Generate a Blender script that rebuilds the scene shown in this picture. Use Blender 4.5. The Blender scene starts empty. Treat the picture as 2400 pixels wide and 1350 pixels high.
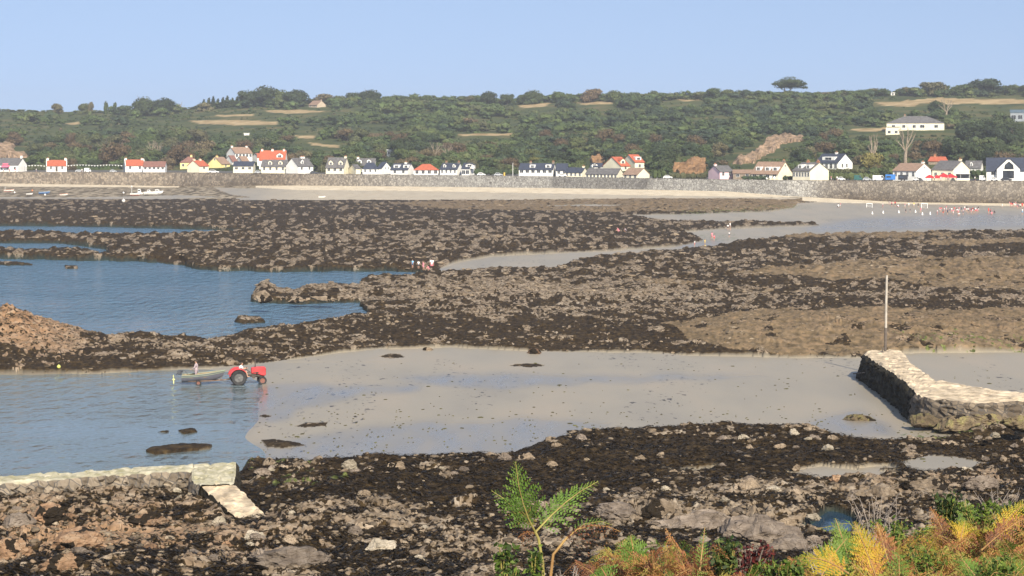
import bpy, bmesh, math, random
import numpy as np
from mathutils import Vector, Matrix, noise as mnoise
R = math.radians
SC = bpy.context.scene
COL = SC.collection
rnd = random.Random(7)
rng = np.random.default_rng(7)

# ---------------------------------------------------------------- camera, world, sun, exposure
F = 4667.0      # focal length in pixels of the 2400 px wide photograph
H = 18.8        # eye height above the water
HZ = 340.0      # pixel row of the horizon
cam = bpy.data.cameras.new("camera"); cam_o = bpy.data.objects.new("camera", cam); COL.objects.link(cam_o)
cam.sensor_width = 36.0; cam.lens = 36.0 * F / 2400.0
cam.shift_y = -(675.0 - HZ) / 2400.0
cam.clip_start = 0.5; cam.clip_end = 12000
cam_o.location = (0, 0, H); cam_o.rotation_euler = (R(90), 0, 0)
SC.camera = cam_o

SUN_AZ, SUN_EL = R(163), R(36)      # azimuth clockwise from +Y (the view direction)
W = bpy.data.worlds.new("World"); SC.world = W; W.use_nodes = True
nt = W.node_tree; bg = nt.nodes["Background"]
sky = nt.nodes.new("ShaderNodeTexSky"); sky.sky_type = 'NISHITA'; sky.sun_disc = False
sky.sun_elevation = SUN_EL; sky.sun_rotation = SUN_AZ
sky.altitude = 0; sky.air_density = 1.0; sky.dust_density = 0.9; sky.ozone_density = 1.3
# clear maritime air: the sky is sampled a little above the true direction, past the yellow ground haze of the model
tc_ = nt.nodes.new("ShaderNodeTexCoord"); va = nt.nodes.new("ShaderNodeVectorMath"); va.operation = 'MULTIPLY_ADD'
va.inputs[1].default_value = (1, 1, 0.9); va.inputs[2].default_value = (0, 0, 0.30)
nt.links.new(tc_.outputs["Generated"], va.inputs[0]); nt.links.new(va.outputs[0], sky.inputs[0])
hsv = nt.nodes.new("ShaderNodeHueSaturation"); hsv.inputs["Saturation"].default_value = 0.86
nt.links.new(sky.outputs[0], hsv.inputs["Color"]); nt.links.new(hsv.outputs[0], bg.inputs[0]); bg.inputs[1].default_value = 0.135
sun = bpy.data.lights.new("sun", 'SUN'); sun.energy = 5.0; sun.angle = R(0.5); sun.color = (1.0, 0.90, 0.73)
sun_o = bpy.data.objects.new("sun", sun); COL.objects.link(sun_o)
sd = Vector((math.sin(SUN_AZ) * math.cos(SUN_EL), math.cos(SUN_AZ) * math.cos(SUN_EL), math.sin(SUN_EL)))
sun_o.rotation_euler = sd.to_track_quat('Z', 'Y').to_euler(); sun_o.location = (60, -60, 90)
SC.view_settings.view_transform = 'Standard'; SC.view_settings.look = 'None'
SC.view_settings.exposure = 0.66; SC.view_settings.gamma = 1.0
SC.cycles.max_bounces = 5; SC.cycles.diffuse_bounces = 2; SC.cycles.glossy_bounces = 3
SC.cycles.transparent_max_bounces = 8; SC.cycles.volume_bounces = 0
SC.cycles.caustics_reflective = False; SC.cycles.caustics_refractive = False

# ---------------------------------------------------------------- helpers
def P(u, v, Y):
    """point at distance Y in front of the camera seen at photo pixel (u, v)"""
    return Vector(((u - 1200.0) * Y / F, Y, H - (v - HZ) * Y / F))

def tag(o, label=None, cat=None, group=None, kind=None):
    if label: o['label'] = label
    if cat: o['category'] = cat
    if group: o['group'] = group
    if kind: o['kind'] = kind
    return o

def empty(name, loc=(0, 0, 0), rz=0.0, label=None, cat=None, group=None, sc=None):
    o = bpy.data.objects.new(name, None); COL.objects.link(o)
    o.location = loc; o.rotation_euler = (0, 0, rz); o.empty_display_size = 0.2
    if sc is not None: o.scale = (sc, sc, sc) if not isinstance(sc, tuple) else sc
    return tag(o, label, cat, group)

def link(name, me, parent=None, loc=None):
    o = bpy.data.objects.new(name, me); COL.objects.link(o)
    if parent is not None: o.parent = parent
    if loc is not None: o.location = loc
    return o

def np_mesh(name, V, Fc, mats=(), mi=None, attrs=None, smooth=False):
    """mesh from numpy arrays; Fc is (n,3) or (n,4)"""
    me = bpy.data.meshes.new(name)
    V = np.ascontiguousarray(V, dtype=np.float32); Fc = np.ascontiguousarray(Fc, dtype=np.int32)
    n, k = Fc.shape
    me.vertices.add(len(V)); me.vertices.foreach_set("co", V.ravel())
    me.loops.add(n * k); me.loops.foreach_set("vertex_index", Fc.ravel())
    me.polygons.add(n); me.polygons.foreach_set("loop_start", np.arange(0, n * k, k, dtype=np.int32))
    try: me.polygons.foreach_set("loop_total", np.full(n, k, dtype=np.int32))
    except Exception: pass
    if mi is not None: me.polygons.foreach_set("material_index", np.ascontiguousarray(mi, dtype=np.int32))
    me.polygons.foreach_set("use_smooth", np.full(n, bool(smooth)))
    for m in mats: me.materials.append(m)
    for an, av in (attrs or {}).items():
        a = me.attributes.new(an, 'FLOAT', 'POINT'); a.data.foreach_set("value", np.ascontiguousarray(av, dtype=np.float32))
    me.update(calc_edges=True)
    return me

def hash2(ix, iy, seed):
    h = (ix.astype(np.int64) * 374761393 + iy.astype(np.int64) * 668265263 + seed * 1442695041) & 0xFFFFFFFF
    h = ((h ^ (h >> 13)) * 1274126177) & 0xFFFFFFFF
    h = (h ^ (h >> 16)) & 0xFFFFFF
    return h / float(0xFFFFFF)

def pn(x, y, seed=0):
    """2-D gradient noise, about -1..1"""
    ix = np.floor(x); iy = np.floor(y); fx = x - ix; fy = y - iy
    ix = ix.astype(np.int64); iy = iy.astype(np.int64)
    ux = fx * fx * fx * (fx * (fx * 6 - 15) + 10); uy = fy * fy * fy * (fy * (fy * 6 - 15) + 10)
    def g(dx, dy):
        a = hash2(ix + dx, iy + dy, seed) * 6.2831853
        return np.cos(a) * (fx - dx) + np.sin(a) * (fy - dy)
    n0 = g(0, 0) * (1 - ux) + g(1, 0) * ux; n1 = g(0, 1) * (1 - ux) + g(1, 1) * ux
    return (n0 * (1 - uy) + n1 * uy) * 1.5

def fbm(x, y, oct=4, seed=0, gain=0.5):
    s = 0.0; a = 1.0; t = 0.0
    for i in range(oct):
        s = s + a * pn(x * 2 ** i + 17.3 * i, y * 2 ** i - 9.1 * i, seed + i); t += a; a *= gain
    return s / t

def cells(x, y, seed=0, off=False):
    """Voronoi: distance to nearest point, to the second, random value of the nearest cell"""
    ix = np.floor(x).astype(np.int64); iy = np.floor(y).astype(np.int64)
    d1 = np.full(x.shape, 9.0); d2 = np.full(x.shape, 9.0); rv = np.zeros(x.shape); ox = np.zeros(x.shape); oy = np.zeros(x.shape)
    for dx in (-1, 0, 1):
        for dy in (-1, 0, 1):
            cx = ix + dx; cy = iy + dy
            px = cx + hash2(cx, cy, seed); py = cy + hash2(cx, cy, seed + 91)
            d = np.hypot(px - x, py - y); r = hash2(cx, cy, seed + 37)
            m = d < d1
            d2 = np.where(m, d1, np.minimum(d2, d)); rv = np.where(m, r, rv); d1 = np.where(m, d, d1)
            if off: ox = np.where(m, x - px, ox); oy = np.where(m, y - py, oy)
    return (d1, d2, rv, ox, oy) if off else (d1, d2, rv)

def sstep(a, b, x):
    t = np.clip((x - a) / (b - a), 0, 1); return t * t * (3 - 2 * t)

def inpoly(poly, U, V):
    """even-odd test of arrays U, V against a polygon"""
    p = np.array(poly, float); res = np.zeros(U.shape, bool)
    bb = (U >= p[:, 0].min()) & (U <= p[:, 0].max()) & (V >= p[:, 1].min()) & (V <= p[:, 1].max())
    if not bb.any(): return res
    u = U[bb]; v = V[bb]; r = np.zeros(u.shape, bool); n = len(p)
    for i in range(n):
        x1, y1 = p[i]; x2, y2 = p[(i + 1) % n]
        if y1 == y2: continue
        c = ((y1 > v) != (y2 > v)) & (u < (x2 - x1) * (v - y1) / (y2 - y1) + x1)
        r ^= c
    res[bb] = r
    return res

# ---------------------------------------------------------------- materials
def _n(nt, t, **kw):
    n = nt.nodes.new(t)
    for k, v in kw.items():
        if k in n.inputs: n.inputs[k].default_value = v
        else: setattr(n, k, v)
    return n

def mat(name, col, rough=0.7, metal=0.0, var=0.12, scale=3.0, col2=None, bump=0.0, spec=0.5, rand=0.0, obj=True):
    """procedural material: base colour broken up by noise, a bit of random tint per object"""
    m = bpy.data.materials.new(name); m.use_nodes = True; nt = m.node_tree; L = nt.links
    b = nt.nodes["Principled BSDF"]; b.inputs["Roughness"].default_value = rough; b.inputs["Metallic"].default_value = metal
    b.inputs["Specular IOR Level"].default_value = spec
    tc = _n(nt, "ShaderNodeTexCoord"); no = _n(nt, "ShaderNodeTexNoise"); no.inputs["Scale"].default_value = scale; no.inputs["Detail"].default_value = 5
    L.new(tc.outputs["Object"], no.inputs["Vector"])
    c2 = col2 if col2 else tuple(max(0, c * (1 - 2.2 * var)) for c in col); c1 = col if col2 else tuple(min(1, c * (1 + var)) for c in col)
    rp = _n(nt, "ShaderNodeValToRGB"); rp.color_ramp.elements[0].position = 0.33; rp.color_ramp.elements[1].position = 0.66
    rp.color_ramp.elements[0].color = (*c2, 1); rp.color_ramp.elements[1].color = (*c1, 1)
    L.new(no.outputs["Fac"], rp.inputs["Fac"]); out = rp.outputs["Color"]
    if rand > 0:
        oi = _n(nt, "ShaderNodeObjectInfo"); mr = _n(nt, "ShaderNodeMapRange"); L.new(oi.outputs["Random"], mr.inputs["Value"])
        mr.inputs["To Min"].default_value = 1 - rand; mr.inputs["To Max"].default_value = 1 + rand
        hs = _n(nt, "ShaderNodeHueSaturation"); L.new(mr.outputs[0], hs.inputs["Value"])
        m2 = _n(nt, "ShaderNodeMapRange"); L.new(oi.outputs["Random"], m2.inputs["Value"])
        m2.inputs["To Min"].default_value = 0.5 - rand * 0.09; m2.inputs["To Max"].default_value = 0.5 + rand * 0.09
        L.new(m2.outputs[0], hs.inputs["Hue"]); L.new(out, hs.inputs["Color"]); out = hs.outputs["Color"]
    L.new(out, b.inputs["Base Color"])
    if bump > 0:
        n2 = _n(nt, "ShaderNodeTexNoise"); n2.inputs["Scale"].default_value = scale * 5; n2.inputs["Detail"].default_value = 6
        L.new(tc.outputs["Object"], n2.inputs["Vector"])
        bp = _n(nt, "ShaderNodeBump"); bp.inputs["Strength"].default_value = min(1, bump); bp.inputs["Distance"].default_value = 0.08
        L.new(n2.outputs["Fac"], bp.inputs["Height"]); L.new(bp.outputs["Normal"], b.inputs["Normal"])
    return m
# ---------------------------------------------------------------- the foreshore (sand, rock, weed): one ground sheet
U_ST = [-700, 0, 400, 700, 1000, 1290, 1520, 1700, 1850, 2100, 2400, 3100]
TOPV = [401.5, 403.5, 405, 408, 411, 414.5, 419, 421.5, 423.5, 425, 425, 426]      # top of the sea wall in the photo
BASV = [428, 430, 436.5, 435, 438, 441, 445, 449, 460, 474, 478, 481]              # foot of the sea wall
ZW = 7.6
def wallY(u): return F * (H - ZW) / (np.interp(u, U_ST, TOPV) - HZ)
def basev(u): return np.interp(u, U_ST, BASV)
def basez(u): return H - (basev(u) - HZ) * wallY(u) / F

def g_base(u, v):
    vb = basev(u); vl = np.interp(u, [-700, 600, 1100, 1400, 1700, 1900, 2100, 3100], [468, 466, 475, 500, 530, 530, 520, 520])
    k = np.clip((v - vb) / (vl - vb), 0, 1)
    near = np.interp(v, [0, 1000, 1060, 1200, 1420, 1700], [0, 0, 0.1, 0.7, 1.7, 2.4])
    side = np.interp(u, [-700, 600, 1300, 3100], [0.5, 0.8, 1, 1])
    return basez(u) * (1 - k) + 0.35 * k * np.interp(v, [0, 600, 700, 4000], [1, 1, 0.2, 0.2]) + near * side

SEA = [(-900, 600), (0, 602), (240, 607), (400, 610), (470, 629), (640, 634), (820, 631), (960, 633), (1050, 636), (1040, 645), (990, 652), (870, 655), (852, 662), (845, 668),
       (850, 712), (858, 738), (790, 758), (640, 770), (540, 786), (490, 796), (370, 791), (220, 789), (140, 783), (60, 765), (-900, 750)]
SEA2 = [(-900, 526), (150, 527), (300, 530), (480, 535), (620, 540), (480, 549), (300, 553), (200, 552), (100, 549), (-900, 548)]
SEA3 = [(-900, 568), (60, 566), (150, 567), (250, 580), (255, 600), (-900, 604)]
LEDGE = [(-900, 590), (60, 587), (150, 586), (245, 596), (150, 605), (60, 601), (-900, 598)]
SPIT = [(586, 706), (600, 690), (618, 678), (642, 690), (700, 692), (780, 678), (860, 672), (900, 700), (840, 708), (760, 709), (700, 713), (630, 709)]
SLIV = [(548, 752), (560, 747), (618, 749), (622, 755), (570, 757)]
SANDA = [(1480, 505), (1600, 503), (1700, 500), (1800, 497), (1860, 488), (1870, 478), (1960, 470), (2200, 470), (3100, 474), (3100, 545), (2400, 545), (2200, 547), (1960, 552), (1800, 562), (1720, 574),
         (1600, 590), (1450, 600), (1360, 614), (1300, 632), (1180, 632), (1100, 642), (1040, 645), (1030, 632), (1060, 620), (1090, 612), (1161, 601), (1420, 590), (1590, 578), (1650, 565), (1600, 545), (1700, 537), (1920, 529), (1900, 524), (1640, 522), (1540, 518)]
BEACH = [(400, 866), (560, 858), (640, 850), (720, 838), (780, 830), (900, 818), (1060, 816), (1200, 822), (1300, 826), (1500, 827), (1600, 834), (1750, 838), (1900, 840), (2000, 840), (2080, 832), (2160, 828), (2400, 826), (3100, 824),
         (3100, 990), (2400, 1010), (2300, 1025), (2130, 1040), (2050, 1040), (1920, 1022), (1880, 1010), (1700, 1004), (1580, 1006), (1440, 1014), (1340, 1026), (1280, 1044), (1210, 1068), (1150, 1076), (1000, 1082), (900, 1086), (800, 1092), (700, 1090), (590, 1088), (540, 1120), (300, 1140), (-900, 1160), (-900, 877), (0, 876), (200, 873)]
NEARW = [(-900, 870), (200, 873), (400, 868), (520, 876), (600, 900), (625, 925), (600, 960), (580, 1000), (590, 1040), (620, 1060), (590, 1090), (540, 1130), (300, 1140), (-900, 1160)]
FILM = [[(600, 905), (680, 898), (800, 908), (960, 902), (1000, 915), (820, 935), (700, 960), (640, 985), (600, 1000), (570, 960)],
        [(900, 888), (1100, 876), (1300, 884), (1560, 880), (1800, 884), (1500, 895), (1200, 908), (1000, 905)],
        [(600, 1040), (760, 1018), (900, 1000), (1060, 990), (1300, 985), (1420, 996), (1340, 1030), (1230, 1062), (1000, 1080), (780, 1090), (620, 1090)],
        [(1840, 990), (2000, 960), (2100, 1000), (2120, 1030), (1950, 1020)],
        [(2010, 512), (2300, 500), (2600, 502), (2600, 528), (2250, 536), (1900, 545), (1880, 535)],
        [(1590, 566), (1700, 562), (1690, 574), (1600, 583), (1560, 578)], [(1020, 632), (1110, 636), (1100, 643), (1000, 650)]]
BROWN = [[(900, 478), (1100, 472), (1350, 470), (1560, 464), (1700, 462), (1880, 466), (1890, 480), (1850, 492), (1780, 497), (1500, 501), (1200, 496), (1000, 490)],
         [(1700, 655), (1780, 646), (1850, 636), (2000, 625), (2200, 614), (2400, 610), (3100, 606), (3100, 700), (2400, 692), (2200, 688), (2080, 674), (1980, 668), (1900, 662)],
         [(1560, 770), (1650, 752), (1800, 738), (2000, 733), (2200, 736), (2400, 733), (3100, 731), (3100, 826), (2400, 826), (2300, 830), (2150, 828), (2000, 842), (1880, 840), (1740, 836), (1620, 810)],
         [(1800, 552), (2000, 549), (2200, 550), (2260, 556), (2100, 566), (1950, 562), (1850, 566)],
         [(2100, 573), (2400, 565), (3100, 562), (3100, 580), (2400, 580), (2200, 582)], [(1480, 668), (1600, 664), (1650, 676), (1560, 682)]]
MUD = [[(-900, 437), (200, 437), (420, 440), (640, 446), (600, 462), (500, 468), (300, 468), (-900, 470)], [(-900, 432), (600, 436), (600, 448), (-900, 446)], [(1250, 460), (1500, 462), (1900, 463), (1900, 474), (1250, 474)]]
DRY = [[(-900, 427), (0, 429), (120, 431), (220, 432), (420, 435), (420, 440), (200, 439), (0, 437.5), (-900, 436)],
       [(600, 430), (1000, 436), (1290, 438), (1520, 441), (1700, 445), (1850, 452), (1900, 460), (1820, 463), (1700, 461), (1500, 458), (1200, 452), (900, 447), (700, 446), (600, 440)],
       [(1880, 462), (2100, 471), (3100, 476), (3100, 487), (2400, 484), (2100, 478), (1960, 476), (1880, 472)]]
SANDF = [[(500, 440), (700, 444), (900, 446), (1200, 452), (1600, 460), (1880, 464), (1860, 468), (1700, 466), (1400, 466), (1100, 468), (900, 466), (600, 464), (540, 456)],
         [(1270, 483), (1400, 480), (1480, 483), (1400, 486)], [(-900, 461), (200, 463), (420, 458), (520, 462), (380, 468), (200, 466), (-900, 466)]]
WEEDP = [[(893, 836), (915, 829), (940, 831), (952, 838), (920, 841)], [(1194, 858), (1210, 854), (1262, 854), (1278, 858), (1240, 863)], [(690, 998), (720, 991), (745, 992), (765, 990), (760, 999), (715, 1002)],
         [(338, 1053), (352, 1046), (420, 1042), (500, 1042), (496, 1050), (440, 1055), (360, 1060)], [(606, 974), (620, 971), (635, 975), (618, 979)], [(412, 1006), (455, 1003), (460, 1010), (430, 1015)], [(362, 1009), (395, 1006), (392, 1011)],
         [(614, 1030), (640, 1029), (700, 1038), (715, 1042), (660, 1050), (625, 1046)], [(1785, 1000), (1850, 998), (1840, 1006), (1790, 1006)], [(340, 605), (420, 607), (440, 618), (400, 615)], [(150, 621), (182, 622), (182, 626), (152, 626)], [(-50, 612), (40, 612), (80, 617), (20, 618)]]
SPATCH = [[(2100, 1086), (2170, 1070), (2235, 1074), (2320, 1090), (2260, 1104), (2140, 1116)], [(1840, 1112), (1930, 1094), (2000, 1102), (2110, 1112), (2060, 1126), (1920, 1132)], [(2000, 1100), (2080, 1094), (2110, 1104), (2040, 1108)], [(1520, 1108), (1700, 1100), (1640, 1112)]]
POOL = [(1862, 1237), (1905, 1220), (1940, 1196), (1965, 1198), (2015, 1212), (2030, 1240), (1990, 1256), (1930, 1252)]
GREEN = [[(600, 1130), (700, 1118), (780, 1118), (830, 1130), (740, 1145), (640, 1152)], [(560, 1095), (760, 1090), (740, 1110), (600, 1118)], [(2100, 1000), (2400, 1000), (2400, 1035), (2200, 1038), (2120, 1026)], [(2080, 812), (2160, 806), (2400, 806), (2400, 826), (2160, 828)], [(1560, 500), (1900, 480), (1900, 490), (1600, 508)], [(1640, 550), (1720, 546), (1730, 562), (1650, 570)]]

def nr_(a): return np.zeros(a.shape, int)
U_IN = np.arange(-60, 2462, 2.3); us = np.concatenate([np.linspace(-700, -70, 80), U_IN, np.linspace(2470, 3100, 80)])
vs = np.concatenate([np.linspace(426, 470, 50), np.arange(471, 860, 0.92), np.arange(860.5, 1405, 1.15), np.linspace(1407, 1600, 50)])
UU, VV = np.meshgrid(us, vs)
G0 = g_base(UU, VV)
YY = F * (H - G0) / (VV - HZ)
XX = (UU - 1200) * YY / F
# edge jitter, in photo pixels, growing with nearness
amp = np.clip((VV - 400) / 600, 0.1, 1.2)
jx = fbm(XX / 5, YY / 14, 4, 3) * 40 * amp; jy = fbm(XX / 4 + 50, YY / 12, 4, 8) * 13 * amp
Uj = UU + jx; Vj = VV + jy
def zone(polys, uj=None, vj=None):
    if isinstance(polys[0], tuple): polys = [polys]
    uj = Uj if uj is None else uj; vj = Vj if vj is None else vj
    m = np.zeros(UU.shape, bool)
    for p in polys: m |= inpoly(p, uj, vj)
    return m
def blur(a, k):
    a = a.astype(float)
    for ax in (0, 1):
        c = np.cumsum(np.pad(a, [(k + 1, k) if i == ax else (0, 0) for i in (0, 1)], mode='edge'), axis=ax)
        a = (np.take(c, range(2 * k + 1, c.shape[ax]), ax) - np.take(c, range(0, c.shape[ax] - 2 * k - 1), ax)) / (2 * k + 1)
    return a
U2 = UU + jx * 0.35; V2 = VV + jy * 0.35
z_under = zone(SEA) | zone(SEA2, U2, V2) | zone(SEA3, U2, V2) | zone(POOL, U2, V2)
z_near = zone(NEARW, UU + jx * 2.2, VV + jy * 0.8)
z_sand = zone(SANDA, U2, V2) | zone(BEACH, U2, V2) | zone(SANDF, U2, V2) | zone(SPATCH, U2, V2)
z_sand |= (VV < 470) & (Uj + 12 * pn(XX / 9, VV / 5, 3) > 560) & ~zone(MUD, U2, V2) & ~zone(BROWN, U2, V2)
z_dry = zone(DRY, UU + jx * .2, VV + jy * .1)
z_brown = zone(BROWN) & ~z_sand
z_mud = zone(MUD, U2, V2) & ~z_dry & ~zone(SANDF, U2, V2) & ~zone(BROWN, U2, V2)
z_weed = zone(WEEDP, U2, V2) | zone(SPIT, U2, V2) | zone(LEDGE, U2, V2) | zone(SLIV, U2, V2)
z_film = zone(FILM, UU + jx * 2.2, VV + jy * 1.2)
z_green = zone(GREEN)
under = (z_under & ~z_weed)
sand = (z_sand | z_dry | z_mud) & ~z_weed & ~under
rock = ~sand & ~under
pool = zone(POOL, U2, V2)

# how much bare stone shows among the weed (photo regions)
def blob(u, v, ru, rv): return np.exp(-((UU - u) / ru) ** 2 - ((VV - v) / rv) ** 2)
E = 0.31 + 0.34 * fbm(XX / 26, YY / 24, 4, 21)
for (u, v, ru, rv, a) in [(1150, 690, 330, 30, .42), (1450, 690, 260, 26, .3), (1120, 745, 300, 14, .30), (950, 720, 130, 12, .1), (1950, 700, 420, 14, .38), (900, 560, 500, 12, .30), (700, 820, 300, 22, .12), (330, 820, 320, 25, .25),
                          (1350, 640, 250, 8, .2), (1750, 620, 300, 10, .15), (250, 1270, 360, 60, .55), (150, 1190, 250, 25, .2), (60, 800, 140, 45, .9), (900, 1240, 240, 34, .38), (1100, 1290, 160, 30, .35), (1650, 1215, 250, 22, .45), (2150, 1140, 260, 22, .55), (1750, 1150, 90, 16, .4),
                          (700, 690, 160, 14, .5), (1500, 790, 200, 14, -.25), (1250, 765, 260, 9, -.28), (1550, 1070, 480, 60, -.38), (1000, 1150, 380, 34, -.28), (400, 1200, 200, 18, -.2), (2100, 1060, 250, 20, -.16), (400, 1160, 260, 20, .0), (1900, 590, 500, 12, -.12),
                          (400, 505, 600, 14, -.16), (1300, 520, 500, 14, .1), (2200, 1010, 200, 25, .6), (2000, 800, 400, 40, .2), (2250, 1180, 200, 20, .2), (1600, 1300, 300, 40, .1)]:
    E = E + a * blob(u, v, ru, rv)
far = sstep(150, 330, YY)
wx_ = 0.45 * pn(XX / 0.7, YY / 0.9, 7); wy_ = 0.45 * pn(XX / 0.6, YY / 0.8, 9)
d1, d2, rv, ox, oy = cells(XX / 0.42 + wx_, YY / 0.7 + wy_, 11, True)          # small stones
q1, q2, qr, qx, qy = cells(XX / 1.9 + wx_, YY / 2.9 + wy_, 13, True)           # slabs and outcrops
D1, D2, RV, Ox, Oy = cells(XX / 2.0 + 0.3 * pn(XX / 2, YY / 2, 6), YY / 6.5, 12, True)
nA = fbm(XX / 2.6, YY / 4.2, 6, 14, 0.62)
slab = (nA + 0.35 * (qr - 0.5)) > (0.40 - 0.62 * E)
peb = (rv < E * 0.75 * (0.4 + 1.2 * sstep(-.3, .5, fbm(XX / 6, YY / 9, 3, 17)))) & (d1 < 0.20 + 0.28 * rv / np.maximum(E, .1))
near_b = (slab & ((q2 - q1) > 0.06)) | peb
far_b = (RV < E * 0.8) & (D1 < 0.36) | (pn(XX / 1.9, YY / 6.0, 15) + 0.55 * pn(XX / .6, YY / 2.4, 18) > 0.56 - E * 0.70)
bare = np.where(hash2((UU * 7).astype(int), (VV * 7).astype(int), 5) < far, far_b, near_b)
bare |= (E > 0.85) & (pn(XX * 1.2, YY * 1.2, 16) > -0.5)
bare &= rock
tilt = 0.55 + (hash2((qr * 9999).astype(int), 0 * nr_(qr), 3) - .5) * 2.0 * qx + (hash2((qr * 9999).astype(int), 0 * nr_(qr), 4) - .7) * 1.6 * qy
dome = slab * np.clip(tilt, 0.05, 1.6) * 0.55 * (0.35 + np.clip((nA + 0.35 * (qr - .5) - 0.40 + 0.62 * E) * 3, 0, 1.2)) * 0.75 * (1 - far) + peb * np.clip(0.5 - d1, 0, 1) * (0.35 + .5 * rv) * (1 - far) + far * (np.clip(0.6 - D1, 0, 1) * 0.95 * (0.3 + RV))
gr = blur(rock, 4) * 0.5 + rock * 0.5
hz = gr * (0.36 + 0.50 * fbm(XX / 12, YY / 16, 3, 31) + 0.13 * pn(XX / 1.4, YY / 2.6, 32) + 0.09 * pn(XX / 0.45, YY / 0.7, 33) + 0.05 * pn(XX / 0.2, YY / 0.3, 34) + dome * 0.62)
CARVE = [(440, 1085), (560, 1078), (600, 1140), (650, 1205), (660, 1235), (545, 1235), (500, 1190), (440, 1140)]
def in_carve(u, v): return bool(inpoly(CARVE, np.array([float(u)]), np.array([float(v)]))[0]) or (u < 560 and 1080 < v < 1132) or (u > 2000 and 815 < v < 1000 and v < 1000)
car = blur(inpoly(CARVE, UU, VV), 3)
hz = hz * (1 - .92 * car) * (1 + far * 0.45) * np.interp(VV, [400, 470, 520], [0.3, 0.45, 1])
mound = 2.4 * blob(0, 800, 120, 40) * gr + 1.0 * blob(620, 694, 26, 12) * gr + .5 * blob(760, 692, 110, 12) * gr + 1.3 * blob(2300, 1000, 150, 22) * gr
mound = mound + 1.0 * blob(2250, 650, 420, 26) * gr + 1.1 * blob(2000, 790, 420, 32) * gr + 0.3 * blob(1700, 484, 200, 10) * gr + 0.5 * blob(1100, 690, 260, 30) * gr
hz = hz + mound * (1 + 0.35 * fbm(XX / 2.2, YY / 3, 4, 41))
z_patch = zone(WEEDP, U2, V2) & ~(zone(SPIT, U2, V2))
pb = blur(z_patch, 5)
hz = np.where(z_patch, -0.06 + 0.17 * pb + 0.05 * pn(XX / 0.5, YY / 0.9, 71), hz)
sz = 0.07 + 0.05 * fbm(XX / 12, YY / 26, 3, 51) - 0.03 * z_film
ZZ = G0 + np.where(rock, hz, np.where(under | z_near, 0, sz))
ZZ = np.where(sand & ~z_near, np.maximum(ZZ, 0.025), ZZ)
wat = blur(under, 3); ZZ = np.where(under, -0.55 * wat, ZZ)
nw = blur(blur(z_near, 14), 14); shore_s = sand & (UU < 1150) & (VV > 850); kb = 1 - sstep(780, 1120, UU)
ZZ = np.where(shore_s, ZZ * (1 - kb) + kb * (0.09 - 0.15 * sstep(0.05, 0.5, nw) - 0.25 * nw ** 2 + 0.05 * fbm(XX / 2.6, YY / 6, 5, 91)), ZZ)
ZZ = np.where(pool, -0.25, ZZ) + np.where(pool, G0, 0)
for it in (1, 1): pass
hmap = blur(sand | under, 2)
Vg = np.stack([XX, YY, ZZ], -1).reshape(-1, 3)
nr, nc = UU.shape
ii = np.arange(nr * nc).reshape(nr, nc)
FQ = np.stack([ii[1:, :-1], ii[1:, 1:], ii[:-1, 1:], ii[:-1, :-1]], -1).reshape(-1, 4)
b1 = np.clip(blur(bare, 1) * 1.1, 0, 1)
orange = np.clip(blob(40, 800, 150, 60) + 0.8 * blob(200, 1270, 380, 75) + 0.3 * blob(2300, 1140, 300, 30) + 0.5 * blob(2200, 780, 350, 50) + 0.4 * blob(2300, 650, 200, 30), 0, 1)
attrs = {"bare": b1.ravel(), "sand": sand.astype(float).ravel(), "dry": np.where(z_dry, 1.0, np.where((VV < 475) & (UU > 560) & sand, 0.42 * sstep(540, 760, UU), 0)).ravel(), "film": np.clip(blur(blur(z_film, 5), 5) * (0.75 + 0.5 * fbm(XX / 1.6, YY / 7, 4, 81)) + (z_near & sand), 0, 1).ravel(),
         "brown": (z_brown & rock).astype(float).ravel(), "mud": (z_mud & sand).astype(float).ravel(), "green": (z_green * (fbm(XX / 1.5, YY / 3, 3, 61) > -0.05)).astype(float).ravel(),
         "under": under.astype(float).ravel(), "orange": orange.ravel(),
         "deepweed": (z_near & inpoly([(-900, 985), (200, 985), (420, 995), (560, 1025), (580, 1060), (500, 1100), (-900, 1180)], UU + jx, VV + jy)).astype(float).ravel()}

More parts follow.
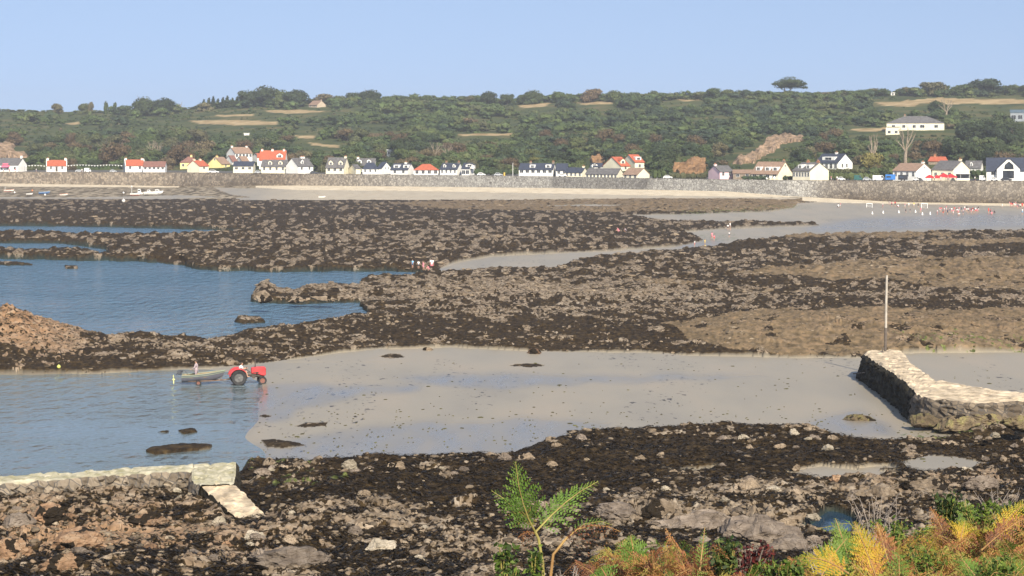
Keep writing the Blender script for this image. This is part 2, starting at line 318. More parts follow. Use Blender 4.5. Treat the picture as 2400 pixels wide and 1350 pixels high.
def foreshore_material():
    m = bpy.data.materials.new("foreshore_ground"); m.use_nodes = True; nt = m.node_tree; L = nt.links
    b = nt.nodes["Principled BSDF"]
    geo = _n(nt, "ShaderNodeNewGeometry")
    def att(n): a = _n(nt, "ShaderNodeAttribute"); a.attribute_name = n; return a.outputs["Fac"]
    def noi(scale, sy=1.0, det=4, dist=0):
        mp = _n(nt, "ShaderNodeMapping"); mp.inputs["Scale"].default_value = (1, sy, 1); L.new(geo.outputs["Position"], mp.inputs["Vector"])
        n = _n(nt, "ShaderNodeTexNoise"); n.inputs["Scale"].default_value = scale; n.inputs["Detail"].default_value = det; n.inputs["Distortion"].default_value = dist
        L.new(mp.outputs[0], n.inputs["Vector"]); return n.outputs["Fac"]
    def ramp(f, stops):
        r = _n(nt, "ShaderNodeValToRGB"); e = r.color_ramp.elements
        while len(e) < len(stops): e.new(0.5)
        for k, (p, c) in enumerate(stops): e[k].position = p; e[k].color = (*c, 1)
        L.new(f, r.inputs["Fac"]); return r.outputs["Color"]
    def mix(f, a, c):
        x = _n(nt, "ShaderNodeMix", data_type='RGBA')
        L.new(f, x.inputs[0]); L.new(a, x.inputs[6]); L.new(c, x.inputs[7]); return x.outputs[2]
    def math_(op, a, bb):
        x = _n(nt, "ShaderNodeMath", operation=op)
        for k, s in enumerate((a, bb)):
            if isinstance(s, (int, float)): x.inputs[k].default_value = s
            else: L.new(s, x.inputs[k])
        return x.outputs[0]
    weed = ramp(noi(2.2, 0.7, 6), [(0.3, (0.012, 0.008, 0.004)), (0.5, (0.031, 0.020, 0.009)), (0.72, (0.075, 0.050, 0.022))])
    stone = ramp(noi(1.3, 1, 6), [(0.3, (0.10, 0.075, 0.05)), (0.5, (0.215, 0.165, 0.115)), (0.7, (0.31, 0.26, 0.20))])
    ostone = ramp(noi(0.9, 1, 6), [(0.3, (0.12, 0.070, 0.036)), (0.52, (0.30, 0.18, 0.10)), (0.72, (0.38, 0.28, 0.19))])
    stone = mix(att("orange"), stone, ostone)
    algae = ramp(noi(1.1, 0.6, 6), [(0.28, (0.065, 0.047, 0.026)), (0.5, (0.155, 0.112, 0.064)), (0.62, (0.215, 0.15, 0.086)), (0.78, (0.265, 0.172, 0.098))])
    fine = math_('GREATER_THAN', noi(2.6, 0.8, 5), 0.44)
    bare = math_('MULTIPLY', math_('GREATER_THAN', att("bare"), 0.45), fine)
    c = mix(bare, weed, stone)
    algae2 = mix(math_('MULTIPLY', att("bare"), 0.35), algae, stone)
    c = mix(math_('MULTIPLY', att("brown"), math_('GREATER_THAN', noi(0.55, 0.35, 6), 0.40)), c, algae2)
    sandc = ramp(noi(0.16, 0.35, 5), [(0.3, (0.245, 0.215, 0.166)), (0.5, (0.278, 0.242, 0.182)), (0.7, (0.305, 0.255, 0.186))])
    dry = ramp(noi(0.3, 0.4, 5), [(0.3, (0.48, 0.40, 0.29)), (0.6, (0.60, 0.52, 0.39))])
    mud = ramp(noi(0.5, 0.25, 6), [(0.40, (0.075, 0.058, 0.036)), (0.5, (0.17, 0.138, 0.095)), (0.56, (0.30, 0.25, 0.18))])
    film_c = ramp(noi(0.4, 0.4, 4), [(0.3, (0.16, 0.14, 0.11)), (0.7, (0.19, 0.165, 0.127))])
    s = mix(att("film"), sandc, film_c); s = mix(att("dry"), s, dry); s = mix(att("mud"), s, mud)
    # small scraps of weed lying on the sand
    sc_ = math_('MULTIPLY', math_('GREATER_THAN', noi(2.2, 0.55, 3, 0.6), 0.655), math_('GREATER_THAN', noi(0.12, 0.2, 2), 0.53))
    s = mix(sc_, s, weed)
    c = mix(att("sand"), c, s)
    grn = ramp(noi(3.0, 0.6, 3), [(0.35, (0.05, 0.06, 0.015)), (0.65, (0.17, 0.19, 0.06))])
    c = mix(math_('MULTIPLY', att("green"), math_('GREATER_THAN', noi(1.6, 0.5, 4), 0.56)), c, grn)
    c = mix(math_('MULTIPLY', att("deepweed"), math_('GREATER_THAN', noi(0.35, 0.5, 5), 0.45)), c, weed)
    ub = ramp(noi(0.2, 0.4, 3), [(0.3, (0.015, 0.028, 0.030)), (0.7, (0.030, 0.055, 0.055))])
    c = mix(att("under"), c, ub)
    L.new(c, b.inputs["Base Color"])
    # roughness: film of water over wet sand is nearly a mirror
    wet = math_('MULTIPLY', att("sand"), 1.0)
    L.new(math_('ADD', 0.12, math_('MULTIPLY', wet, math_('SUBTRACT', 0.38, math_('MULTIPLY', math_('ADD', att("mud"), att("dry")), 0.38)))), b.inputs["Specular IOR Level"])
    r0 = math_('SUBTRACT', 0.80, math_('MULTIPLY', wet, 0.34))
    r1 = math_('SUBTRACT', r0, math_('MULTIPLY', math_('MULTIPLY', att("film"), att("sand")), 0.24))
    r2 = math_('ADD', r1, math_('MULTIPLY', att("dry"), 0.4))
    r2 = math_('ADD', r2, math_('MULTIPLY', att("mud"), 0.3))
    L.new(r2, b.inputs["Roughness"])
    bp = _n(nt, "ShaderNodeBump"); bp.inputs["Distance"].default_value = 0.12
    L.new(math_('SUBTRACT', 0.9, math_('MULTIPLY', wet, 0.82)), bp.inputs["Strength"]); L.new(noi(3.5, 1.6, 6), bp.inputs["Height"])
    L.new(bp.outputs[0], b.inputs["Normal"])
    return m
M_SHORE = foreshore_material()
shore = link("foreshore_ground", np_mesh("foreshore_ground", Vg, FQ, [M_SHORE], attrs=attrs, smooth=True)); tag(shore, kind='structure')

def shore_z(u, v):
    """surface height and position for a photo pixel on the foreshore"""
    ui = np.clip(np.searchsorted(us, u), 0, nc - 1); vi = np.clip(np.searchsorted(vs, v), 0, nr - 1)
    return XX[vi, ui], YY[vi, ui], ZZ[vi, ui]

def water_material(name, body, tint, ripple=1.0, opaq=0.5):
    m = bpy.data.materials.new(name); m.use_nodes = True; nt = m.node_tree; L = nt.links
    for n in list(nt.nodes): nt.nodes.remove(n)
    out = _n(nt, "ShaderNodeOutputMaterial")
    gl = _n(nt, "ShaderNodeBsdfGlossy"); gl.inputs["Roughness"].default_value = 0.06
    tr = _n(nt, "ShaderNodeBsdfTransparent"); tr.inputs["Color"].default_value = (*tint, 1)
    df = _n(nt, "ShaderNodeBsdfDiffuse"); df.inputs["Color"].default_value = (*body, 1)
    mx0 = _n(nt, "ShaderNodeMixShader"); mx0.inputs[0].default_value = opaq; L.new(tr.outputs[0], mx0.inputs[1]); L.new(df.outputs[0], mx0.inputs[2])
    fr = _n(nt, "ShaderNodeFresnel"); fr.inputs["IOR"].default_value = 1.33
    geo = _n(nt, "ShaderNodeNewGeometry")
    mp = _n(nt, "ShaderNodeMapping"); mp.inputs["Scale"].default_value = (1, 1.7, 1); L.new(geo.outputs["Position"], mp.inputs["Vector"])
    n1 = _n(nt, "ShaderNodeTexNoise"); n1.inputs["Scale"].default_value = 0.55; n1.inputs["Detail"].default_value = 5; n1.inputs["Roughness"].default_value = 0.6
    n4 = _n(nt, "ShaderNodeTexNoise"); n4.inputs["Scale"].default_value = 1.0; n4.inputs["Detail"].default_value = 2; mp4 = _n(nt, "ShaderNodeMapping"); mp4.inputs["Scale"].default_value = (0.9, 0.34, 1); L.new(geo.outputs["Position"], mp4.inputs[0]); L.new(mp4.outputs[0], n4.inputs["Vector"])
    ad = _n(nt, "ShaderNodeMath", operation='MULTIPLY_ADD'); L.new(n4.outputs["Fac"], ad.inputs[0]); ad.inputs[1].default_value = 3.0; L.new(n1.outputs["Fac"], ad.inputs[2])
    n2 = _n(nt, "ShaderNodeTexNoise"); n2.inputs["Scale"].default_value = 0.035; n2.inputs["Detail"].default_value = 3
    L.new(mp.outputs[0], n1.inputs["Vector"]); L.new(geo.outputs["Position"], n2.inputs["Vector"])
    rr = _n(nt, "ShaderNodeMapRange"); L.new(n2.outputs["Fac"], rr.inputs["Value"]); rr.inputs["From Min"].default_value = 0.35; rr.inputs["From Max"].default_value = 0.62
    rr.inputs["To Min"].default_value = 0.35 * ripple; rr.inputs["To Max"].default_value = 1.0 * ripple
    bp = _n(nt, "ShaderNodeBump"); bp.inputs["Distance"].default_value = 0.55
    L.new(rr.outputs[0], bp.inputs["Strength"]); L.new(ad.outputs[0], bp.inputs["Height"])
    L.new(bp.outputs[0], df.inputs["Normal"]); L.new(bp.outputs[0], gl.inputs["Normal"]); L.new(bp.outputs[0], fr.inputs["Normal"])
    mx = _n(nt, "ShaderNodeMixShader"); L.new(fr.outputs[0], mx.inputs[0]); L.new(mx0.outputs[0], mx.inputs[1]); L.new(gl.outputs[0], mx.inputs[2])
    L.new(mx.outputs[0], out.inputs[0])
    return m
M_SEA = water_material("sea_water", (0.10, 0.185, 0.275), (0.5, 0.70, 0.82), 1.0, 0.9)
M_SHAL = water_material("shallow_water", (0.28, 0.365, 0.395), (0.84, 0.89, 0.90), 0.30, 0.46)
M_POOL = water_material("pool_water", (0.02, 0.05, 0.09), (0.3, 0.45, 0.6), 0.06, 0.9)
def flat(name, pts, z, m, kind='structure'):
    me = bpy.data.meshes.new(name); me.from_pydata([(x, y, z) for x, y in pts], [], [tuple(range(len(pts)))]); me.materials.append(m)
    o = link(name, me); tag(o, kind=kind); return o
flat("sea", [(-700, 180), (40, 180), (40, 520), (-700, 520)], 0.0, M_SEA)
flat("shallow_sea_inlet", [(-220, 76), (18, 76), (18, 180), (-220, 180)], 0.0, M_SHAL)
pc = F * (H - 0.9) / (1228 - HZ)
flat("tide_pool_water", [((u - 1200) * pc / F + 0, y) for u, y in ((1820, pc + 6), (1820, pc - 6), (2080, pc - 6), (2080, pc + 6))], 0.72, M_POOL)
sb = flat("seabed", [(-7000, 60), (7000, 60), (7000, 7000), (-7000, 7000)], -2.0, mat("seabed_sand", (0.06, 0.07, 0.06), 0.9))
# ---------------------------------------------------------------- headland under the camera, sea wall, promenade, hillside
def grid_mesh(name, Pts, m, kind='structure', attrs=None, smooth=True):
    n0, n1 = Pts.shape[:2]; idx = np.arange(n0 * n1).reshape(n0, n1)
    fq = np.stack([idx[:-1, :-1], idx[:-1, 1:], idx[1:, 1:], idx[1:, :-1]], -1).reshape(-1, 4)
    o = link(name, np_mesh(name, Pts.reshape(-1, 3), fq, [m] if m else [], attrs=attrs, smooth=smooth)); return tag(o, kind=kind) if kind else o

M_SOIL = mat("headland_soil", (0.10, 0.07, 0.035), 0.95, var=0.2, scale=2.0, col2=(0.03, 0.028, 0.012), bump=0.6, spec=0.1)
def head_z(x, y):
    """height of the bracken slope in front of the camera"""
    x = np.asarray(x, float); y = np.asarray(y, float)
    crest = 13.9 + 0.17 * (x + 1.0) + 0.55 * sstep(0.5, 4.5, x) - 0.02 * y
    z = crest + 0.12 * fbm(x / 1.5, y / 1.5, 3, 201)
    drop = sstep(19.0, 62.0, y)
    z = z * (1 - drop) + 0.2 * drop - 1.9 * sstep(19, 27, y) * (1 - drop)
    return np.where(y < 9, z + (16.9 - z) * sstep(9, 3, y), z)
gx = np.concatenate([np.linspace(-60, -13, 16), np.linspace(-12, 12, 100), np.linspace(13, 60, 16)]); gy = np.concatenate([np.linspace(-25, 6, 12), np.linspace(7, 26, 90), np.linspace(27, 88, 50)])
GX, GY = np.meshgrid(gx, gy)
GZ = head_z(GX, GY); GZ = np.where(GY > 80, GZ - (GY - 80) * 0.35, GZ)
grid_mesh("headland", np.stack([GX, GY, GZ], -1), M_SOIL)

# sea wall --------------------------------------------------------
def stone_wall_material(name, big=1.0):
    m = bpy.data.materials.new(name); m.use_nodes = True; nt = m.node_tree; L = nt.links; b = nt.nodes["Principled BSDF"]
    b.inputs["Roughness"].default_value = 0.85; b.inputs["Specular IOR Level"].default_value = 0.2
    geo = _n(nt, "ShaderNodeNewGeometry"); vo = _n(nt, "ShaderNodeTexVoronoi"); vo.inputs["Scale"].default_value = 0.85 * big; L.new(geo.outputs["Position"], vo.inputs["Vector"])
    ve = _n(nt, "ShaderNodeTexVoronoi", feature='DISTANCE_TO_EDGE'); ve.inputs["Scale"].default_value = 0.85 * big; L.new(geo.outputs["Position"], ve.inputs["Vector"])
    tone = _n(nt, "ShaderNodeAttribute"); tone.attribute_name = "tone"
    hue = _n(nt, "ShaderNodeAttribute"); hue.attribute_name = "hue"
    r1 = _n(nt, "ShaderNodeValToRGB"); e = r1.color_ramp.elements; e[0].position = 0.1; e[0].color = (0.14, 0.115, 0.088, 1); e[1].position = 0.9; e[1].color = (0.32, 0.27, 0.21, 1)
    r2 = _n(nt, "ShaderNodeValToRGB"); e = r2.color_ramp.elements; e[0].position = 0.1; e[0].color = (0.23, 0.225, 0.215, 1); e[1].position = 0.9; e[1].color = (0.38, 0.375, 0.35, 1)
    sp = _n(nt, "ShaderNodeSeparateColor"); L.new(vo.outputs["Color"], sp.inputs[0]); L.new(sp.outputs[0], r1.inputs[0]); L.new(sp.outputs[0], r2.inputs[0])
    mx = _n(nt, "ShaderNodeMix", data_type='RGBA'); L.new(hue.outputs["Fac"], mx.inputs[0]); L.new(r1.outputs[0], mx.inputs[6]); L.new(r2.outputs[0], mx.inputs[7])
    mo = _n(nt, "ShaderNodeMath", operation='LESS_THAN'); L.new(ve.outputs["Distance"], mo.inputs[0]); mo.inputs[1].default_value = 0.05
    mx2 = _n(nt, "ShaderNodeMix", data_type='RGBA'); L.new(mo.outputs[0], mx2.inputs[0]); L.new(mx.outputs[2], mx2.inputs[6]); mx2.inputs[7].default_value = (0.12, 0.11, 0.10, 1)
    # weed-stained foot of the wall and big damp patches: lie in the 'tone' attribute
    n = _n(nt, "ShaderNodeTexNoise"); n.inputs["Scale"].default_value = 0.12; n.inputs["Detail"].default_value = 5; L.new(geo.outputs["Position"], n.inputs["Vector"])
    a = _n(nt, "ShaderNodeMath", operation='MULTIPLY_ADD'); L.new(n.outputs["Fac"], a.inputs[0]); a.inputs[1].default_value = 0.5; L.new(tone.outputs["Fac"], a.inputs[2])
    s = _n(nt, "ShaderNodeMath", operation='SUBTRACT'); L.new(a.outputs[0], s.inputs[0]); s.inputs[1].default_value = 0.25; s.use_clamp = True
    mx3 = _n(nt, "ShaderNodeMix", data_type='RGBA'); L.new(s.outputs[0], mx3.inputs[0]); L.new(mx2.outputs[2], mx3.inputs[6])
    mul = _n(nt, "ShaderNodeMix", data_type='RGBA', blend_type='MULTIPLY'); mul.inputs[0].default_value = 1; L.new(mx2.outputs[2], mul.inputs[6]); mul.inputs[7].default_value = (0.30, 0.25, 0.20, 1)
    L.new(mul.outputs[2], mx3.inputs[7]); L.new(mx3.outputs[2], b.inputs["Base Color"])
    bp = _n(nt, "ShaderNodeBump"); bp.inputs["Distance"].default_value = 0.15; bp.inputs["Strength"].default_value = 0.8; L.new(ve.outputs["Distance"], bp.inputs["Height"]); L.new(bp.outputs[0], b.inputs["Normal"])
    return m
M_WALL = stone_wall_material("sea_wall_stone", 1.45)
M_PIER = stone_wall_material("quay_stone", 2.4)
wu = np.linspace(-700, 3100, 380); wy = wallY(wu); wx = (wu - 1200) * wy / F; wb = basez(wu)
prof = [(0.0, -2.5, 0), (0.0, 0.0, 0), (0.25, .33, 0), (0.5, .66, 0), (0.7, 1.0, 0), (0.62, 1.0, .18), (1.3, 1.0, .18), (1.3, 1.0, -2.0)]     # (setback, fraction of height, extra height)
rows = []; tone = []; hue = []
for (sb_, fr_, ex) in prof:
    z = np.where(fr_ < 0, wb - 2.5, wb + (ZW - wb) * fr_ + ex) if fr_ >= 0 else wb - 2.5
    rows.append(np.stack([wx + 0 * z, wy + sb_, z], -1))
    hgt = z - wb
    right = sstep(1850, 2000, wu); left = 1 - sstep(450, 800, wu)
    t = right * (0.42 + 0.5 * np.clip(1 - hgt / 4.0, 0, 1)) + 0.12 * left + 0.30 * ((wu > 1290) & (wu < 1525)) * (0.35 + 0.65 * (np.abs(fr_ - 0.5) < 0.4))
    t = t + 0.5 * np.exp(-((wu - 470) / 120) ** 2) * np.clip(1 - hgt / 2.5, 0, 1) + 0.35 * np.exp(-((wu - 620) / 60) ** 2)
    tone.append(t); hue.append(sstep(650, 1150, wu) * (1 - 0.55 * right))
wall = grid_mesh("sea_wall", np.stack(rows, 0), M_WALL, kind=None, attrs={"tone": np.stack(tone).ravel(), "hue": np.stack(hue).ravel()}, smooth=False)
tag(wall, "long curving granite sea wall along the back of the beach below the houses", "sea wall")
M_ROAD = mat("coast_road_asphalt", (0.09, 0.088, 0.085), 0.9, var=0.15, scale=0.5)

# hillside: (u, t) surface rising from behind the houses to the skyline
CR_U = [-700, 0, 200, 400, 470, 560, 700, 800, 950, 1100, 1200, 1300, 1500, 1700, 1850, 2000, 2150, 2400, 3100]
CR_V = [260, 256, 260, 255, 249, 243, 240, 237, 233, 235, 238, 233, 229, 226, 228, 222, 214, 211, 209]
def v_foot(u): return np.interp(u, U_ST, TOPV) - 6.5
def v_crest(u): return np.interp(u, CR_U, CR_V) + 3
def hillY(u, t): return wallY(u) + 34 + 560 * t ** 1.15
def hill_v(u, t): return v_foot(u) + (v_crest(u) - v_foot(u)) * t
def hill_pt(u, v):
    t = float(np.clip((v - v_foot(u)) / (v_crest(u) - v_foot(u)), 0, 1)); Y = float(hillY(u, t)); return P(u, v, Y)
M_HILL = None
def hill_material():
    m = bpy.data.materials.new("hill_scrub"); m.use_nodes = True; nt = m.node_tree; L = nt.links; b = nt.nodes["Principled BSDF"]; b.inputs["Roughness"].default_value = 0.95; b.inputs["Specular IOR Level"].default_value = 0.1
    geo = _n(nt, "ShaderNodeNewGeometry")
    def noi(s, d=5): n = _n(nt, "ShaderNodeTexNoise"); n.inputs["Scale"].default_value = s; n.inputs["Detail"].default_value = d; L.new(geo.outputs["Position"], n.inputs["Vector"]); return n.outputs["Fac"]
    r = _n(nt, "ShaderNodeValToRGB"); e = r.color_ramp.elements; e[0].position = 0.3; e[0].color = (0.030, 0.042, 0.018, 1); e[1].position = 0.72; e[1].color = (0.12, 0.10, 0.045, 1); k = e.new(0.5); k.color = (0.06, 0.075, 0.028, 1)
    L.new(noi(0.05, 8), r.inputs[0])
    r2 = _n(nt, "ShaderNodeValToRGB"); e = r2.color_ramp.elements; e[0].position = 0.35; e[0].color = (0.24, 0.17, 0.085, 1); e[1].position = 0.65; e[1].color = (0.42, 0.32, 0.18, 1); L.new(noi(0.15), r2.inputs[0])
    a = _n(nt, "ShaderNodeAttribute"); a.attribute_name = "field"
    mx = _n(nt, "ShaderNodeMix", data_type='RGBA'); L.new(a.outputs["Fac"], mx.inputs[0]); L.new(r.outputs[0], mx.inputs[6]); L.new(r2.outputs[0], mx.inputs[7]); L.new(mx.outputs[2], b.inputs["Base Color"])
    return m
FIELDS = [[(440, 283), (560, 281), (655, 286), (650, 292), (560, 294), (470, 290)], [(620, 259), (700, 257), (770, 261), (700, 266), (640, 265)], [(1212, 248), (1250, 242), (1292, 240), (1275, 250), (1230, 253)], [(1550, 223), (1590, 222), (1650, 232), (1610, 238), (1560, 230)],
          [(2050, 240), (2110, 238), (2130, 234), (2160, 240), (2140, 250), (2070, 248)], [(2120, 236), (2200, 229), (2300, 233), (2400, 233), (2700, 232), (2700, 242), (2400, 244), (2280, 243), (2200, 245)], [(155, 289), (190, 285), (185, 292), (160, 293)],
          [(-200, 246), (60, 250), (140, 249), (230, 253), (200, 256), (0, 254), (-200, 250)], [(690, 317), (740, 318), (735, 325), (700, 324)], [(720, 333), (800, 342), (790, 346), (735, 341)], [(1070, 314), (1200, 312), (1200, 318), (1080, 318)], [(500, 270), (600, 267), (590, 271), (520, 274)], [(1990, 303), (2090, 298), (2090, 305), (2010, 309)], [(1350, 240), (1420, 236), (1440, 243), (1370, 246)]]
hu = np.concatenate([np.linspace(-900, -60, 40), np.arange(-50, 2450, 8), np.linspace(2460, 3300, 40)]); ht = np.linspace(0, 1, 110)
HU, HT = np.meshgrid(hu, ht); HY = hillY(HU, HT); HV = hill_v(HU, HT)
HX = (HU - 1200) * HY / F; HZZ = H - (HV - HZ) * HY / F
fld = np.zeros(HU.shape, bool)
for p in FIELDS: fld |= inpoly(p, HU + 0 * HV, HV)
HZZ = HZZ + np.where(fld, 0, 0.6 * fbm(HX / 14, HY / 14, 3, 301)) * sstep(0, .08, HT)
pts = np.stack([HX, HY, HZZ], -1)
back = pts[-1].copy(); back[:, 1] += 2500; back[:, 2] -= 10; front = pts[0].copy(); front[:, 2] -= 6
fa = fld.astype(float)
grid_mesh("hillside", np.concatenate([front[None], pts, back[None]], 0), hill_material(), attrs={"field": np.concatenate([fa[:1], fa, fa[-1:]], 0).ravel()})
# promenade and road behind the wall, from the wall to the foot of the hill
pu = np.linspace(-700, 3100, 120); py_ = wallY(pu); px_ = (pu - 1200) * py_ / F
hy0 = hillY(pu, 0.0); hx0 = (pu - 1200) * hy0 / F; hz0 = H - (v_foot(pu) - HZ) * hy0 / F
grid_mesh("coast_road", np.stack([np.stack([px_, py_ + 1.25, 0 * px_ + ZW - 0.15], -1), np.stack([(px_ * 0.7 + hx0 * .3), py_ * .7 + hy0 * .3, 0 * px_ + ZW - 0.15], -1), np.stack([hx0, hy0 + .5, hz0 - 0.1], -1)], 0), M_ROAD)
def gz(u, Yoff): return ZW - 0.15

# bare earth and rock scars on the hill
def scar(name, poly, label, m, depth=5.0, seed=0):
    """a craggy face of bare rock standing out of the slope, outlined in photo pixels on the hill"""
    p = np.array(poly, float); u0, v0 = p.min(0); u1, v1 = p.max(0)
    n = 46; U_, V_ = np.meshgrid(np.linspace(u0 - 2, u1 + 2, n * 2), np.linspace(v1 + 2, v0 - 2, n))
    ins = blur_small(inpoly(poly, U_ + 5 * pn(U_ / 9, V_ / 7, seed), V_ + 3 * pn(U_ / 7, V_ / 5, seed + 3)))
    pts = np.zeros(U_.shape + (3,))
    for a in range(U_.shape[0]):
        for b_ in range(U_.shape[1]):
            q = hill_pt(U_[a, b_], V_[a, b_]); pts[a, b_] = q
    rough = fbm(pts[..., 0] / 6, pts[..., 2] / 4 + pts[..., 1] / 25, 5, seed + 5)
    pts[..., 2] += ins * (1.2 + 2.6 * rough) - (1 - ins) * 1.5
    pts[..., 1] -= ins * depth * (0.6 + rough)
    o = grid_mesh(name, pts, m, kind=None, smooth=False); tag(o, label, "rock face"); return o
def blur_small(a):
    a = a.astype(float)
    for _ in range(2):
        b = np.pad(a, 1, mode='edge'); a = (b[1:-1, 1:-1] * 2 + b[:-2, 1:-1] + b[2:, 1:-1] + b[1:-1, :-2] + b[1:-1, 2:]) / 6
    return a
M_CRAG = mat("crag_rock", (0.40, 0.28, 0.19), 0.9, scale=0.35, col2=(0.12, 0.085, 0.05), spec=0.1)
M_EARTH = mat("orange_earth", (0.32, 0.19, 0.10), 0.9, scale=0.4, col2=(0.16, 0.09, 0.04), spec=0.1)
scar("rock_face", [(1716, 382), (1730, 372), (1765, 358), (1790, 335), (1795, 322), (1830, 316), (1885, 320), (1880, 330), (1835, 336), (1815, 352), (1790, 366), (1770, 378), (1735, 388)], "tall pale crag of bare rock on the hill above the beige-roofed house", M_CRAG, 6, 11)
scar("earth_bank", [(1574, 402), (1580, 390), (1610, 381), (1640, 376), (1657, 380), (1655, 398), (1645, 408), (1600, 408)], "bare orange earth bank beside the trees left of the pink cottage", M_EARTH, 3, 15)
scar("earth_bank", [(1380, 374), (1400, 369), (1425, 372), (1420, 385), (1395, 388)], "small brown earth bank behind the cottages with red roofs", M_EARTH, 3, 18)
scar("rock_face", [(-60, 338), (30, 336), (38, 345), (30, 352), (60, 360), (70, 370), (20, 372), (-60, 374)], "orange rock face at the far left edge behind the grey-roofed cafe", M_CRAG, 4, 21)
# ---------------------------------------------------------------- houses
M_GLASS = mat("window_glass", (0.03, 0.035, 0.045), 0.15, var=0.3, scale=0.8)
M_WFRAME = mat("white_window_frame", (0.72, 0.72, 0.70), 0.5, var=0.04)
M_DOOR = mat("dark_door_paint", (0.06, 0.05, 0.045), 0.5)
M_STONEH = mat("cottage_stone", (0.30, 0.24, 0.18), 0.9, scale=1.6, col2=(0.14, 0.11, 0.085))
M_POT = mat("chimney_pot_clay", (0.38, 0.17, 0.09), 0.8)
def wallmat(n, c): return mat(n, c, 0.8, var=0.05, scale=0.4, spec=0.2)
WHT = wallmat("white_render", (0.80, 0.79, 0.75)); CRM = wallmat("cream_render", (0.80, 0.74, 0.56)); YEL = wallmat("yellow_render", (0.78, 0.66, 0.30)); PNK = wallmat("pink_render", (0.78, 0.56, 0.58)); STN = M_STONEH
def roofmat(n, c, c2): return mat(n, c, 0.75, scale=1.2, col2=c2, spec=0.25)
SLATE = roofmat("grey_slate", (0.145, 0.14, 0.14), (0.085, 0.082, 0.085)); NAVY = roofmat("dark_blue_slate", (0.045, 0.055, 0.085), (0.03, 0.036, 0.055)); RED = roofmat("orange_pantile", (0.44, 0.115, 0.06), (0.32, 0.09, 0.05)); TAN = roofmat("tan_tile", (0.30, 0.20, 0.145), (0.21, 0.145, 0.105)); BRN = roofmat("red_brown_tile", (0.24, 0.12, 0.095), (0.16, 0.085, 0.07))

def box_bm(bm, x0, x1, y0, y1, z0, z1, mi=0):
    vs_ = [bm.verts.new(p) for p in ((x0, y0, z0), (x1, y0, z0), (x1, y1, z0), (x0, y1, z0), (x0, y0, z1), (x1, y0, z1), (x1, y1, z1), (x0, y1, z1))]
    for f in ((3, 2, 1, 0), (4, 5, 6, 7), (0, 1, 5, 4), (1, 2, 6, 5), (2, 3, 7, 6), (3, 0, 4, 7)):
        fc = bm.faces.new([vs_[i] for i in f]); fc.material_index = mi
def bm_obj(name, bm, mats_, parent=None, smooth=False, bevel=0.0):
    if bevel > 0: bmesh.ops.bevel(bm, geom=bm.edges[:], offset=bevel, segments=1, affect='EDGES', clamp_overlap=True)
    me = bpy.data.meshes.new(name); bmesh.ops.recalc_face_normals(bm, faces=bm.faces[:]); bm.to_mesh(me); bm.free()
    for m in (mats_ if isinstance(mats_, (list, tuple)) else [mats_]): me.materials.append(m)
    if smooth: me.polygons.foreach_set("use_smooth", np.full(len(me.polygons), True))
    return link(name, me, parent)
def poly_prism(bm, pts, axis, a0, a1, mi=0):
    """extrude a 2-D outline along x or y"""
    def mk(t): return [bm.verts.new((t, p[0], p[1]) if axis == 'x' else (p[0], t, p[1])) for p in pts]
    A = mk(a0); B = mk(a1); n = len(pts)
    for f in (A[::-1], B): bm.faces.new(f).material_index = mi
    for i in range(n): bm.faces.new((A[i], A[(i + 1) % n], B[(i + 1) % n], B[i])).material_index = mi

def window_part(parent, x, y, z, w, h, face='front', name='window', m=None):
    """a framed window set 4 cm proud of the wall; face front (-y) or gable (x)"""
    bm = bmesh.new(); t = 0.07 if w > 0.5 else 0.04
    def bar(a0, a1, z0, z1, d0, d1, mi):
        if face == 'front': box_bm(bm, x + a0, x + a1, y - d1, y + d0, z + z0, z + z1, mi)
        elif face == 'right': box_bm(bm, x - d0, x + d1, y + a0, y + a1, z + z0, z + z1, mi)
        else: box_bm(bm, x - d1, x + d0, y + a0, y + a1, z + z0, z + z1, mi)
    for a in ((-w / 2 - t, -w / 2, -t, h + t), (w / 2, w / 2 + t, -t, h + t), (-w / 2, w / 2, h, h + t), (-w / 2, w / 2, -t, 0), (-0.025, 0.025, 0, h)): bar(*a, 0.03, 0.06, 1)
    f = bm_obj("frame", bm, [M_GLASS, M_WFRAME])
    bm = bmesh.new()
    bar(-w / 2, w / 2, 0, h, 0.03, 0.03, 0)
    p = bm_obj(name, bm, [m or M_GLASS], parent); f.parent = p
    return p

def chimney_part(parent, x, y, z0, z1, m, w=0.85):
    bm = bmesh.new(); box_bm(bm, x - w / 2, x + w / 2, y - w * .4, y + w * .4, z0, z1, 0); box_bm(bm, x - w / 2 - .07, x + w / 2 + .07, y - w * .4 - .07, y + w * .4 + .07, z1, z1 + .15, 0)
    for dx in (-.2, .2):
        bmesh.ops.create_cone(bm, cap_ends=True, segments=8, radius1=.13, radius2=.1, depth=.45, matrix=Matrix.Translation((x + dx, y, z1 + .37)))
    for f in bm.faces:
        if f.calc_center_median().z > z1 + .16: f.material_index = 1
    return bm_obj("chimney", bm, [m, M_POT], parent)

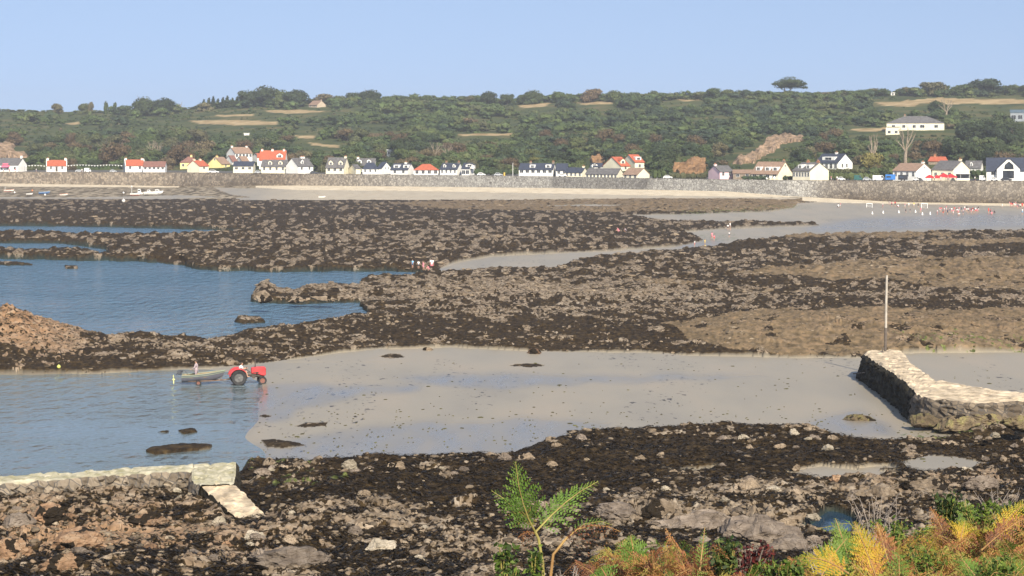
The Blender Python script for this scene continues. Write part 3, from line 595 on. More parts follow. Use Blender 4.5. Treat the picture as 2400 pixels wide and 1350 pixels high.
HOUSES = {}
def house(label, u0, w, g, side, vb, ve, vr, wm, rm, dorm=(), chim=(), wins=None, hip=0.0, D=None, cat="house", name="house", gw=(), Yoff=None, door=None, box=False, parapet=False, wtop=0.0):
    """house measured off the photo: w px of front, g px of gable on the given side, rows of base, eave, ridge"""
    uc = u0 + (w + g) / 2
    if vb >= v_foot(uc) - 1: Y = float(wallY(uc)) + (11 if Yoff is None else Yoff); base = P(uc, vb, Y); zb = min(base.z, ZW + 0.6)
    else:
        base = hill_pt(uc, vb); Y = base.y; zb = base.z
    s = F / Y; gm = g / s; D = D or max(7.0, gm / 0.88); th = math.asin(min(0.95, gm / D)); Lm = max(2.0, w / s / max(0.25, math.cos(th)))
    he = (vb - ve) / s; hr = (vb - vr) / s
    if vb >= v_foot(uc) - 1: he = H - (ve - HZ) / s - zb; hr = H - (vr - HZ) / s - zb
    az = -math.atan((uc - 1200) / F)
    if side == 'R': corner = P(u0, vb, Y); rz = az - th
    else: corner = P(u0 + g, vb, Y); rz = az + th
    corner.z = zb
    if side == 'R':   # keep the near corner near Y, so push the left corner back
        corner = Vector((corner.x, corner.y + Lm * math.sin(th) * 0.5, zb))
    if 'sea' : pass
    root = empty(name, corner, rz, label, cat)
    x0, x1, y0, y1 = 0, Lm, 0, D
    bm = bmesh.new(); base_z = -2.5
    if hip > 0 or box:
        box_bm(bm, x0, x1, y0, y1, base_z, he)
    else:
        poly_prism(bm, [(y0, base_z), (y1, base_z), (y1, he), (D / 2, hr - 0.06), (y0, he)], 'x', x0, x1)
    bm_obj("wall", bm, wm, root)
    bm = bmesh.new(); o = 0.30; dz = (hr - he) / (D / 2) * o; t = 0.16
    if box:
        box_bm(bm, x0 - .25, x1 + .25, y0 - .25, y1 + .25, he, he + max(0.2, hr - he))
    elif hip > 0:
        hx = min(hip * Lm, Lm / 2 - .05)
        b = [bm.verts.new(p) for p in ((x0 - o, y0 - o, he - .04), (x1 + o, y0 - o, he - .04), (x1 + o, y1 + o, he - .04), (x0 - o, y1 + o, he - .04))]
        r1 = bm.verts.new((x0 + hx, D / 2, hr)); r2 = bm.verts.new((x1 - hx, D / 2, hr))
        for f in ((b[3], b[2], b[1], b[0]), (b[0], b[1], r2, r1), (b[1], b[2], r2), (b[2], b[3], r1, r2), (b[3], b[0], r1)): bm.faces.new(f)
    else:
        ox = 0.0 if parapet else 0.18
        poly_prism(bm, [(y0 - o, he - dz), (D / 2, hr), (y1 + o, he - dz), (y1 + o, he - dz + t), (D / 2, hr + t), (y0 - o, he - dz + t)], 'x', x0 - ox, x1 + ox)
    roof = bm_obj("roof", bm, rm, root)
    if parapet:
        for xx in (x0 - .14, x1 - .1):
            bm = bmesh.new(); poly_prism(bm, [(y0 - .3, he - .2), (D / 2, hr + .05), (y1 + .3, he - .2), (y1 + .3, he + .25), (D / 2, hr + .5), (y0 - .3, he + .25)], 'x', xx, xx + .28); bm_obj("gable_coping", bm, wm, root)
    for c in chim:      # (px from u0 along front, top row)
        fx = min(max(c[0] / s / math.cos(th) if side == 'R' else (c[0] - g) / s / math.cos(th), 0.45), Lm - .45); zt = (vb - c[1]) / s if vb < v_foot(uc) - 1 else H - (c[1] - HZ) / s - zb
        chimney_part(roof, fx, D / 2, (hr + he) / 2 + .3, max(zt - .5, hr + .4), c[2] if len(c) > 2 else wm)
    slope = (hr - he) / (D / 2)
    for d in dorm:      # (px along front from front-left corner, width m, kind)
        fx = d[0] / s / math.cos(th); dw = d[1]; kind = d[2] if len(d) > 2 else 'gable'
        yf = D * 0.10 + 0.15; zf = he + yf * slope; dh = min(hr - zf - 0.25, 1.5); yb_ = yf + (dh + (0.25 if kind != 'gable' else 0.9)) / max(slope, .25); yb_ = min(yb_, D / 2 - .02)
        bm = bmesh.new()
        if kind == 'gable':
            ph = min(0.7, hr - zf - dh + .1)
            poly_prism(bm, [(fx - dw / 2, zf - .5), (fx + dw / 2, zf - .5), (fx + dw / 2, zf + dh * .8), (fx, zf + dh * .8 + ph), (fx - dw / 2, zf + dh * .8)], 'y', yf, yb_)
            dd = bm_obj("dormer", bm, wm if wm is not STN else WHT, root)
            bm = bmesh.new(); zz = zf + dh * .8
            poly_prism(bm, [(fx - dw / 2 - .15, zz - .12), (fx, zz + ph + .03), (fx + dw / 2 + .15, zz - .12), (fx + dw / 2 + .15, zz + .02), (fx, zz + ph + .18), (fx - dw / 2 - .15, zz + .02)], 'y', yf - .12, yb_)
            bm_obj("dormer_roof", bm, rm, dd)
        else:
            poly_prism(bm, [(yf, zf - .4), (D / 2 - .05, zf - .4), (D / 2 - .05, zf + dh * .95), (yf, zf + dh * .85)], 'x', fx - dw / 2, fx + dw / 2)
            dd = bm_obj("dormer", bm, WHT, root)
        window_part(dd, fx, yf, zf + .25, dw * .5, dh * .55)
    if wins is None:
        n = max(1, int(Lm / 2.6)); wins = [((i + .5) / n, 0.9, 1.1, 0.95) for i in range(n)]
        if door is None: door = n > 2 and n // 2
    for k, wv in enumerate(wins):
        fx, ww, wh, wz = wv
        if door is not None and door is not False and k == door:
            bm = bmesh.new(); box_bm(bm, fx * Lm - .45, fx * Lm + .45, y0 - .05, y0 + .03, 0, 2.0); bm_obj("door", bm, M_DOOR, root)
        else: window_part(root, fx * Lm, y0, min(wz, he - wh - .15), ww, wh)
    for (fy, ww, wh, wz) in gw:
        window_part(root, x1 if side == 'R' else x0, fy * D, wz, ww, wh, 'right' if side == 'R' else 'left')
    HOUSES[label] = (root, Lm, D, he, hr, s)
    return root
def W_(n, ww=0.9, wh=1.1, wz=0.95): return [((i + .5) / n, ww, wh, wz) for i in range(n)]

cafe = house("white seafront cafe with grey slate roof and pink awning at the left edge", 0 - 26, 62, 20, 'R', 402.5, 386, 371, WHT, SLATE, chim=((65, 363),), wins=W_(4), cat="cafe", name="cafe")
house("small white cottage with orange roof standing alone beside the sea wall", 109, 46, 0, 'R', 402, 388.5, 376, WHT, RED, chim=((2, 369), (44, 369)), wins=((.22, .7, 1.2, .9), (.5, .9, 2, 0), (.78, .7, 1.2, .9)), door=1, parapet=True, name="cottage", cat="cottage")
house("white cottage with orange roof joined to a long brown-roofed wing", 290, 44, 4, 'L', 401.5, 388, 375, WHT, RED, chim=((4, 369), (44, 370)), wins=W_(2), parapet=True, name="cottage", cat="cottage")
house("long low white wing with red-brown roof beside the orange-roofed cottage", 335, 50, 5, 'R', 401, 390.5, 379, WHT, BRN, wins=W_(5, .9, .9, .7), name="cottage", cat="cottage")
house("yellow house with red-brown hipped roof, leftmost of the yellow houses", 422, 44, 0, 'R', 395.5, 381, 367, YEL, BRN, hip=.42, chim=((26, 363),), wins=W_(3), Yoff=22)
house("cream gabled house with orange roof and two chimneys right behind the sea wall", 439, 22, 28, 'L', 402, 389, 376.5, CRM, RED, chim=((30, 373), (44, 372)), wins=W_(1), gw=(), D=7)
house("yellow house with a broad gable and tan roof beside the orange-roofed gabled house", 488, 20, 31, 'L', 394, 384, 368.5, YEL, TAN, chim=((36, 365),), wins=W_(1), gw=((.5, .6, .9, 3.2),))
house("tall white house with brown-grey roof standing highest above the yellow houses", 531, 40, 20, 'L', 384, 359, 345.5, WHT, TAN, chim=((22, 340), (56, 343)), wins=W_(5, 1.0, 1.2, 3.0) , D=8)
house("small white gabled house with red-brown roof below the tall white house", 527, 12, 18, 'L', 388, 379, 365, WHT, BRN, wins=(), gw=((.5, .5, .9, 1.6),))
house("white lean-to house with brown roof squeezed below the tall white house", 553, 16, 15, 'L', 387, 379, 367, WHT, TAN, wins=())
house("low white bungalow with dark navy roof in front of the tall white house", 546, 46, 6, 'R', 400, 389, 379, CRM, NAVY, wins=W_(3, 1.1, .9, .9), name="bungalow", cat="bungalow")
house("tiny white gable between the tall white house and the big red-roofed house", 590, 4, 16, 'L', 380, 367.5, 359.5, WHT, BRN, wins=())
house("big house with steep red tiled roof and white pointed dormer behind the grey-dormered house", 607, 60, 6, 'R', 396, 375, 353.5, WHT, RED, dorm=((47, 2.6),), chim=((4, 350), (28, 348), (55, 349)), wins=W_(4), D=8)
house("low red-roofed annex left of the big house with steep red tiled roof", 603, 22, 0, 'R', 388, 369, 360, WHT, RED, wins=())
house("cream house with grey roof and two rounded white dormers beside the sea wall", 611, 58, 9, 'R', 404, 390, 375.5, CRM, SLATE, dorm=((20, 1.6), (44, 1.6)), wins=W_(4, .8, 1.2, .9), D=7)
house("white house with a big bare gable and dark grey roof right of the two-dormered house", 670, 36, 28, 'L', 403.5, 389, 371, WHT, SLATE, chim=((50, 366), (55, 368)), wins=W_(2), dorm=((14, 1.4),))
house("pale cottage with grey roof and two pointed dormers set back behind bushes", 715, 36, 4, 'R', 400, 387, 373, CRM, SLATE, dorm=((9, 1.5), (27, 1.5)), wins=W_(3), Yoff=24)
house("cream house with brown-grey roof, two dormers and a tall chimney on its right gable", 763, 42, 14, 'R', 405.5, 392.5, 370, CRM, SLATE, dorm=((10, 1.7), (33, 1.7)), chim=((45, 366),), wins=W_(3, 1, 1.2, .9), D=7.5)
house("small cream gabled cottage squeezed between two dormered houses", 818, 8, 16, 'L', 405, 395, 386, CRM, SLATE, wins=(), name="cottage", cat="cottage", Yoff=14)
house("white dormered house with a left chimney half hidden behind the hipped navy roof", 834, 44, 4, 'R', 402, 387, 372, WHT, SLATE, dorm=((8, 1.7), (30, 1.7)), chim=((3, 367),), wins=W_(4), Yoff=26)
house("white house with hipped navy roof and skylights in front of the grey dormered house", 850, 36, 0, 'R', 408.5, 396, 381, WHT, NAVY, hip=.28, wins=W_(3, .7, .9, .9))
house("white gabled wing with slim windows right of the hipped navy roof", 884, 6, 22, 'R', 406, 394, 380.5, WHT, NAVY, wins=(), gw=((.4, .6, .7, 1.6), (.7, .6, .7, 1.6)), Yoff=15)
house("white house with two-tier navy roof and flat white dormers", 915, 40, 16, 'R', 410, 397.5, 384, WHT, NAVY, dorm=((12, 2.4, 'box'), (34, 2.2, 'box')), chim=((28, 383),), wins=W_(2, .9, 1.2, .9))
house("white bungalow with bright orange hipped roof", 970, 58, 0, 'R', 410.5, 398.5, 384.5, WHT, RED, hip=.34, wins=W_(4, 1.1, 1.2, .7), name="bungalow", cat="bungalow")
house("white house with navy roof between two brown chimneys and two slim dormers", 1031, 40, 14, 'R', 411, 396.5, 383, WHT, NAVY, dorm=((9, 1.1), (31, 1.1)), chim=((8, 378, M_STONEH), (42, 379, M_STONEH)), wins=W_(4, .6, 1.2, .9), gw=((.5, .5, 1.0, 1.0),))
house("white house with navy roof and a pointed front gable with a dark porch", 1082, 18, 12, 'R', 411, 395, 382.5, WHT, NAVY, dorm=((17, 3.0),), wins=W_(2, 1.2, 1.4, .5))
house("long white house with dark roof and two square white dormers, leftmost of the middle group", 1216, 80, 8, 'R', 411.5, 397, 383.5, WHT, NAVY, dorm=((31, 2.0, 'box'), (68, 2.0, 'box')), chim=((24, 379, M_STONEH), (82, 377, M_STONEH)), wins=W_(6, 1.2, 1.0, 1.0))
house("white extension with dark roof attached to the long two-dormered house", 1303, 26, 3, 'R', 411, 399, 384, WHT, NAVY, wins=W_(2), Yoff=16)
house("short cream cottage with navy roof beside a pink porch", 1324, 40, 14, 'R', 416, 404, 393.5, CRM, NAVY, wins=W_(4, .7, 1.1, .9), chim=((44, 391),), name="cottage", cat="cottage")
house("long low cream cottage with grey roof and a row of tall windows", 1373, 74, 15, 'R', 419, 408, 395.5, CRM, SLATE, wins=W_(9, .7, 1.3, .6), name="cottage", cat="cottage")
house("cream cottage with brown-grey roof and large bare gable, rightmost of the low row", 1461, 34, 28, 'R', 419.5, 409, 394.5, CRM, TAN, wins=W_(3, .8, 1.4, .4), name="cottage", cat="cottage")
house("grey-roofed house with a rounded white gable behind the long low cottage", 1382, 24, 10, 'L', 400, 391, 383, WHT, NAVY, wins=W_(1), dorm=((3, 2.2),))
house("cream house with broad left gable and red roof on the bank above the low cottages", 1413, 22, 42, 'L', 402, 389, 368.5, CRM, RED, dorm=((10, 2.2),), wins=W_(1), D=10)
house("tall cream house with red roof, highest of the red pair above the low cottages", 1458, 22, 30, 'L', 398, 380, 363, CRM, RED, dorm=((12, 2.4, 'box'),), wins=W_(1), D=9)
house("pink cottage with grey slate roof standing alone", 1660, 32, 27, 'L', 416.5, 402, 389, PNK, SLATE, chim=((10, 386, PNK),), wins=W_(2, .8, 1.2, .9), gw=((.5, .5, .9, 3.4),), name="cottage", cat="cottage", D=7)
house("low ruined stone shed between the pink cottage and the beige-roofed house", 1718, 44, 0, 'R', 416.5, 406, 398.5, STN, TAN, wins=W_(2, 1.0, 1.0, .6), name="shed", cat="shed", Yoff=14)
house("large cream house with beige roof, three dormers and a bright yellow gable", 1763, 62, 34, 'R', 418, 407, 380, CRM, TAN, dorm=((13, 2.0, 'box'), (34, 2.0, 'box'), (52, 2.2, 'box')), chim=((80, 377, M_STONEH),), wins=W_(4, 1.2, 1.1, .8), gw=((.5, .8, .5, 3.8),), D=9)
house("cream house with dark roof, two dormers and two brick chimneys right of the beige-roofed house", 1860, 40, 44, 'R', 417, 400, 381.5, CRM, SLATE, dorm=((12, 1.7, 'box'), (31, 1.7, 'box')), chim=((14, 377, M_POT), (50, 377, M_POT)), wins=W_(6, .7, 1.3, .6), D=10)
house("white chalet with dark roof and double white dormer on the bank above the hedge", 1914, 52, 34, 'R', 397, 381, 361, WHT, NAVY, dorm=((26, 5.2, 'box'),), chim=((32, 356),), wins=W_(5, 1.0, 1.6, .4), gw=((.3, .9, 1.2, .8), (.6, .9, 1.2, .8)), D=9)
house("large cream villa with grey hipped roof high on the wooded hill", 2078, 132, 0, 'R', 305, 288.5, 272, CRM, SLATE, hip=.30, chim=((42, 268, M_STONEH),), wins=((.12, 1.4, 1.3, 1.1), (.3, 1.4, 1.3, 1.1), (.48, 1.4, 1.3, 1.1), (.62, 2.0, 1.3, 1.1), (.86, 1.6, 1.3, 1.1)), name="villa", cat="villa", D=11)
house("white lower wing of the hilltop villa above the pale dead tree", 2076, 32, 0, 'R', 316, 298, 297, CRM, SLATE, box=True, wins=W_(2, 1.2, 1.2, .7), D=5, name="villa_wing", cat="annex")
house("white cottage with tan roof behind the blue and black trailers", 2096, 54, 36, 'R', 419, 400, 383.5, WHT, TAN, chim=((58, 380),), wins=W_(4, .8, 1.4, .8), gw=((.5, .5, .7, 3.2),), D=9, name="cottage", cat="cottage")
house("red-roofed house half hidden behind the white cottage and cream house", 2176, 44, 0, 'R', 386, 378, 367, M_STONEH, RED, chim=((15, 361, M_POT),), wins=(), hip=.1)
house("cream house with plain grey roof and white chimney behind the red canopies", 2188, 48, 38, 'R', 419.5, 397, 377.5, CRM, SLATE, chim=((68, 371),), wins=W_(3), D=10)
house("slate-roofed house with a skylight half hidden right of the white chimney", 2262, 36, 6, 'R', 400, 394, 377.5, WHT, SLATE, wins=(), dorm=((14, .9),))
mod = house("modern white house with navy roof and glazed front gable near the right edge", 2312, 110, 0, 'R', 418, 400, 370.5, WHT, NAVY, wins=((.14, 1.2, 1.2, 1.2), (.62, 1.4, 1.0, 1.2), (.9, 1.2, 1.2, 1.2)), D=9)
house("modern grey flat-roofed house with blue glazing among hillside trees", 2368, 60, 0, 'R', 284, 264, 257, wallmat("grey_render", (0.26, 0.29, 0.32)), roofmat("zinc_roof", (0.10, 0.15, 0.20), (0.07, 0.11, 0.15)), box=True, wins=W_(4, 2.2, 2.0, 1.0), D=8)
house("small stone farmhouse with steep roof alone on the ridge below the skyline trees", 722, 20, 20, 'R', 252, 246, 236, wallmat("pale_stone_render", (0.46, 0.38, 0.29)), TAN, chim=((24, 233),), wins=W_(2), name="farmhouse", cat="farmhouse")
house("white boxy building half hidden in trees above the navy-roofed house", 907, 16, 0, 'R', 366, 352, 350, WHT, WHT, box=True, wins=W_(2), D=6, name="outbuilding", cat="outbuilding")
house("tiny white hut among the dark scrub below the tan field", 572, 12, 0, 'R', 317, 313, 311.8, WHT, WHT, box=True, wins=(), D=4, name="hut", cat="hut")
house("small white hut on the ridge left of the sandy field", 2076, 9, 0, 'R', 224, 217.5, 216.3, WHT, WHT, box=True, wins=W_(1), D=4, name="hut", cat="hut")
house("small white hut on the ridge, right one of the pair beside the sandy field", 2088, 9, 0, 'R', 224, 218, 216.8, WHT, WHT, box=True, wins=W_(1), D=4, name="hut", cat="hut")
# details: front gable of the modern house, awning and parasol of the cafe
bm = bmesh.new(); s_ = 7.3
poly_prism(bm, [(3.2, -2), (10.2, -2), (10.2, 3.2), (7.2, 6.1), (6.4, 6.1), (3.2, 3.0)], 'y', -1.6, 3.5); fg = bm_obj("front_gable", bm, WHT, mod)
bm = bmesh.new(); box_bm(bm, 5.0, 8.4, -1.64, -1.5, 0.2, 2.6); bm_obj("glazed_front", bm, M_GLASS, fg)
bm = bmesh.new(); poly_prism(bm, [(5.4, 3.0), (8.3, 3.0), (8.2, 4.4), (6.9, 5.5), (5.6, 4.4)], 'y', -1.63, -1.5); bm_obj("gable_glazing", bm, M_GLASS, fg)
bm = bmesh.new(); poly_prism(bm, [(3.0, 2.9), (6.3, 6.15), (7.3, 6.15), (10.4, 3.1), (10.4, 3.3), (7.4, 6.4), (6.2, 6.4), (3.0, 3.2)], 'y', -1.8, 3.5); bm_obj("gable_roof", bm, NAVY, fg)
M_PINKAW = mat("pink_canvas", (0.80, 0.16, 0.26), 0.8, var=.06)
bm = bmesh.new(); poly_prism(bm, [(0.02, 2.6), (-1.4, 1.9), (-1.4, 2.05), (0.02, 2.8)], 'x', 5.5, 9.0); bm_obj("awning", bm, M_PINKAW, cafe)
bm = bmesh.new(); box_bm(bm, 5.6, 8.2, -.12, -.02, 2.85, 3.5); bm_obj("signboard", bm, M_PINKAW, cafe)
# ---------------------------------------------------------------- trees and woodland
def leaf_material(name, mode):
    m = bpy.data.materials.new(name); m.use_nodes = True; nt = m.node_tree; L = nt.links; b = nt.nodes["Principled BSDF"]; b.inputs["Roughness"].default_value = 0.8; b.inputs["Specular IOR Level"].default_value = 0.15
    if mode == 'attr': a = _n(nt, "ShaderNodeAttribute"); a.attribute_name = "tint"; f = a.outputs["Fac"]
    else: a = _n(nt, "ShaderNodeObjectInfo"); f = a.outputs["Random"]
    r = _n(nt, "ShaderNodeValToRGB"); e = r.color_ramp.elements
    cols = {'pine': [(0, (0.030, 0.044, 0.022)), (1, (0.055, 0.074, 0.030))], 'brown': [(0, (0.085, 0.058, 0.034)), (1, (0.115, 0.085, 0.045))], 'yellow': [(0, (0.11, 0.11, 0.030)), (1, (0.16, 0.14, 0.045))],
            }.get(mode, [(0, (0.034, 0.052, 0.030)), (0.2, (0.056, 0.080, 0.032)), (0.4, (0.066, 0.094, 0.032)), (0.6, (0.086, 0.104, 0.038)), (0.78, (0.076, 0.084, 0.040)), (0.9, (0.118, 0.104, 0.054)), (1, (0.13, 0.094, 0.055))])
    while len(e) < len(cols): e.new(0.5)
    for k, (p, c) in enumerate(cols): e[k].position = p; e[k].color = (*c, 1)
    L.new(f, r.inputs[0])
    geo = _n(nt, "ShaderNodeNewGeometry"); mr = _n(nt, "ShaderNodeMapRange"); L.new(geo.outputs["Random Per Island"], mr.inputs["Value"]); mr.inputs["To Min"].default_value = 0.66; mr.inputs["To Max"].default_value = 1.25
    hs = _n(nt, "ShaderNodeHueSaturation"); L.new(mr.outputs[0], hs.inputs["Value"]); L.new(r.outputs[0], hs.inputs["Color"]); L.new(hs.outputs[0], b.inputs["Base Color"])
    return m
M_LEAF = leaf_material("mixed_foliage", 'obj'); M_LEAFA = leaf_material("woodland_foliage", 'attr'); M_PINE = leaf_material("dark_pine_foliage", 'pine'); M_BRLEAF = leaf_material("brown_foliage", 'brown'); M_YLEAF = leaf_material("yellow_green_foliage", 'yellow')
M_BARK = mat("grey_bark", (0.20, 0.16, 0.12), 0.9, scale=1.5, col2=(0.10, 0.08, 0.06)); M_DEAD = mat("bleached_wood", (0.30, 0.24, 0.18), 0.85, scale=1.5, col2=(0.17, 0.14, 0.10))

ICO = None
def ico_np(sub):
    bm = bmesh.new(); bmesh.ops.create_icosphere(bm, subdivisions=sub, radius=1.0); bm.verts.ensure_lookup_table()
    v = np.array([x.co[:] for x in bm.verts]); f = np.array([[q.index for q in p.verts] for p in bm.faces]); bm.free(); return v, f
ICO1 = ico_np(1); ICO2 = ico_np(2); ICO3 = ico_np(3)

def crown_np(lobes, n, size, r_, core=0.78, flatten=1.0):
    """leaf-clump triangles spread over lobes [(centre, radii)], with a rough inner mass"""
    V = []; T = []; k = 0
    vol = np.array([l[1][0] * l[1][1] + l[1][2] * l[1][0] for l in lobes]); vol = vol / vol.sum()
    C = np.array([l[0] for l in lobes], float); RR = np.array([l[1] for l in lobes], float)
    li = r_.choice(len(lobes), n, p=vol); d = r_.normal(size=(n, 3)); d /= np.linalg.norm(d, axis=1)[:, None]
    p = C[li] + d * RR[li] * r_.uniform(0.72, 1.10, (n, 1))
    keep = np.ones(n, bool)
    for j in range(len(lobes)):
        q = np.linalg.norm((p - C[j]) / RR[j], axis=1); keep &= (q > 0.70) | (li == j)
    p = p[keep]; d = d[keep]; m = len(p)
    nn = d + r_.normal(size=(m, 3)) * 0.5; nn /= np.linalg.norm(nn, axis=1)[:, None]
    t1 = np.cross(nn, r_.normal(size=(m, 3))); t1 /= np.linalg.norm(t1, axis=1)[:, None] + 1e-9; t2 = np.cross(nn, t1)
    s = size * r_.uniform(0.6, 1.5, (m, 1)); a = r_.uniform(0, .5, (m, 1))
    tri = np.stack([p + t1 * s, p - t1 * s * (0.5 + a) + t2 * s * .9, p - t1 * s * .5 - t2 * s * (.9 - a)], 1).reshape(-1, 3)
    V.append(tri); T.append(np.arange(3 * m).reshape(-1, 3)); k = 3 * m
    for j in range(len(lobes)):
        v = ICO1[0] * RR[j] * core * (1 + 0.18 * r_.normal(size=(len(ICO1[0]), 1))) + C[j]; V.append(v); T.append(ICO1[1] + k); k += len(v)
    return np.concatenate(V), np.concatenate(T)

def tube_np(pts, rad, seg=6):
    """tapered tube along points"""
    pts = np.array(pts, float); n = len(pts); V = []; F_ = []
    for i in range(n):
        d = pts[min(i + 1, n - 1)] - pts[max(i - 1, 0)]; d /= np.linalg.norm(d) + 1e-9
        a = np.cross(d, (0, 1, 0.1) if abs(d[1]) < .9 else (1, 0, 0)); a /= np.linalg.norm(a); b = np.cross(d, a)
        for s in range(seg):
            t = 2 * math.pi * s / seg; V.append(pts[i] + (a * math.cos(t) + b * math.sin(t)) * rad[i])
    for i in range(n - 1):
        for s in range(seg):
            s2 = (s + 1) % seg; F_.append((i * seg + s, i * seg + s2, (i + 1) * seg + s2)); F_.append((i * seg + s, (i + 1) * seg + s2, (i + 1) * seg + s))
    V.append(pts[0]); V.append(pts[-1]); c0 = n * seg
    for s in range(seg): F_.append((c0, (s + 1) % seg, s)); F_.append((c0 + 1, (n - 1) * seg + s, (n - 1) * seg + (s + 1) % seg))
    return np.array(V), np.array(F_)
def join_np(parts):
    V = []; T = []; k = 0
    for v, f in parts: V.append(v); T.append(f + k); k += len(v)
    return np.concatenate(V), np.concatenate(T)

def limbs_np(r_, h, rad, n, spread, start=0.35, twigs=0, lean=0.0):
    ps = [tube_np([(0, 0, -1), (lean * .3, 0, h * .3), (lean * .7 + .1, .1, h * .6), (lean, 0, h * .85)], [rad, rad * .8, rad * .55, rad * .25], 7)]
    for i in range(n):
        a = 6.283 * i / n + r_.uniform(-.5, .5); z0 = h * r_.uniform(start, .65); L_ = spread * r_.uniform(.7, 1.1)
        p0 = np.array((lean * z0 / h, 0, z0)); p1 = p0 + np.array((math.cos(a) * L_ * .5, math.sin(a) * L_ * .5, h * .14)); p2 = p0 + np.array((math.cos(a) * L_, math.sin(a) * L_, h * r_.uniform(.25, .42)))
        ps.append(tube_np([p0, p1, p2], [rad * .45, rad * .28, rad * .1], 5))
        for _ in range(twigs):
            t = r_.uniform(.3, 1); q0 = p1 + (p2 - p1) * t if t > .4 else p0 + (p1 - p0) * (t + .4); b = a + r_.uniform(-1.2, 1.2)
            q1 = q0 + np.array((math.cos(b), math.sin(b), r_.uniform(.2, 1.4))) * L_ * r_.uniform(.25, .5); ps.append(tube_np([q0, (q0 + q1) / 2 + r_.normal(size=3) * .1, q1], [rad * .16, rad * .1, rad * .03], 4))
    return join_np(ps)

def round_lobes(r_, w, h, n=7, low=0.30, flat_=1.0):
    L_ = [((0, 0, h * .62), (w * .36, w * .36, h * .30 * flat_))]
    for i in range(n):
        a = 6.283 * i / n + r_.uniform(-.4, .4); rr = w * r_.uniform(.2, .34)
        L_.append(((math.cos(a) * rr, math.sin(a) * rr, h * r_.uniform(low + .08, .78)), tuple(np.array((w * .22, w * .22, h * .19 * flat_)) * r_.uniform(.8, 1.25))))
    return L_
PROTO = {}
def proto(kind, i, lobes, n, size, m, h, rad, nl=4, spread=2, twigs=0, seed=0, core=.78):
    r_ = np.random.default_rng(500 + seed + i)
    V, T = crown_np(lobes(r_), n, size, r_, core); c = np_mesh("crown", V, T, [m])
    V, T = limbs_np(r_, h, rad, nl, spread, twigs=twigs); t = np_mesh("trunk", V, T, [M_BARK])
    PROTO.setdefault(kind, []).append((c, t))
for i in range(6): proto('round', i, lambda r_: round_lobes(r_, 9.5, 8.0, 9, .02), 1900, .42, M_LEAF, 7.5, .28, 5, 2.6)
for i in range(3): proto('pine', i, lambda r_: round_lobes(r_, 12, 9.0, 11, .02, 1.15), 2300, .42, M_PINE, 9, .4, 5, 3.4, seed=20)
for i in range(3): proto('brown', i, lambda r_: round_lobes(r_, 10, 7.2, 7, .05), 1300, .36, M_BRLEAF, 7, .3, 8, 3.4, 4, seed=30, core=.6)
for i in range(2): proto('yellow', i, lambda r_: round_lobes(r_, 8, 5.5, 6, .05), 1300, .36, M_YLEAF, 5, .25, 4, 2.2, seed=40)
for i in range(2): proto('slim', i, lambda r_: [((0, 0, 2.2), (1.3, 1.3, 1.6)), ((0, 0, 4.2), (1.0, 1.0, 1.7)), ((.1, 0, 6.2), (.65, .65, 1.6)), ((0, 0, 7.8), (.3, .3, .9))], 500, .30, M_PINE, 8, .18, 2, .6, seed=50)
def bare_tree(i, h, sp, n, tw, m, rad=.3):
    r_ = np.random.default_rng(900 + i); V, T = limbs_np(r_, h, rad, n, sp, .2, tw); return np_mesh("trunk", V, T, [m])
BARE = [bare_tree(i, 9, 4.2, 9, 9, M_DEAD) for i in range(3)]
SPINDLY = [bare_tree(10 + i, 8, 3.2, 8, 12, M_BARK, .2) for i in range(2)]

def plant_tree(kind, u, v, scale, label, group=None, name="tree", cat="tree", idx=None, Yq=None, wide=1.0):
    q = P(u, v, Yq) if Yq else hill_pt(u, v)
    o = empty(name, (q.x, q.y, q.z - .3), rnd.uniform(0, 6.28), label, cat, group, sc=(scale * wide, scale * wide, scale))
    if kind in ('bare', 'spindly'):
        link("trunk", (BARE if kind == 'bare' else SPINDLY)[(idx or rnd.randrange(9)) % (3 if kind == 'bare' else 2)], o)
    else:
        c, t = PROTO[kind][(idx if idx is not None else rnd.randrange(9)) % len(PROTO[kind])]
        link("crown", c, o); link("trunk", t, o)
    return o

def px_s(u, v): return F / hill_pt(u, v).y
def hits_field(u, v, hpx, wpx):
    for p in FIELDS:
        a = np.array(p); 
        if a[:, 0].min() - wpx * .3 < u < a[:, 0].max() + wpx * .3:
            lo = a[:, 1].min() + 0.5; hi = a[:, 1].max()
            if v > lo and v - hpx < hi: return True
    return False
KEEP = [(2070, 2240, 268, 318), (1908, 2008, 355, 398), (1790, 1885, 316, 345), (1760, 1835, 325, 372), (1716, 1790, 352, 392), (1570, 1660, 378, 412), (2360, 2480, 254, 286), (717, 766, 232, 254), (905, 926, 348, 368), (568, 590, 309, 319), (2070, 2100, 210, 226), (1378, 1510, 362, 402), (-70, 40, 335, 372), (528, 600, 343, 390), (603, 680, 350, 395), (2174, 2224, 364, 388), (422, 470, 366, 398), (486, 545, 367, 396), (2262, 2306, 376, 400)]
SCARS = KEEP[2:6] + [KEEP[16 - 10]] if False else [(1790, 1885, 316, 345), (1760, 1835, 325, 372), (1716, 1790, 352, 392), (1570, 1660, 378, 412), (-70, 70, 335, 374), (1378, 1412, 368, 390)]
def in_keep(u, v, hpx, wpx):
    for (a, b, c, d) in SCARS:
        if a - wpx * .15 < u < b + wpx * .15 and v - hpx < d - 7 and v > c + 6: return True
    for (a, b, c, d) in KEEP:
        if (a, b, c, d) in SCARS: continue
        if a - wpx * .40 < u < b + wpx * .40 and v > d - 5 and v - hpx < d - 5: return True
        if a + 4 < u < b - 4 and d - 14 < v <= d - 5: return True
    return False

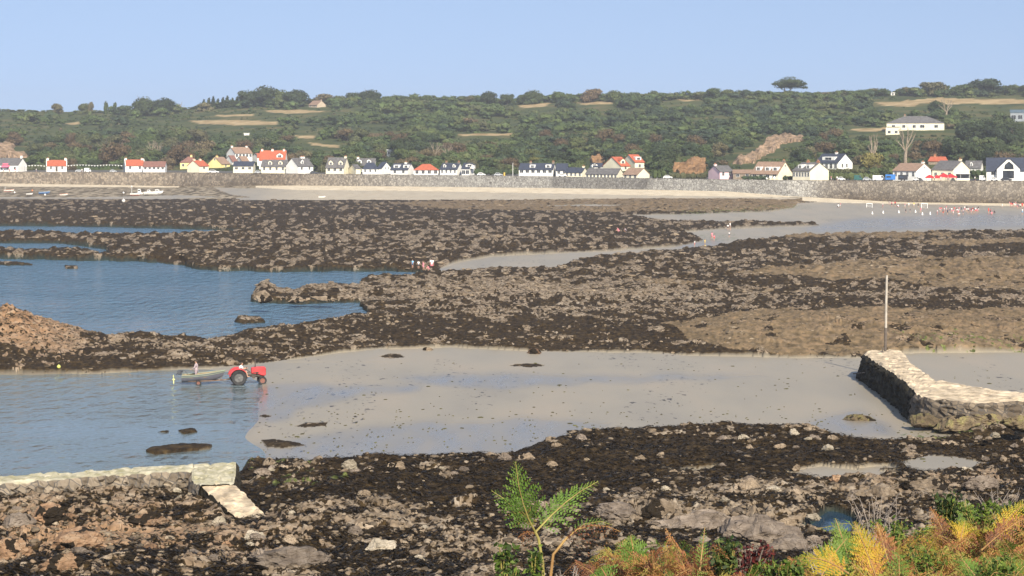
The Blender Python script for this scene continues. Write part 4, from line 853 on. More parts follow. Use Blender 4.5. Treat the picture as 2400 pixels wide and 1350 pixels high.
# notable trees on the skyline and in the village
def T(kind, u, vtop, vbase, wpx, label, name="tree", idx=None, group=None):
    vbase = max(vbase, float(v_crest(u)) + 5); s = px_s(u, vbase); base_h = {'round': 8.0, 'pine': 9.3, 'brown': 7.2, 'yellow': 5.5, 'slim': 8.5, 'bare': 12, 'spindly': 11}[kind]; base_w = {'round': 9.5, 'pine': 12, 'brown': 10, 'yellow': 8, 'slim': 2.4, 'bare': 9, 'spindly': 7}[kind]
    h = (vbase - vtop) / s / base_h; w = wpx / s / base_w
    return plant_tree(kind, u, vbase, h, label, group, name, "tree", idx, wide=w / h)
T('pine', 337, 223, 272, 66, "broad dark evergreen tree, left one of the pair on the left skyline", idx=0); T('pine', 384, 225, 270, 58, "broad dark evergreen tree, right one of the pair on the left skyline", idx=1)
T('pine', 583, 208, 252, 56, "dark evergreen at the left side of the tallest skyline clump", idx=2); T('pine', 622, 197, 250, 80, "tallest dark tree in the big skyline clump left of the farmhouse", idx=0); T('round', 662, 206, 251, 44, "mid-green tree between the dark skyline trees left of the farmhouse", idx=1); T('pine', 694, 205, 251, 62, "dark rounded tree just left of the ridge farmhouse", idx=1)
T('round', 758, 216, 243, 50, "grey-green tree behind the ridge farmhouse", idx=2); T('round', 795, 221, 243, 44, "low green tree right of the ridge farmhouse", idx=3)
T('pine', 834, 213, 238, 44, "dark flat-topped tree, left one of the touching skyline pair", idx=2); T('pine', 868, 207, 238, 62, "dark dome-shaped tree, right one of the touching skyline pair", idx=0)
T('pine', 1144, 210, 240, 42, "small dark round skyline tree, left of two beside a dip in the ridge", idx=1); T('pine', 1189, 217, 241, 34, "small dark round skyline tree, right of two beside a dip in the ridge", idx=2)
T('pine', 1250, 208, 240, 54, "dark spreading tree above the small pale field", idx=0); T('pine', 1226, 218, 241, 32, "low dark tree at the left end of the spreading skyline group", idx=1); T('round', 1312, 212, 240, 38, "green dome tree right of the dark spreading skyline tree", idx=4)
T('round', 1385, 206, 238, 50, "olive skyline tree where the ridge rises in the middle", idx=0); T('round', 1440, 208, 236, 46, "green skyline tree right of the olive one", idx=1); T('round', 1535, 210, 232, 24, "small round skyline tree above the long tan field", idx=5)
T('round', 1676, 202, 230, 44, "pale green dome tree on the ridge, left of its twin", idx=2); T('round', 1706, 206, 230, 40, "pale green dome tree on the ridge, right of its twin", idx=3)
for (u, vt, w, i) in [(1000, 220, 30, 1), (1100, 222, 26, 2), (1340, 218, 26, 3), (1480, 213, 30, 1), (1750, 208, 26, 4), (1780, 210, 30, 5), (1930, 214, 34, 0), (1985, 212, 30, 1), (2030, 206, 36, 2), (2070, 204, 36, 3), (2130, 203, 30, 0)]:
    T('round', u, vt, float(v_crest(u)) + 4, w, "small rounded green tree among others along the skyline", idx=i, group="small rounded trees along the skyline")
T('round', 2190, 189, 224, 62, "olive green tree on the ridge left of the tallest right-hand skyline tree", idx=4); T('round', 2308, 181, 224, 86, "broad grey-green tree, tallest on the right-hand skyline", idx=5); T('pine', 2368, 196, 222, 34, "small dark tree beside the tallest right-hand skyline tree", idx=1); T('round', 2250, 196, 224, 44, "low green tree between the two tall right-hand skyline trees", idx=0); T('pine', 2402, 196, 222, 34, "dark tree cut by the right edge of the skyline", idx=2)
for k, u in enumerate([478, 490, 500, 511, 523, 533, 545, 556]):
    T('slim', u, 232 - (k % 3) * 3 - k * .6, 252, 14, "slim dark conifer in the row left of the big skyline clump", idx=k, group="row of slim conifers on the ridge", name="conifer")
for (u, vt, w) in [(135, 240, 26), (195, 240, 28), (212, 236, 14), (248, 233, 12), (268, 238, 10)]:
    T('round', u, vt, 262, w, "small wind-bent tree on the bare left skyline", group="small trees on the bare left skyline")
T('bare', 422, 230, 264, 24, "lone thin tree with an open crown right of the dark evergreen pair", idx=1)
# umbrella pine with a bare forked trunk
def umbrella(u, vtop, vbase, wpx):
    s = px_s(u, vbase); h = (vbase - vtop) / s; w = wpx / s; r_ = np.random.default_rng(77); q = hill_pt(u, vbase)
    o = empty("umbrella_pine", (q.x, q.y, q.z - .3), 0, "tall umbrella-shaped pine with a bare forked trunk standing above the right skyline", "tree")
    lob = [((x * w, y * w, z * h), (rx * w, rx * w, rz * h)) for x, y, z, rx, rz in [(0, 0, .72, .28, .27), (-.22, .05, .64, .23, .20), (.22, -.05, .66, .24, .21), (.36, 0, .66, .14, .07), (-.38, 0, .66, .13, .06), (.0, .2, .76, .2, .1), (.05, -.2, .74, .2, .1), (.42, .0, .50, .10, .06), (-.1, 0, .70, .16, .07)]]
    V, T_ = crown_np(lob, 3200, .36, r_, .8); link("crown", np_mesh("crown", V, T_, [M_PINE]), o)
    ps = [tube_np([(-.12 * w, 0, -1), (-.12 * w, 0, h * .3), (-.14 * w, 0, h * .62)], [.5, .38, .25]), tube_np([(-.12 * w, 0, h * .15), (.03 * w, 0, h * .4), (.12 * w, 0, h * .65)], [.35, .28, .18]), tube_np([(.03 * w, 0, h * .4), (.2 * w, 0, h * .55), (.33 * w, 0, h * .64)], [.2, .14, .08]), tube_np([(-.12 * w, 0, h * .35), (-.26 * w, 0, h * .5), (-.36 * w, 0, h * .62)], [.2, .14, .08])]
    V, T_ = join_np(ps); link("trunk", np_mesh("trunk", V, T_, [M_BARK]), o)
umbrella(1850, 178, 230, 84)
# dead and bare trees near the village
def dead(u, vtop, vbase, wpx, label, Yq=None, i=0, name="dead_tree"):
    Y = Yq or hill_pt(u, vbase).y; s = F / Y; h = (vbase - vtop) / s; q = P(u, vbase, Y); r_ = np.random.default_rng(60 + i); w = wpx / s
    o = empty(name, q, 0, label, "tree")
    ps = [tube_np([(0, 0, -1), (0, 0, h * .25), (.03 * w, 0, h * .45)], [.055 * h, .045 * h, .035 * h], 8)]
    for (a, b, c, d) in [(-.05, .45, -.28, .98), (.03, .45, .12, 1.0), (.03, .42, .42, .85), (-.02, .4, -.42, .72), (.1, .6, .3, .97), (-.12, .62, -.12, .95)]:
        ps.append(tube_np([(a * w, 0, b * h), ((a + c) / 2 * w + .2, r_.uniform(-.5, .5), (b + d) / 2 * h), (c * w, r_.uniform(-1, 1), d * h)], [.022 * h, .015 * h, .006 * h], 5))
        for _ in range(7):
            t = r_.uniform(.25, .95); x = (a + (c - a) * t) * w; z = (b + (d - b) * t) * h; ps.append(tube_np([(x, 0, z), (x + r_.uniform(-.12, .12) * w, r_.uniform(-1, 1), z + r_.uniform(.03, .16) * h)], [.007 * h, .002 * h], 4))
    V, T_ = join_np(ps); link("trunk", np_mesh("trunk", V, T_, [M_DEAD]), o)
dead(2122, 302, 388, 56, "large bleached dead tree with a thick trunk below the cream villa", Yq=700, i=1)
dead(2046, 318, 402, 30, "thin bare grey tree beside the yellow-green bush behind the car park", Yq=680, i=2)
for k, (u, vt, vb, w) in enumerate([(1020, 333, 380, 46), (1048, 338, 380, 34)]): dead(u, vt, vb, w, ["pale leafless tree above the orange-roofed bungalow, left of two", "pale leafless tree above the orange-roofed bungalow, right of two"][k], i=3 + k, name="bare_tree")
for k, (u, vt, vb, w) in enumerate([(355, 328, 372, 34), (372, 334, 374, 26)]): dead(u, vt, vb, w, ["pale bare-branched tree above the long low wing, left of two", "pale bare-branched tree above the long low wing, right of two"][k], i=6 + k, name="bare_tree")
dead(2218, 232, 282, 44, "pale leafless tree on the hill right above the cream villa", i=9, name="bare_tree")
dead(2330, 268, 312, 30, "pale bare tree among dark pines right of the villa", i=10, name="bare_tree")
for (kind, u, vt, vb, w, lab) in [('yellow', 2042, 352, 404, 62, "yellow-green bushy tree behind the parked vans"), ('yellow', 1012 + 45, 366, 384, 26, "yellow-green bush above the house with brown chimneys"), ('yellow', 1265, 366, 388, 48, "yellow-green bush behind the long two-dormered house"),
                                  ('brown', 262, 328, 392, 78, "large brown-leaved tree between the two orange-roofed cottages"), ('brown', 425, 330, 388, 70, "large brown-leaved tree above the leftmost yellow house"), ('brown', 168, 366, 400, 34, "low brown bush right of the lone orange-roofed cottage"), ('brown', 2352, 348, 398, 62, "brown-leaved tree left of the modern white house"),
                                  ('round', 1355, 358, 392, 36, "bright green tree behind the short cream cottage"), ('round', 2010 + 170, 388, 410, 30, "green bush between the white cottage and cream house")]:
    T(kind, u, vt, vb, w, lab)
for (u, vt, vb, w, lab) in [(2240, 318, 372, 80, "large dark spreading cypress above the red-roofed house"), (2180, 320, 366, 60, "dark cypress between the dead tree and the large spreading cypress"), (2300, 330, 380, 76, "large dark cypress above the serving trailer"), (2275, 282, 330, 84, "tall dark cypress right of the cream villa's terrace"), (2345, 262, 318, 78, "tall dark tree left of the modern grey hillside house"), (2380, 300, 352, 80, "dark tree at the right edge above the brown-leaved tree"), (2195, 232, 272, 46, "very dark tree standing behind the right end of the villa"), (1880, 340, 384, 66, "dark tree between the crag and the white chalet"), (1955, 322, 362, 70, "broad dark tree above the white chalet"), (1556, 340, 398, 62, "large dark green tree right of the red-roofed pair"), (940, 318, 366, 60, "dark blue-green tree beside the white boxy building")]:
    T('pine', u, vt, vb, w, lab)
# numbered rows of ordinary woodland trees, nearest the houses
NAMES = {'round': ("rounded leafy tree in the wooded slope close behind the seafront houses", "rounded trees on the slope behind the houses"), 'pine': ("dark evergreen tree in the wooded slope close behind the seafront houses", "dark evergreens on the slope behind the houses"), 'brown': ("brown-leaved tree in the wooded slope close behind the seafront houses", "brown-leaved trees on the slope behind the houses")}
LANDM = [(20, "the cafe"), (85, "the dark hedge by the cafe"), (132, "the lone orange-roofed cottage"), (200, "the left white van"), (265, "the low olive hedge"), (312, "the joined orange-roofed cottage"), (362, "the long low wing"), (440, "the leftmost yellow house"), (508, "the yellow gabled house"), (560, "the tall white house"), (640, "the big red-roofed house"), (700, "the big bare white gable"), (738, "the pale two-dormered cottage"), (790, "the tall-chimneyed house"), (855, "the hipped navy roof"), (940, "the flat white dormers"), (1000, "the orange-roofed bungalow"), (1060, "the house with brown chimneys"), (1130, "the white car on the road"), (1202, "the flagpole"), (1260, "the long two-dormered house"), (1345, "the short cream cottage"), (1410, "the long low cream cottage"), (1480, "the red-roofed pair"), (1545, "the dark green bush"), (1615, "the orange earth bank"), (1690, "the pink cottage"), (1740, "the stone shed"), (1810, "the beige-roofed house"), (1900, "the two-chimney cream house"), (1960, "the white chalet"), (2011, "the green van"), (2060, "the long white van"), (2115, "the black trailer"), (2150, "the white cottage gable"), (2205, "the red canopies"), (2255, "the serving trailer"), (2300, "the small van"), (2350, "the modern white house"), (2430, "the right edge of the photo")]
def near_l(u): return min(LANDM, key=lambda a: abs(a[0] - u))[1]
def tree_label(kind, u, row): return "%s %s %s" % ({'round': "rounded green tree", 'pine': "dark evergreen tree", 'brown': "brown-leaved tree"}[kind], ["at the foot of the slope behind", "low on the slope above", "halfway up above", "high in the wood above"][row], near_l(u))
cnt = 0
for row, (t0, hh) in enumerate([(0.02, 30), (0.13, 32), (0.26, 32), (0.40, 30)]):
    u = -40 + row * 13
    while u < 2450:
        t = t0 + rnd.uniform(-.04, .05); t = max(.01, t); v = float(hill_v(u, t)); s = px_s(u, v); h_px = hh * rnd.uniform(.75, 1.25) * (1.25 if u > 2150 and row > 0 else 1)
        w_px = h_px * rnd.uniform(1.05, 1.5)
        if not in_keep(u, v, h_px, w_px) and not hits_field(u, v, h_px, w_px) and cnt < 250:
            z = rnd.random(); dark = 0.22 if u < 1100 else 0.34; dark = 0.7 if u > 2120 else dark; kind = 'pine' if z < dark else ('brown' if z < dark + .16 else 'round')
            bh = {'round': 8.0, 'pine': 9.3, 'brown': 7.2}[kind]; bw = {'round': 9.5, 'pine': 12, 'brown': 10}[kind]
            plant_tree(kind, u, v, h_px / s / bh, tree_label(kind, u, row), NAMES[kind][1], wide=(w_px / bw) / (h_px / bh)); cnt += 1
        u += w_px * rnd.uniform(.62, .95) * 1.0
# the far wood and scrub that reads as one mass
r_ = np.random.default_rng(99)
LOWP = []
for i in range(8):
    V, T_ = crown_np(round_lobes(r_, 1.0, 1.0, 5, .0), 190, .062, r_, .8); LOWP.append((V, T_))
VV_ = []; TT_ = []; tint = []; k = 0; placed = 0
def add_crown(u, v, hpx, wpx, tn):
    global k, placed
    q = hill_pt(u, v); s = F / q.y; V, T_ = LOWP[r_.integers(8)]; a = r_.uniform(0, 6.28); c_, s_ = math.cos(a), math.sin(a)
    w = wpx / s; h = hpx / s; W3 = np.stack([(V[:, 0] * c_ - V[:, 1] * s_) * w + q.x, (V[:, 0] * s_ + V[:, 1] * c_) * w + q.y, V[:, 2] * h + q.z - .12 * h], -1)
    VV_.append(W3); TT_.append(T_ + k); tint.append(np.full(len(V), tn)); k += len(V); placed += 1
for i in range(4600):
    u = r_.uniform(-300, 2700); t = r_.uniform(0.0, 1.0) ** 0.9; v = float(hill_v(u, t)) + .5
    patch = float(pn(np.array([u / 110.0]), np.array([v / 26.0]), 401)[0]); scrub = float(pn(np.array([u / 160.0 + 7]), np.array([v / 20.0]), 402)[0])
    big = r_.uniform(15, 33); 
    if scrub > 0.28 or (u < 900 and 0.35 < t < .95 and scrub > -.15): big = r_.uniform(5, 9)
    if t > .9: big *= .8
    wpx = big * r_.uniform(1.2, 1.8)
    if hits_field(u, v, big, wpx):
        if r_.random() < .6: continue
        big = 3.0; wpx = 6
        if hits_field(u, v, big, wpx): continue
    if in_keep(u, v, big, wpx):
        big = 6; wpx = 12
        if in_keep(u, v, big, wpx): continue
    tn = np.clip(0.36 + 0.42 * patch + r_.normal() * .17 - (0.12 if 1200 < u < 1800 else 0), 0, 1); add_crown(u, v, big, wpx, tn)
for u in np.arange(-300, 2700, 5.5):
    if u < 470: 
        if r_.random() < .45: add_crown(u, float(v_crest(u)) + 2, r_.uniform(4, 9), r_.uniform(12, 26), r_.uniform(.2, .7))
        continue
    if 700 < u < 800 and r_.random() < .7: continue
    if 2060 < u < 2100: continue
    hh = r_.uniform(11, 24) * (.8 if u < 1100 else 1.0); add_crown(u, float(v_crest(u)) + r_.uniform(0, 4), hh, hh * r_.uniform(1.2, 2.0), np.clip(r_.normal(.35, .2), 0, 1))
wood = link("woodland", np_mesh("woodland", np.concatenate(VV_), np.concatenate(TT_), [M_LEAFA], attrs={"tint": np.concatenate(tint)})); tag(wood, kind='stuff')
tag(wood, "dense mixed wood and scrub covering the hillside above the village", "woodland")
# garden hedges and bushes between houses and on the promenade edge
def hedge(u0, u1, vt, vb, Y, label, m=None, d=1.6, name="hedge"):
    s = F / Y; L_ = (u1 - u0) / s; h = (vb - vt) / s; uc = (u0 + u1) / 2; q = P(uc, vb, Y); n = max(3, int(L_ / 1.6)); r2 = np.random.default_rng(int(u0))
    lob = [(((i + .5) / n * L_ - L_ / 2, 0, h * .45), (L_ / n * .75, d * .5, h * .55 * r2.uniform(.85, 1.15))) for i in range(n)]
    V, T_ = crown_np(lob, int(60 * L_), .2, r2, .92); o = link(name, np_mesh(name, V, T_, [m or M_LEAF])); o.location = q; tag(o, label, "hedge"); return o
hedge(1905, 2060, 404, 420, 640, "long dark clipped hedge along the road between the cream house and the car park")
hedge(1740, 1905, 412, 421, 640, "low dark hedge in front of the beige-roofed and two-chimney houses")
hedge(1935, 2060, 395, 405, 660, "long green terrace hedge below the white chalet house")
hedge(1530, 1560, 397, 419, 668, "dark green bush right of the low cottages", d=3, name="bush")
hedge(1570, 1655, 404, 420, 665, "low scrub hedge below the orange earth bank")
hedge(60, 106, 384, 401, 850, "dark hedge between the cafe and the lone orange-roofed cottage")
hedge(158, 288, 388, 402, 848, "low olive hedge between the two orange-roofed cottages")
hedge(2276, 2310, 396, 416, 640, "green bush left of the modern white house", d=3, name="bush")
hedge(1112, 1212, 396, 409, 735, "rough green hedge on the roadside between the two groups of houses")
hedge(745, 762, 385, 405, 790, "dark bush squeezed between two dormered houses", d=3, name="bush")
# ---------------------------------------------------------------- quays, pole
M_PAVE = mat("pale_quay_paving", (0.62, 0.51, 0.37), 0.85, scale=1.3, col2=(0.27, 0.22, 0.16), bump=0.8, spec=0.15)
M_LICH = mat("lichened_quay_paving", (0.50, 0.46, 0.35), 0.85, scale=1.6, col2=(0.27, 0.25, 0.15), bump=0.8, spec=0.15)
M_WEEDY = mat("weed_covered_masonry", (0.040, 0.034, 0.022), 0.85, scale=1.4, col2=(0.008, 0.007, 0.005), bump=1.0, spec=0.15)
def strip_grid(L_, R_, n, m, z, rough=0.05, seed=0):
    """top surface between two edge polylines, uneven like laid slabs"""
    L_ = np.array(L_, float); R_ = np.array(R_, float)
    def rs(P_):
        d = np.concatenate([[0], np.cumsum(np.linalg.norm(np.diff(P_, axis=0), axis=1))]); t = np.linspace(0, d[-1], n); return np.stack([np.interp(t, d, P_[:, k]) for k in range(P_.shape[1])], -1)
    a = rs(L_); b = rs(R_); t = np.linspace(0, 1, m)[None, :, None]
    G = a[:, None, :2] * (1 - t) + b[:, None, :2] * t
    zz = z if np.isscalar(z) else np.interp(np.linspace(0, 1, n), np.linspace(0, 1, len(z)), z)[:, None]
    s1, s2, s3 = cells(G[..., 0] / 0.9, G[..., 1] / 1.6, seed + 5)
    Z = zz + rough * (s3 - .5) * 1.6 + rough * pn(G[..., 0] / .5, G[..., 1] / .5, seed) - rough * 1.2 * ((s2 - s1) < .09)
    Z[:, 0] -= 0.05; Z[:, -1] -= 0.05
    return np.concatenate([G, Z[..., None]], -1)
def skirt(edge, zb, batter, rows=10, rough=0.10, seed=0, outward=None):
    """rough masonry face hanging from an edge polyline"""
    e = np.array(edge, float); n = len(e); d = np.gradient(e[:, :2], axis=0); nn = np.stack([d[:, 1], -d[:, 0]], -1); nn /= np.linalg.norm(nn, axis=1)[:, None] + 1e-9
    if outward is not None and (nn.mean(0) @ np.array(outward)) < 0: nn = -nn
    out = []
    for k in range(rows):
        t = k / (rows - 1); z = e[:, 2] * (1 - t) + zb * t; s = np.cumsum(np.concatenate([[0], np.linalg.norm(np.diff(e[:, :2], axis=0), axis=1)]))
        c1, c2, c3 = cells(s / .42, z / .32, seed); off = batter * t + rough * ((c2 - c1) > .12) * (.4 + c3) * (1 if 0 < k else 0)
        out.append(np.concatenate([e[:, :2] + nn * off[:, None], z[:, None]], -1))
    return np.stack(out)
def Z2(u, v, z): Y = F * (H - z) / (v - HZ); return ((u - 1200) * Y / F, Y)
def grid_part(name, G, m, parent, smooth=False):
    o = grid_mesh(name, G, m, kind=None, smooth=smooth); o.parent = parent; return o
zt = 2.15
Le = [Z2(u, v, zt) for u, v in [(2036, 821), (2024, 828), (2040, 838), (2062, 852), (2092, 872), (2122, 894), (2150, 922), (2178, 932), (2230, 938), (2290, 942), (2400, 938), (2700, 950), (3100, 962)]]
Re = [Z2(u, v, zt) for u, v in [(2060, 820), (2112, 821), (2124, 834), (2132, 846), (2150, 860), (2172, 876), (2192, 889), (2215, 894), (2250, 898), (2290, 906), (2400, 920), (2700, 928), (3100, 935)]]
q = Z2(2100, 880, 0); quay = empty("stone_quay", (0, 0, 0), 0, "bent pale-topped stone quay with dark weedy side standing on the sand at the right", "quay")
Gt = strip_grid(Le, Re, 150, 16, zt, 0.07, 5); grid_part("paving", Gt, M_PAVE, quay)
ks = int(150 * 0.40)
grid_part("weedy_wall", skirt(Gt[:74, 0], -0.3, 0.5, 16, .20, 7, (-1, 0)), M_WEEDY, quay)
grid_part("front_wall", skirt(Gt[73:, 0], -0.3, 0.5, 14, .16, 9, (0, -1)), M_PIER, quay)
grid_part("back_wall", skirt(Gt[:, -1], -0.3, 0.4, 8, .1, 11, (1, 1)), M_PIER, quay)
grid_part("end_wall", skirt(Gt[0, :], -0.3, 0.5, 10, .1, 13, (0, 1)), M_PIER, quay)
for o_ in quay.children:
    if o_.name.startswith(("front", "back", "end")):
        n_ = len(o_.data.vertices)
        for an, val in (("tone", .55), ("hue", .0)):
            a = o_.data.attributes.new(an, 'FLOAT', 'POINT'); a.data.foreach_set("value", np.full(n_, val, np.float32))
# tapering mark pole at the end of the quay
px0 = Z2(2077, 824, zt)
M_POLE = mat("weathered_pole_wood", (0.46, 0.42, 0.36), 0.8, scale=2.0, col2=(0.30, 0.27, 0.23)); M_POLED = mat("tarred_pole_foot", (0.11, 0.09, 0.075), 0.8, scale=3.0)
pole = empty("marker_pole", (px0[0], px0[1], zt), 0, "tall thin grey wooden pole standing on the end of the right stone quay", "pole")
V, T_ = tube_np([(-.03, 0, 1.9), (0, 0, 4), (.05, 0, 6.15)], [.10, .10, .085], 10); link("upper_pole", np_mesh("upper_pole", V, T_, [M_POLE]), pole)
V, T_ = tube_np([(-.08, 0, -.2), (-.05, 0, 1), (-.03, 0, 1.92)], [.10, .11, .12], 10); link("pole_foot", np_mesh("pole_foot", V, T_, [M_POLED]), pole)
V, T_ = tube_np([(-.28, 0, -.05), (-.28, 0, .25), (-.1, 0, .3)], [.05, .05, .05], 6); link("bracket", np_mesh("bracket", V, T_, [M_POLED]), pole)
a = Z2(1990, 868, .3); b = Z2(2018, 876, .9)
V, T_ = tube_np([(a[0], a[1] - 2, .25), (b[0] + .3, b[1], 1.0)], [.05, .05], 6); st = link("wooden_spar", np_mesh("wooden_spar", V, T_, [M_POLED])); tag(st, "thin dark spar leaning against the far end of the right stone quay", "spar")
# left quay with ramp
zt1 = 1.5
Lf = [Z2(u, v, zt1) for u, v in [(-700, 1150), (0, 1131), (200, 1118), (400, 1104), (452, 1102)]]
Rf = [Z2(u, v, zt1) for u, v in [(-700, 1124), (0, 1113), (200, 1102), (400, 1089), (452, 1087)]]
quay2 = empty("stone_quay", (0, 0, 0), 0, "low lichen-covered stone quay with a pale sloping ramp at the lower left", "quay")
G1 = strip_grid(Lf, Rf, 160, 8, zt1, .055, 25); grid_part("paving", G1, M_LICH, quay2)
G2 = strip_grid([Z2(u, v, zt1) for u, v in [(450, 1102), (449, 1124), (470, 1140)]], [Z2(u, v, zt1) for u, v in [(553, 1084), (553, 1108), (548, 1134)]], 22, 22, zt1 + .03, .06, 26); grid_part("end_platform", G2, M_LICH, quay2)
G2b = strip_grid([Z2(u, v, zt1) for u, v in [(449, 1087), (451, 1102)]], [Z2(u, v, zt1) for u, v in [(553, 1084), (553, 1092)]], 10, 20, zt1 + .02, .06, 29); grid_part("platform_edge", G2b, M_LICH, quay2)
G3 = strip_grid([Z2(468, 1136, 1.5), Z2(505, 1166, 1.2), Z2(550, 1205, .85), Z2(575, 1222, .6)], [Z2(549, 1132, 1.5), Z2(572, 1156, 1.2), Z2(612, 1196, .85), Z2(632, 1216, .6)], 50, 14, [1.5, 1.22, .92, .72], .06, 27); grid_part("ramp", G3, M_PAVE, quay2)
grid_part("front_wall", skirt(G1[:, 0], -0.2, 0.25, 12, .15, 31, (0, -1)), M_PIER, quay2)
grid_part("back_wall", skirt(G1[:, -1], -0.6, 0.3, 8, .1, 33, (0, 1)), M_PIER, quay2)
grid_part("end_wall", skirt(np.concatenate([G2b[:, -1], G2[:, -1]]), -0.4, .25, 10, .12, 35, (1, 0)), M_WEEDY, quay2)
grid_part("platform_wall", skirt(G2[:, 0], -0.2, .2, 8, .1, 36, (-1, 0)), M_PIER, quay2)
grid_part("ramp_side", skirt(G3[:, 0], -0.2, .15, 6, .06, 37, (-1, -.5)), M_WEEDY, quay2); grid_part("ramp_side", skirt(G3[:, -1], -0.2, .15, 6, .06, 38, (1, .5)), M_PIER, quay2)
for o_ in quay2.children:
    if "tone" not in o_.data.attributes and o_.data.materials[0] == M_PIER:
        n_ = len(o_.data.vertices)
        for an, val in (("tone", .30), ("hue", .0)):
            a = o_.data.attributes.new(an, 'FLOAT', 'POINT'); a.data.foreach_set("value", np.full(n_, val, np.float32))

# ---------------------------------------------------------------- people
M_SKIN = mat("skin", (0.52, 0.30, 0.21), 0.6, var=.05); M_HAIR = mat("dark_hair", (0.05, 0.035, 0.025), 0.7); M_EYE = mat("eye", (0.02, 0.02, 0.02), 0.3)
def cloth(n, c): return mat(n, c, 0.85, var=.08, scale=4)
C_ = {'white': cloth("white_cloth", (.75, .74, .72)), 'pink': cloth("pink_cloth", (.65, .22, .27)), 'red': cloth("red_cloth", (.60, .05, .05)), 'blue': cloth("pale_blue_cloth", (.25, .50, .75)), 'dark': cloth("dark_cloth", (.03, .03, .045)), 'yellow': cloth("yellow_cloth", (.75, .55, .10)), 'grey': cloth("grey_pink_cloth", (.36, .29, .31)), 'navy': cloth("navy_cloth", (.04, .06, .13))}
def ball(c, r, k=ICO2): r = np.array(r if hasattr(r, '__len__') else (r, r, r)); return k[0] * r + np.array(c), k[1]
def capsule(pts, rad, seg=10):
    ps = [tube_np(pts, rad, seg)]
    for p, r in zip(pts, rad): ps.append(ball(p, r * .99, ICO2))
    return join_np(ps)
def remesh(name, parts, m, vox=0.013, smooth=3):
    V, T_ = join_np(parts); o = link("tmp", np_mesh("tmp", V, T_)); md = o.modifiers.new("r", 'REMESH'); md.mode = 'VOXEL'; md.voxel_size = vox
    sm = o.modifiers.new("s", 'SMOOTH'); sm.factor = .5; sm.iterations = smooth
    dg = bpy.context.evaluated_depsgraph_get(); me = bpy.data.meshes.new_from_object(o.evaluated_get(dg)); bpy.data.objects.remove(o); me.name = name
    me.materials.clear(); me.materials.append(m); me.polygons.foreach_set("use_smooth", np.full(len(me.polygons), True)); return me
POSES = {}
def A_(*a): return np.array(a, float)
def make_pose(key, J, vox=0.014, long_shirt=False, short_sleeve=True, skirt_=False):
    """J: joint positions; the body is one remeshed surface, clothes follow the same joints"""
    pel, ch, nk, hd = J['pel'], J['ch'], J['nk'], J['hd']; side = A_(0, 1, 0)
    up = (nk - pel) / np.linalg.norm(nk - pel); body = [capsule([pel, (pel + ch) / 2, ch], [.135, .12, .14]), capsule([pel + side * .07, pel - side * .07], [.12, .12]), capsule([ch + side * .13, ch - side * .13], [.085, .085]), capsule([ch, nk, hd - (hd - nk) * .3], [.11, .06, .055]), ball(hd, (.088, .075, .115))]
    fw = J.get('fw', A_(1, 0, 0)); lat = np.cross(A_(0, 0, 1), fw)
    body += [capsule([hd + fw * .085 - A_(0, 0, .01), hd + fw * .105 - A_(0, 0, .03)], [.014, .018]), ball(hd + lat * .078, (.018, .012, .03)), ball(hd - lat * .078, (.018, .012, .03)), ball(hd + fw * .05 - A_(0, 0, .085), (.04, .04, .03)), capsule([hd + fw * .078 + lat * .018 - A_(0, 0, .062), hd + fw * .078 - lat * .018 - A_(0, 0, .062)], [.010, .010])]
    for s in ('l', 'r'):
        k = 1 if s == 'l' else -1; sh, el, wr = J['sh' + s], J['el' + s], J['wr' + s]; hp, kn, an = J['hp' + s], J['kn' + s], J['an' + s]
        body.append(capsule([sh, el, wr], [.052, .042, .028])); d = (wr - el) / np.linalg.norm(wr - el); w2 = np.cross(d, A_(.3, .2, 1)); w2 /= np.linalg.norm(w2); bend = np.cross(w2, d)
        body.append(capsule([wr, wr + d * .05, wr + d * .085], [.027, .034, .030]))
        for i, L_ in enumerate((.060, .072, .076, .066)):       # little, ring, middle and index finger, each bent at the knuckles
            b0 = wr + d * .085 + w2 * (i - 1.5) * .019; b1 = b0 + d * L_ * .55 + bend * .008; b2 = b1 + d * L_ * .4 + bend * .022; body.append(capsule([b0 - d * .01, b1, b2], [.0105, .0095, .0085], 6))
        t0 = wr + d * .03 + w2 * .028; body.append(capsule([t0, t0 + w2 * .028 + d * .022, t0 + w2 * .036 + d * .05], [.013, .012, .010], 6))
        body.append(capsule([hp, kn], [.088, .056])); body.append(capsule([kn, (kn + an) / 2, an], [.056, .05, .034])); tf = J.get('ft' + s, an + fw * .16 - A_(0, 0, .05)); body.append(capsule([an - A_(0, 0, .035), tf], [.038, .030]))
    bd = remesh("body", body, M_SKIN, vox)
    gr = 1.16; sp = [capsule([pel + up * .02, (pel + ch) / 2, ch], [.158, .15, .165]), capsule([ch + side * .14, ch - side * .14], [.102, .102]), capsule([ch, nk - up * .03], [.12, .075])]
    for s in ('l', 'r'):
        sh, el, wr = J['sh' + s], J['el' + s], J['wr' + s]; e2 = sh + (el - sh) * .6 if short_sleeve else el
        sp.append(capsule([sh, e2] if short_sleeve else [sh, el, el + (wr - el) * .85], [.068, .062] if short_sleeve else [.068, .058, .048]))
    if long_shirt: sp.append(capsule([pel + side * .05, pel - side * .05 - up * .12], [.165, .165]))
    shirt = remesh("shirt", sp, C_['white'], .02, 2)
    sp = [capsule([pel + side * .07 + up * .03, pel - side * .07 + up * .03], [.145, .145])]
    for s in ('l', 'r'): hp, kn = J['hp' + s], J['kn' + s]; sp.append(capsule([hp, hp + (kn - hp) * (.62 if not skirt_ else .95)], [.108, .09]))
    shorts = remesh("shorts", sp, C_['navy'], .02, 2)
    hair = remesh("hair", [ball(hd - fw * .018 + A_(0, 0, .022), (.097, .088, .112)), ball(hd - fw * .05 - A_(0, 0, .04), (.05, .07, .06))], M_HAIR, .016, 2)
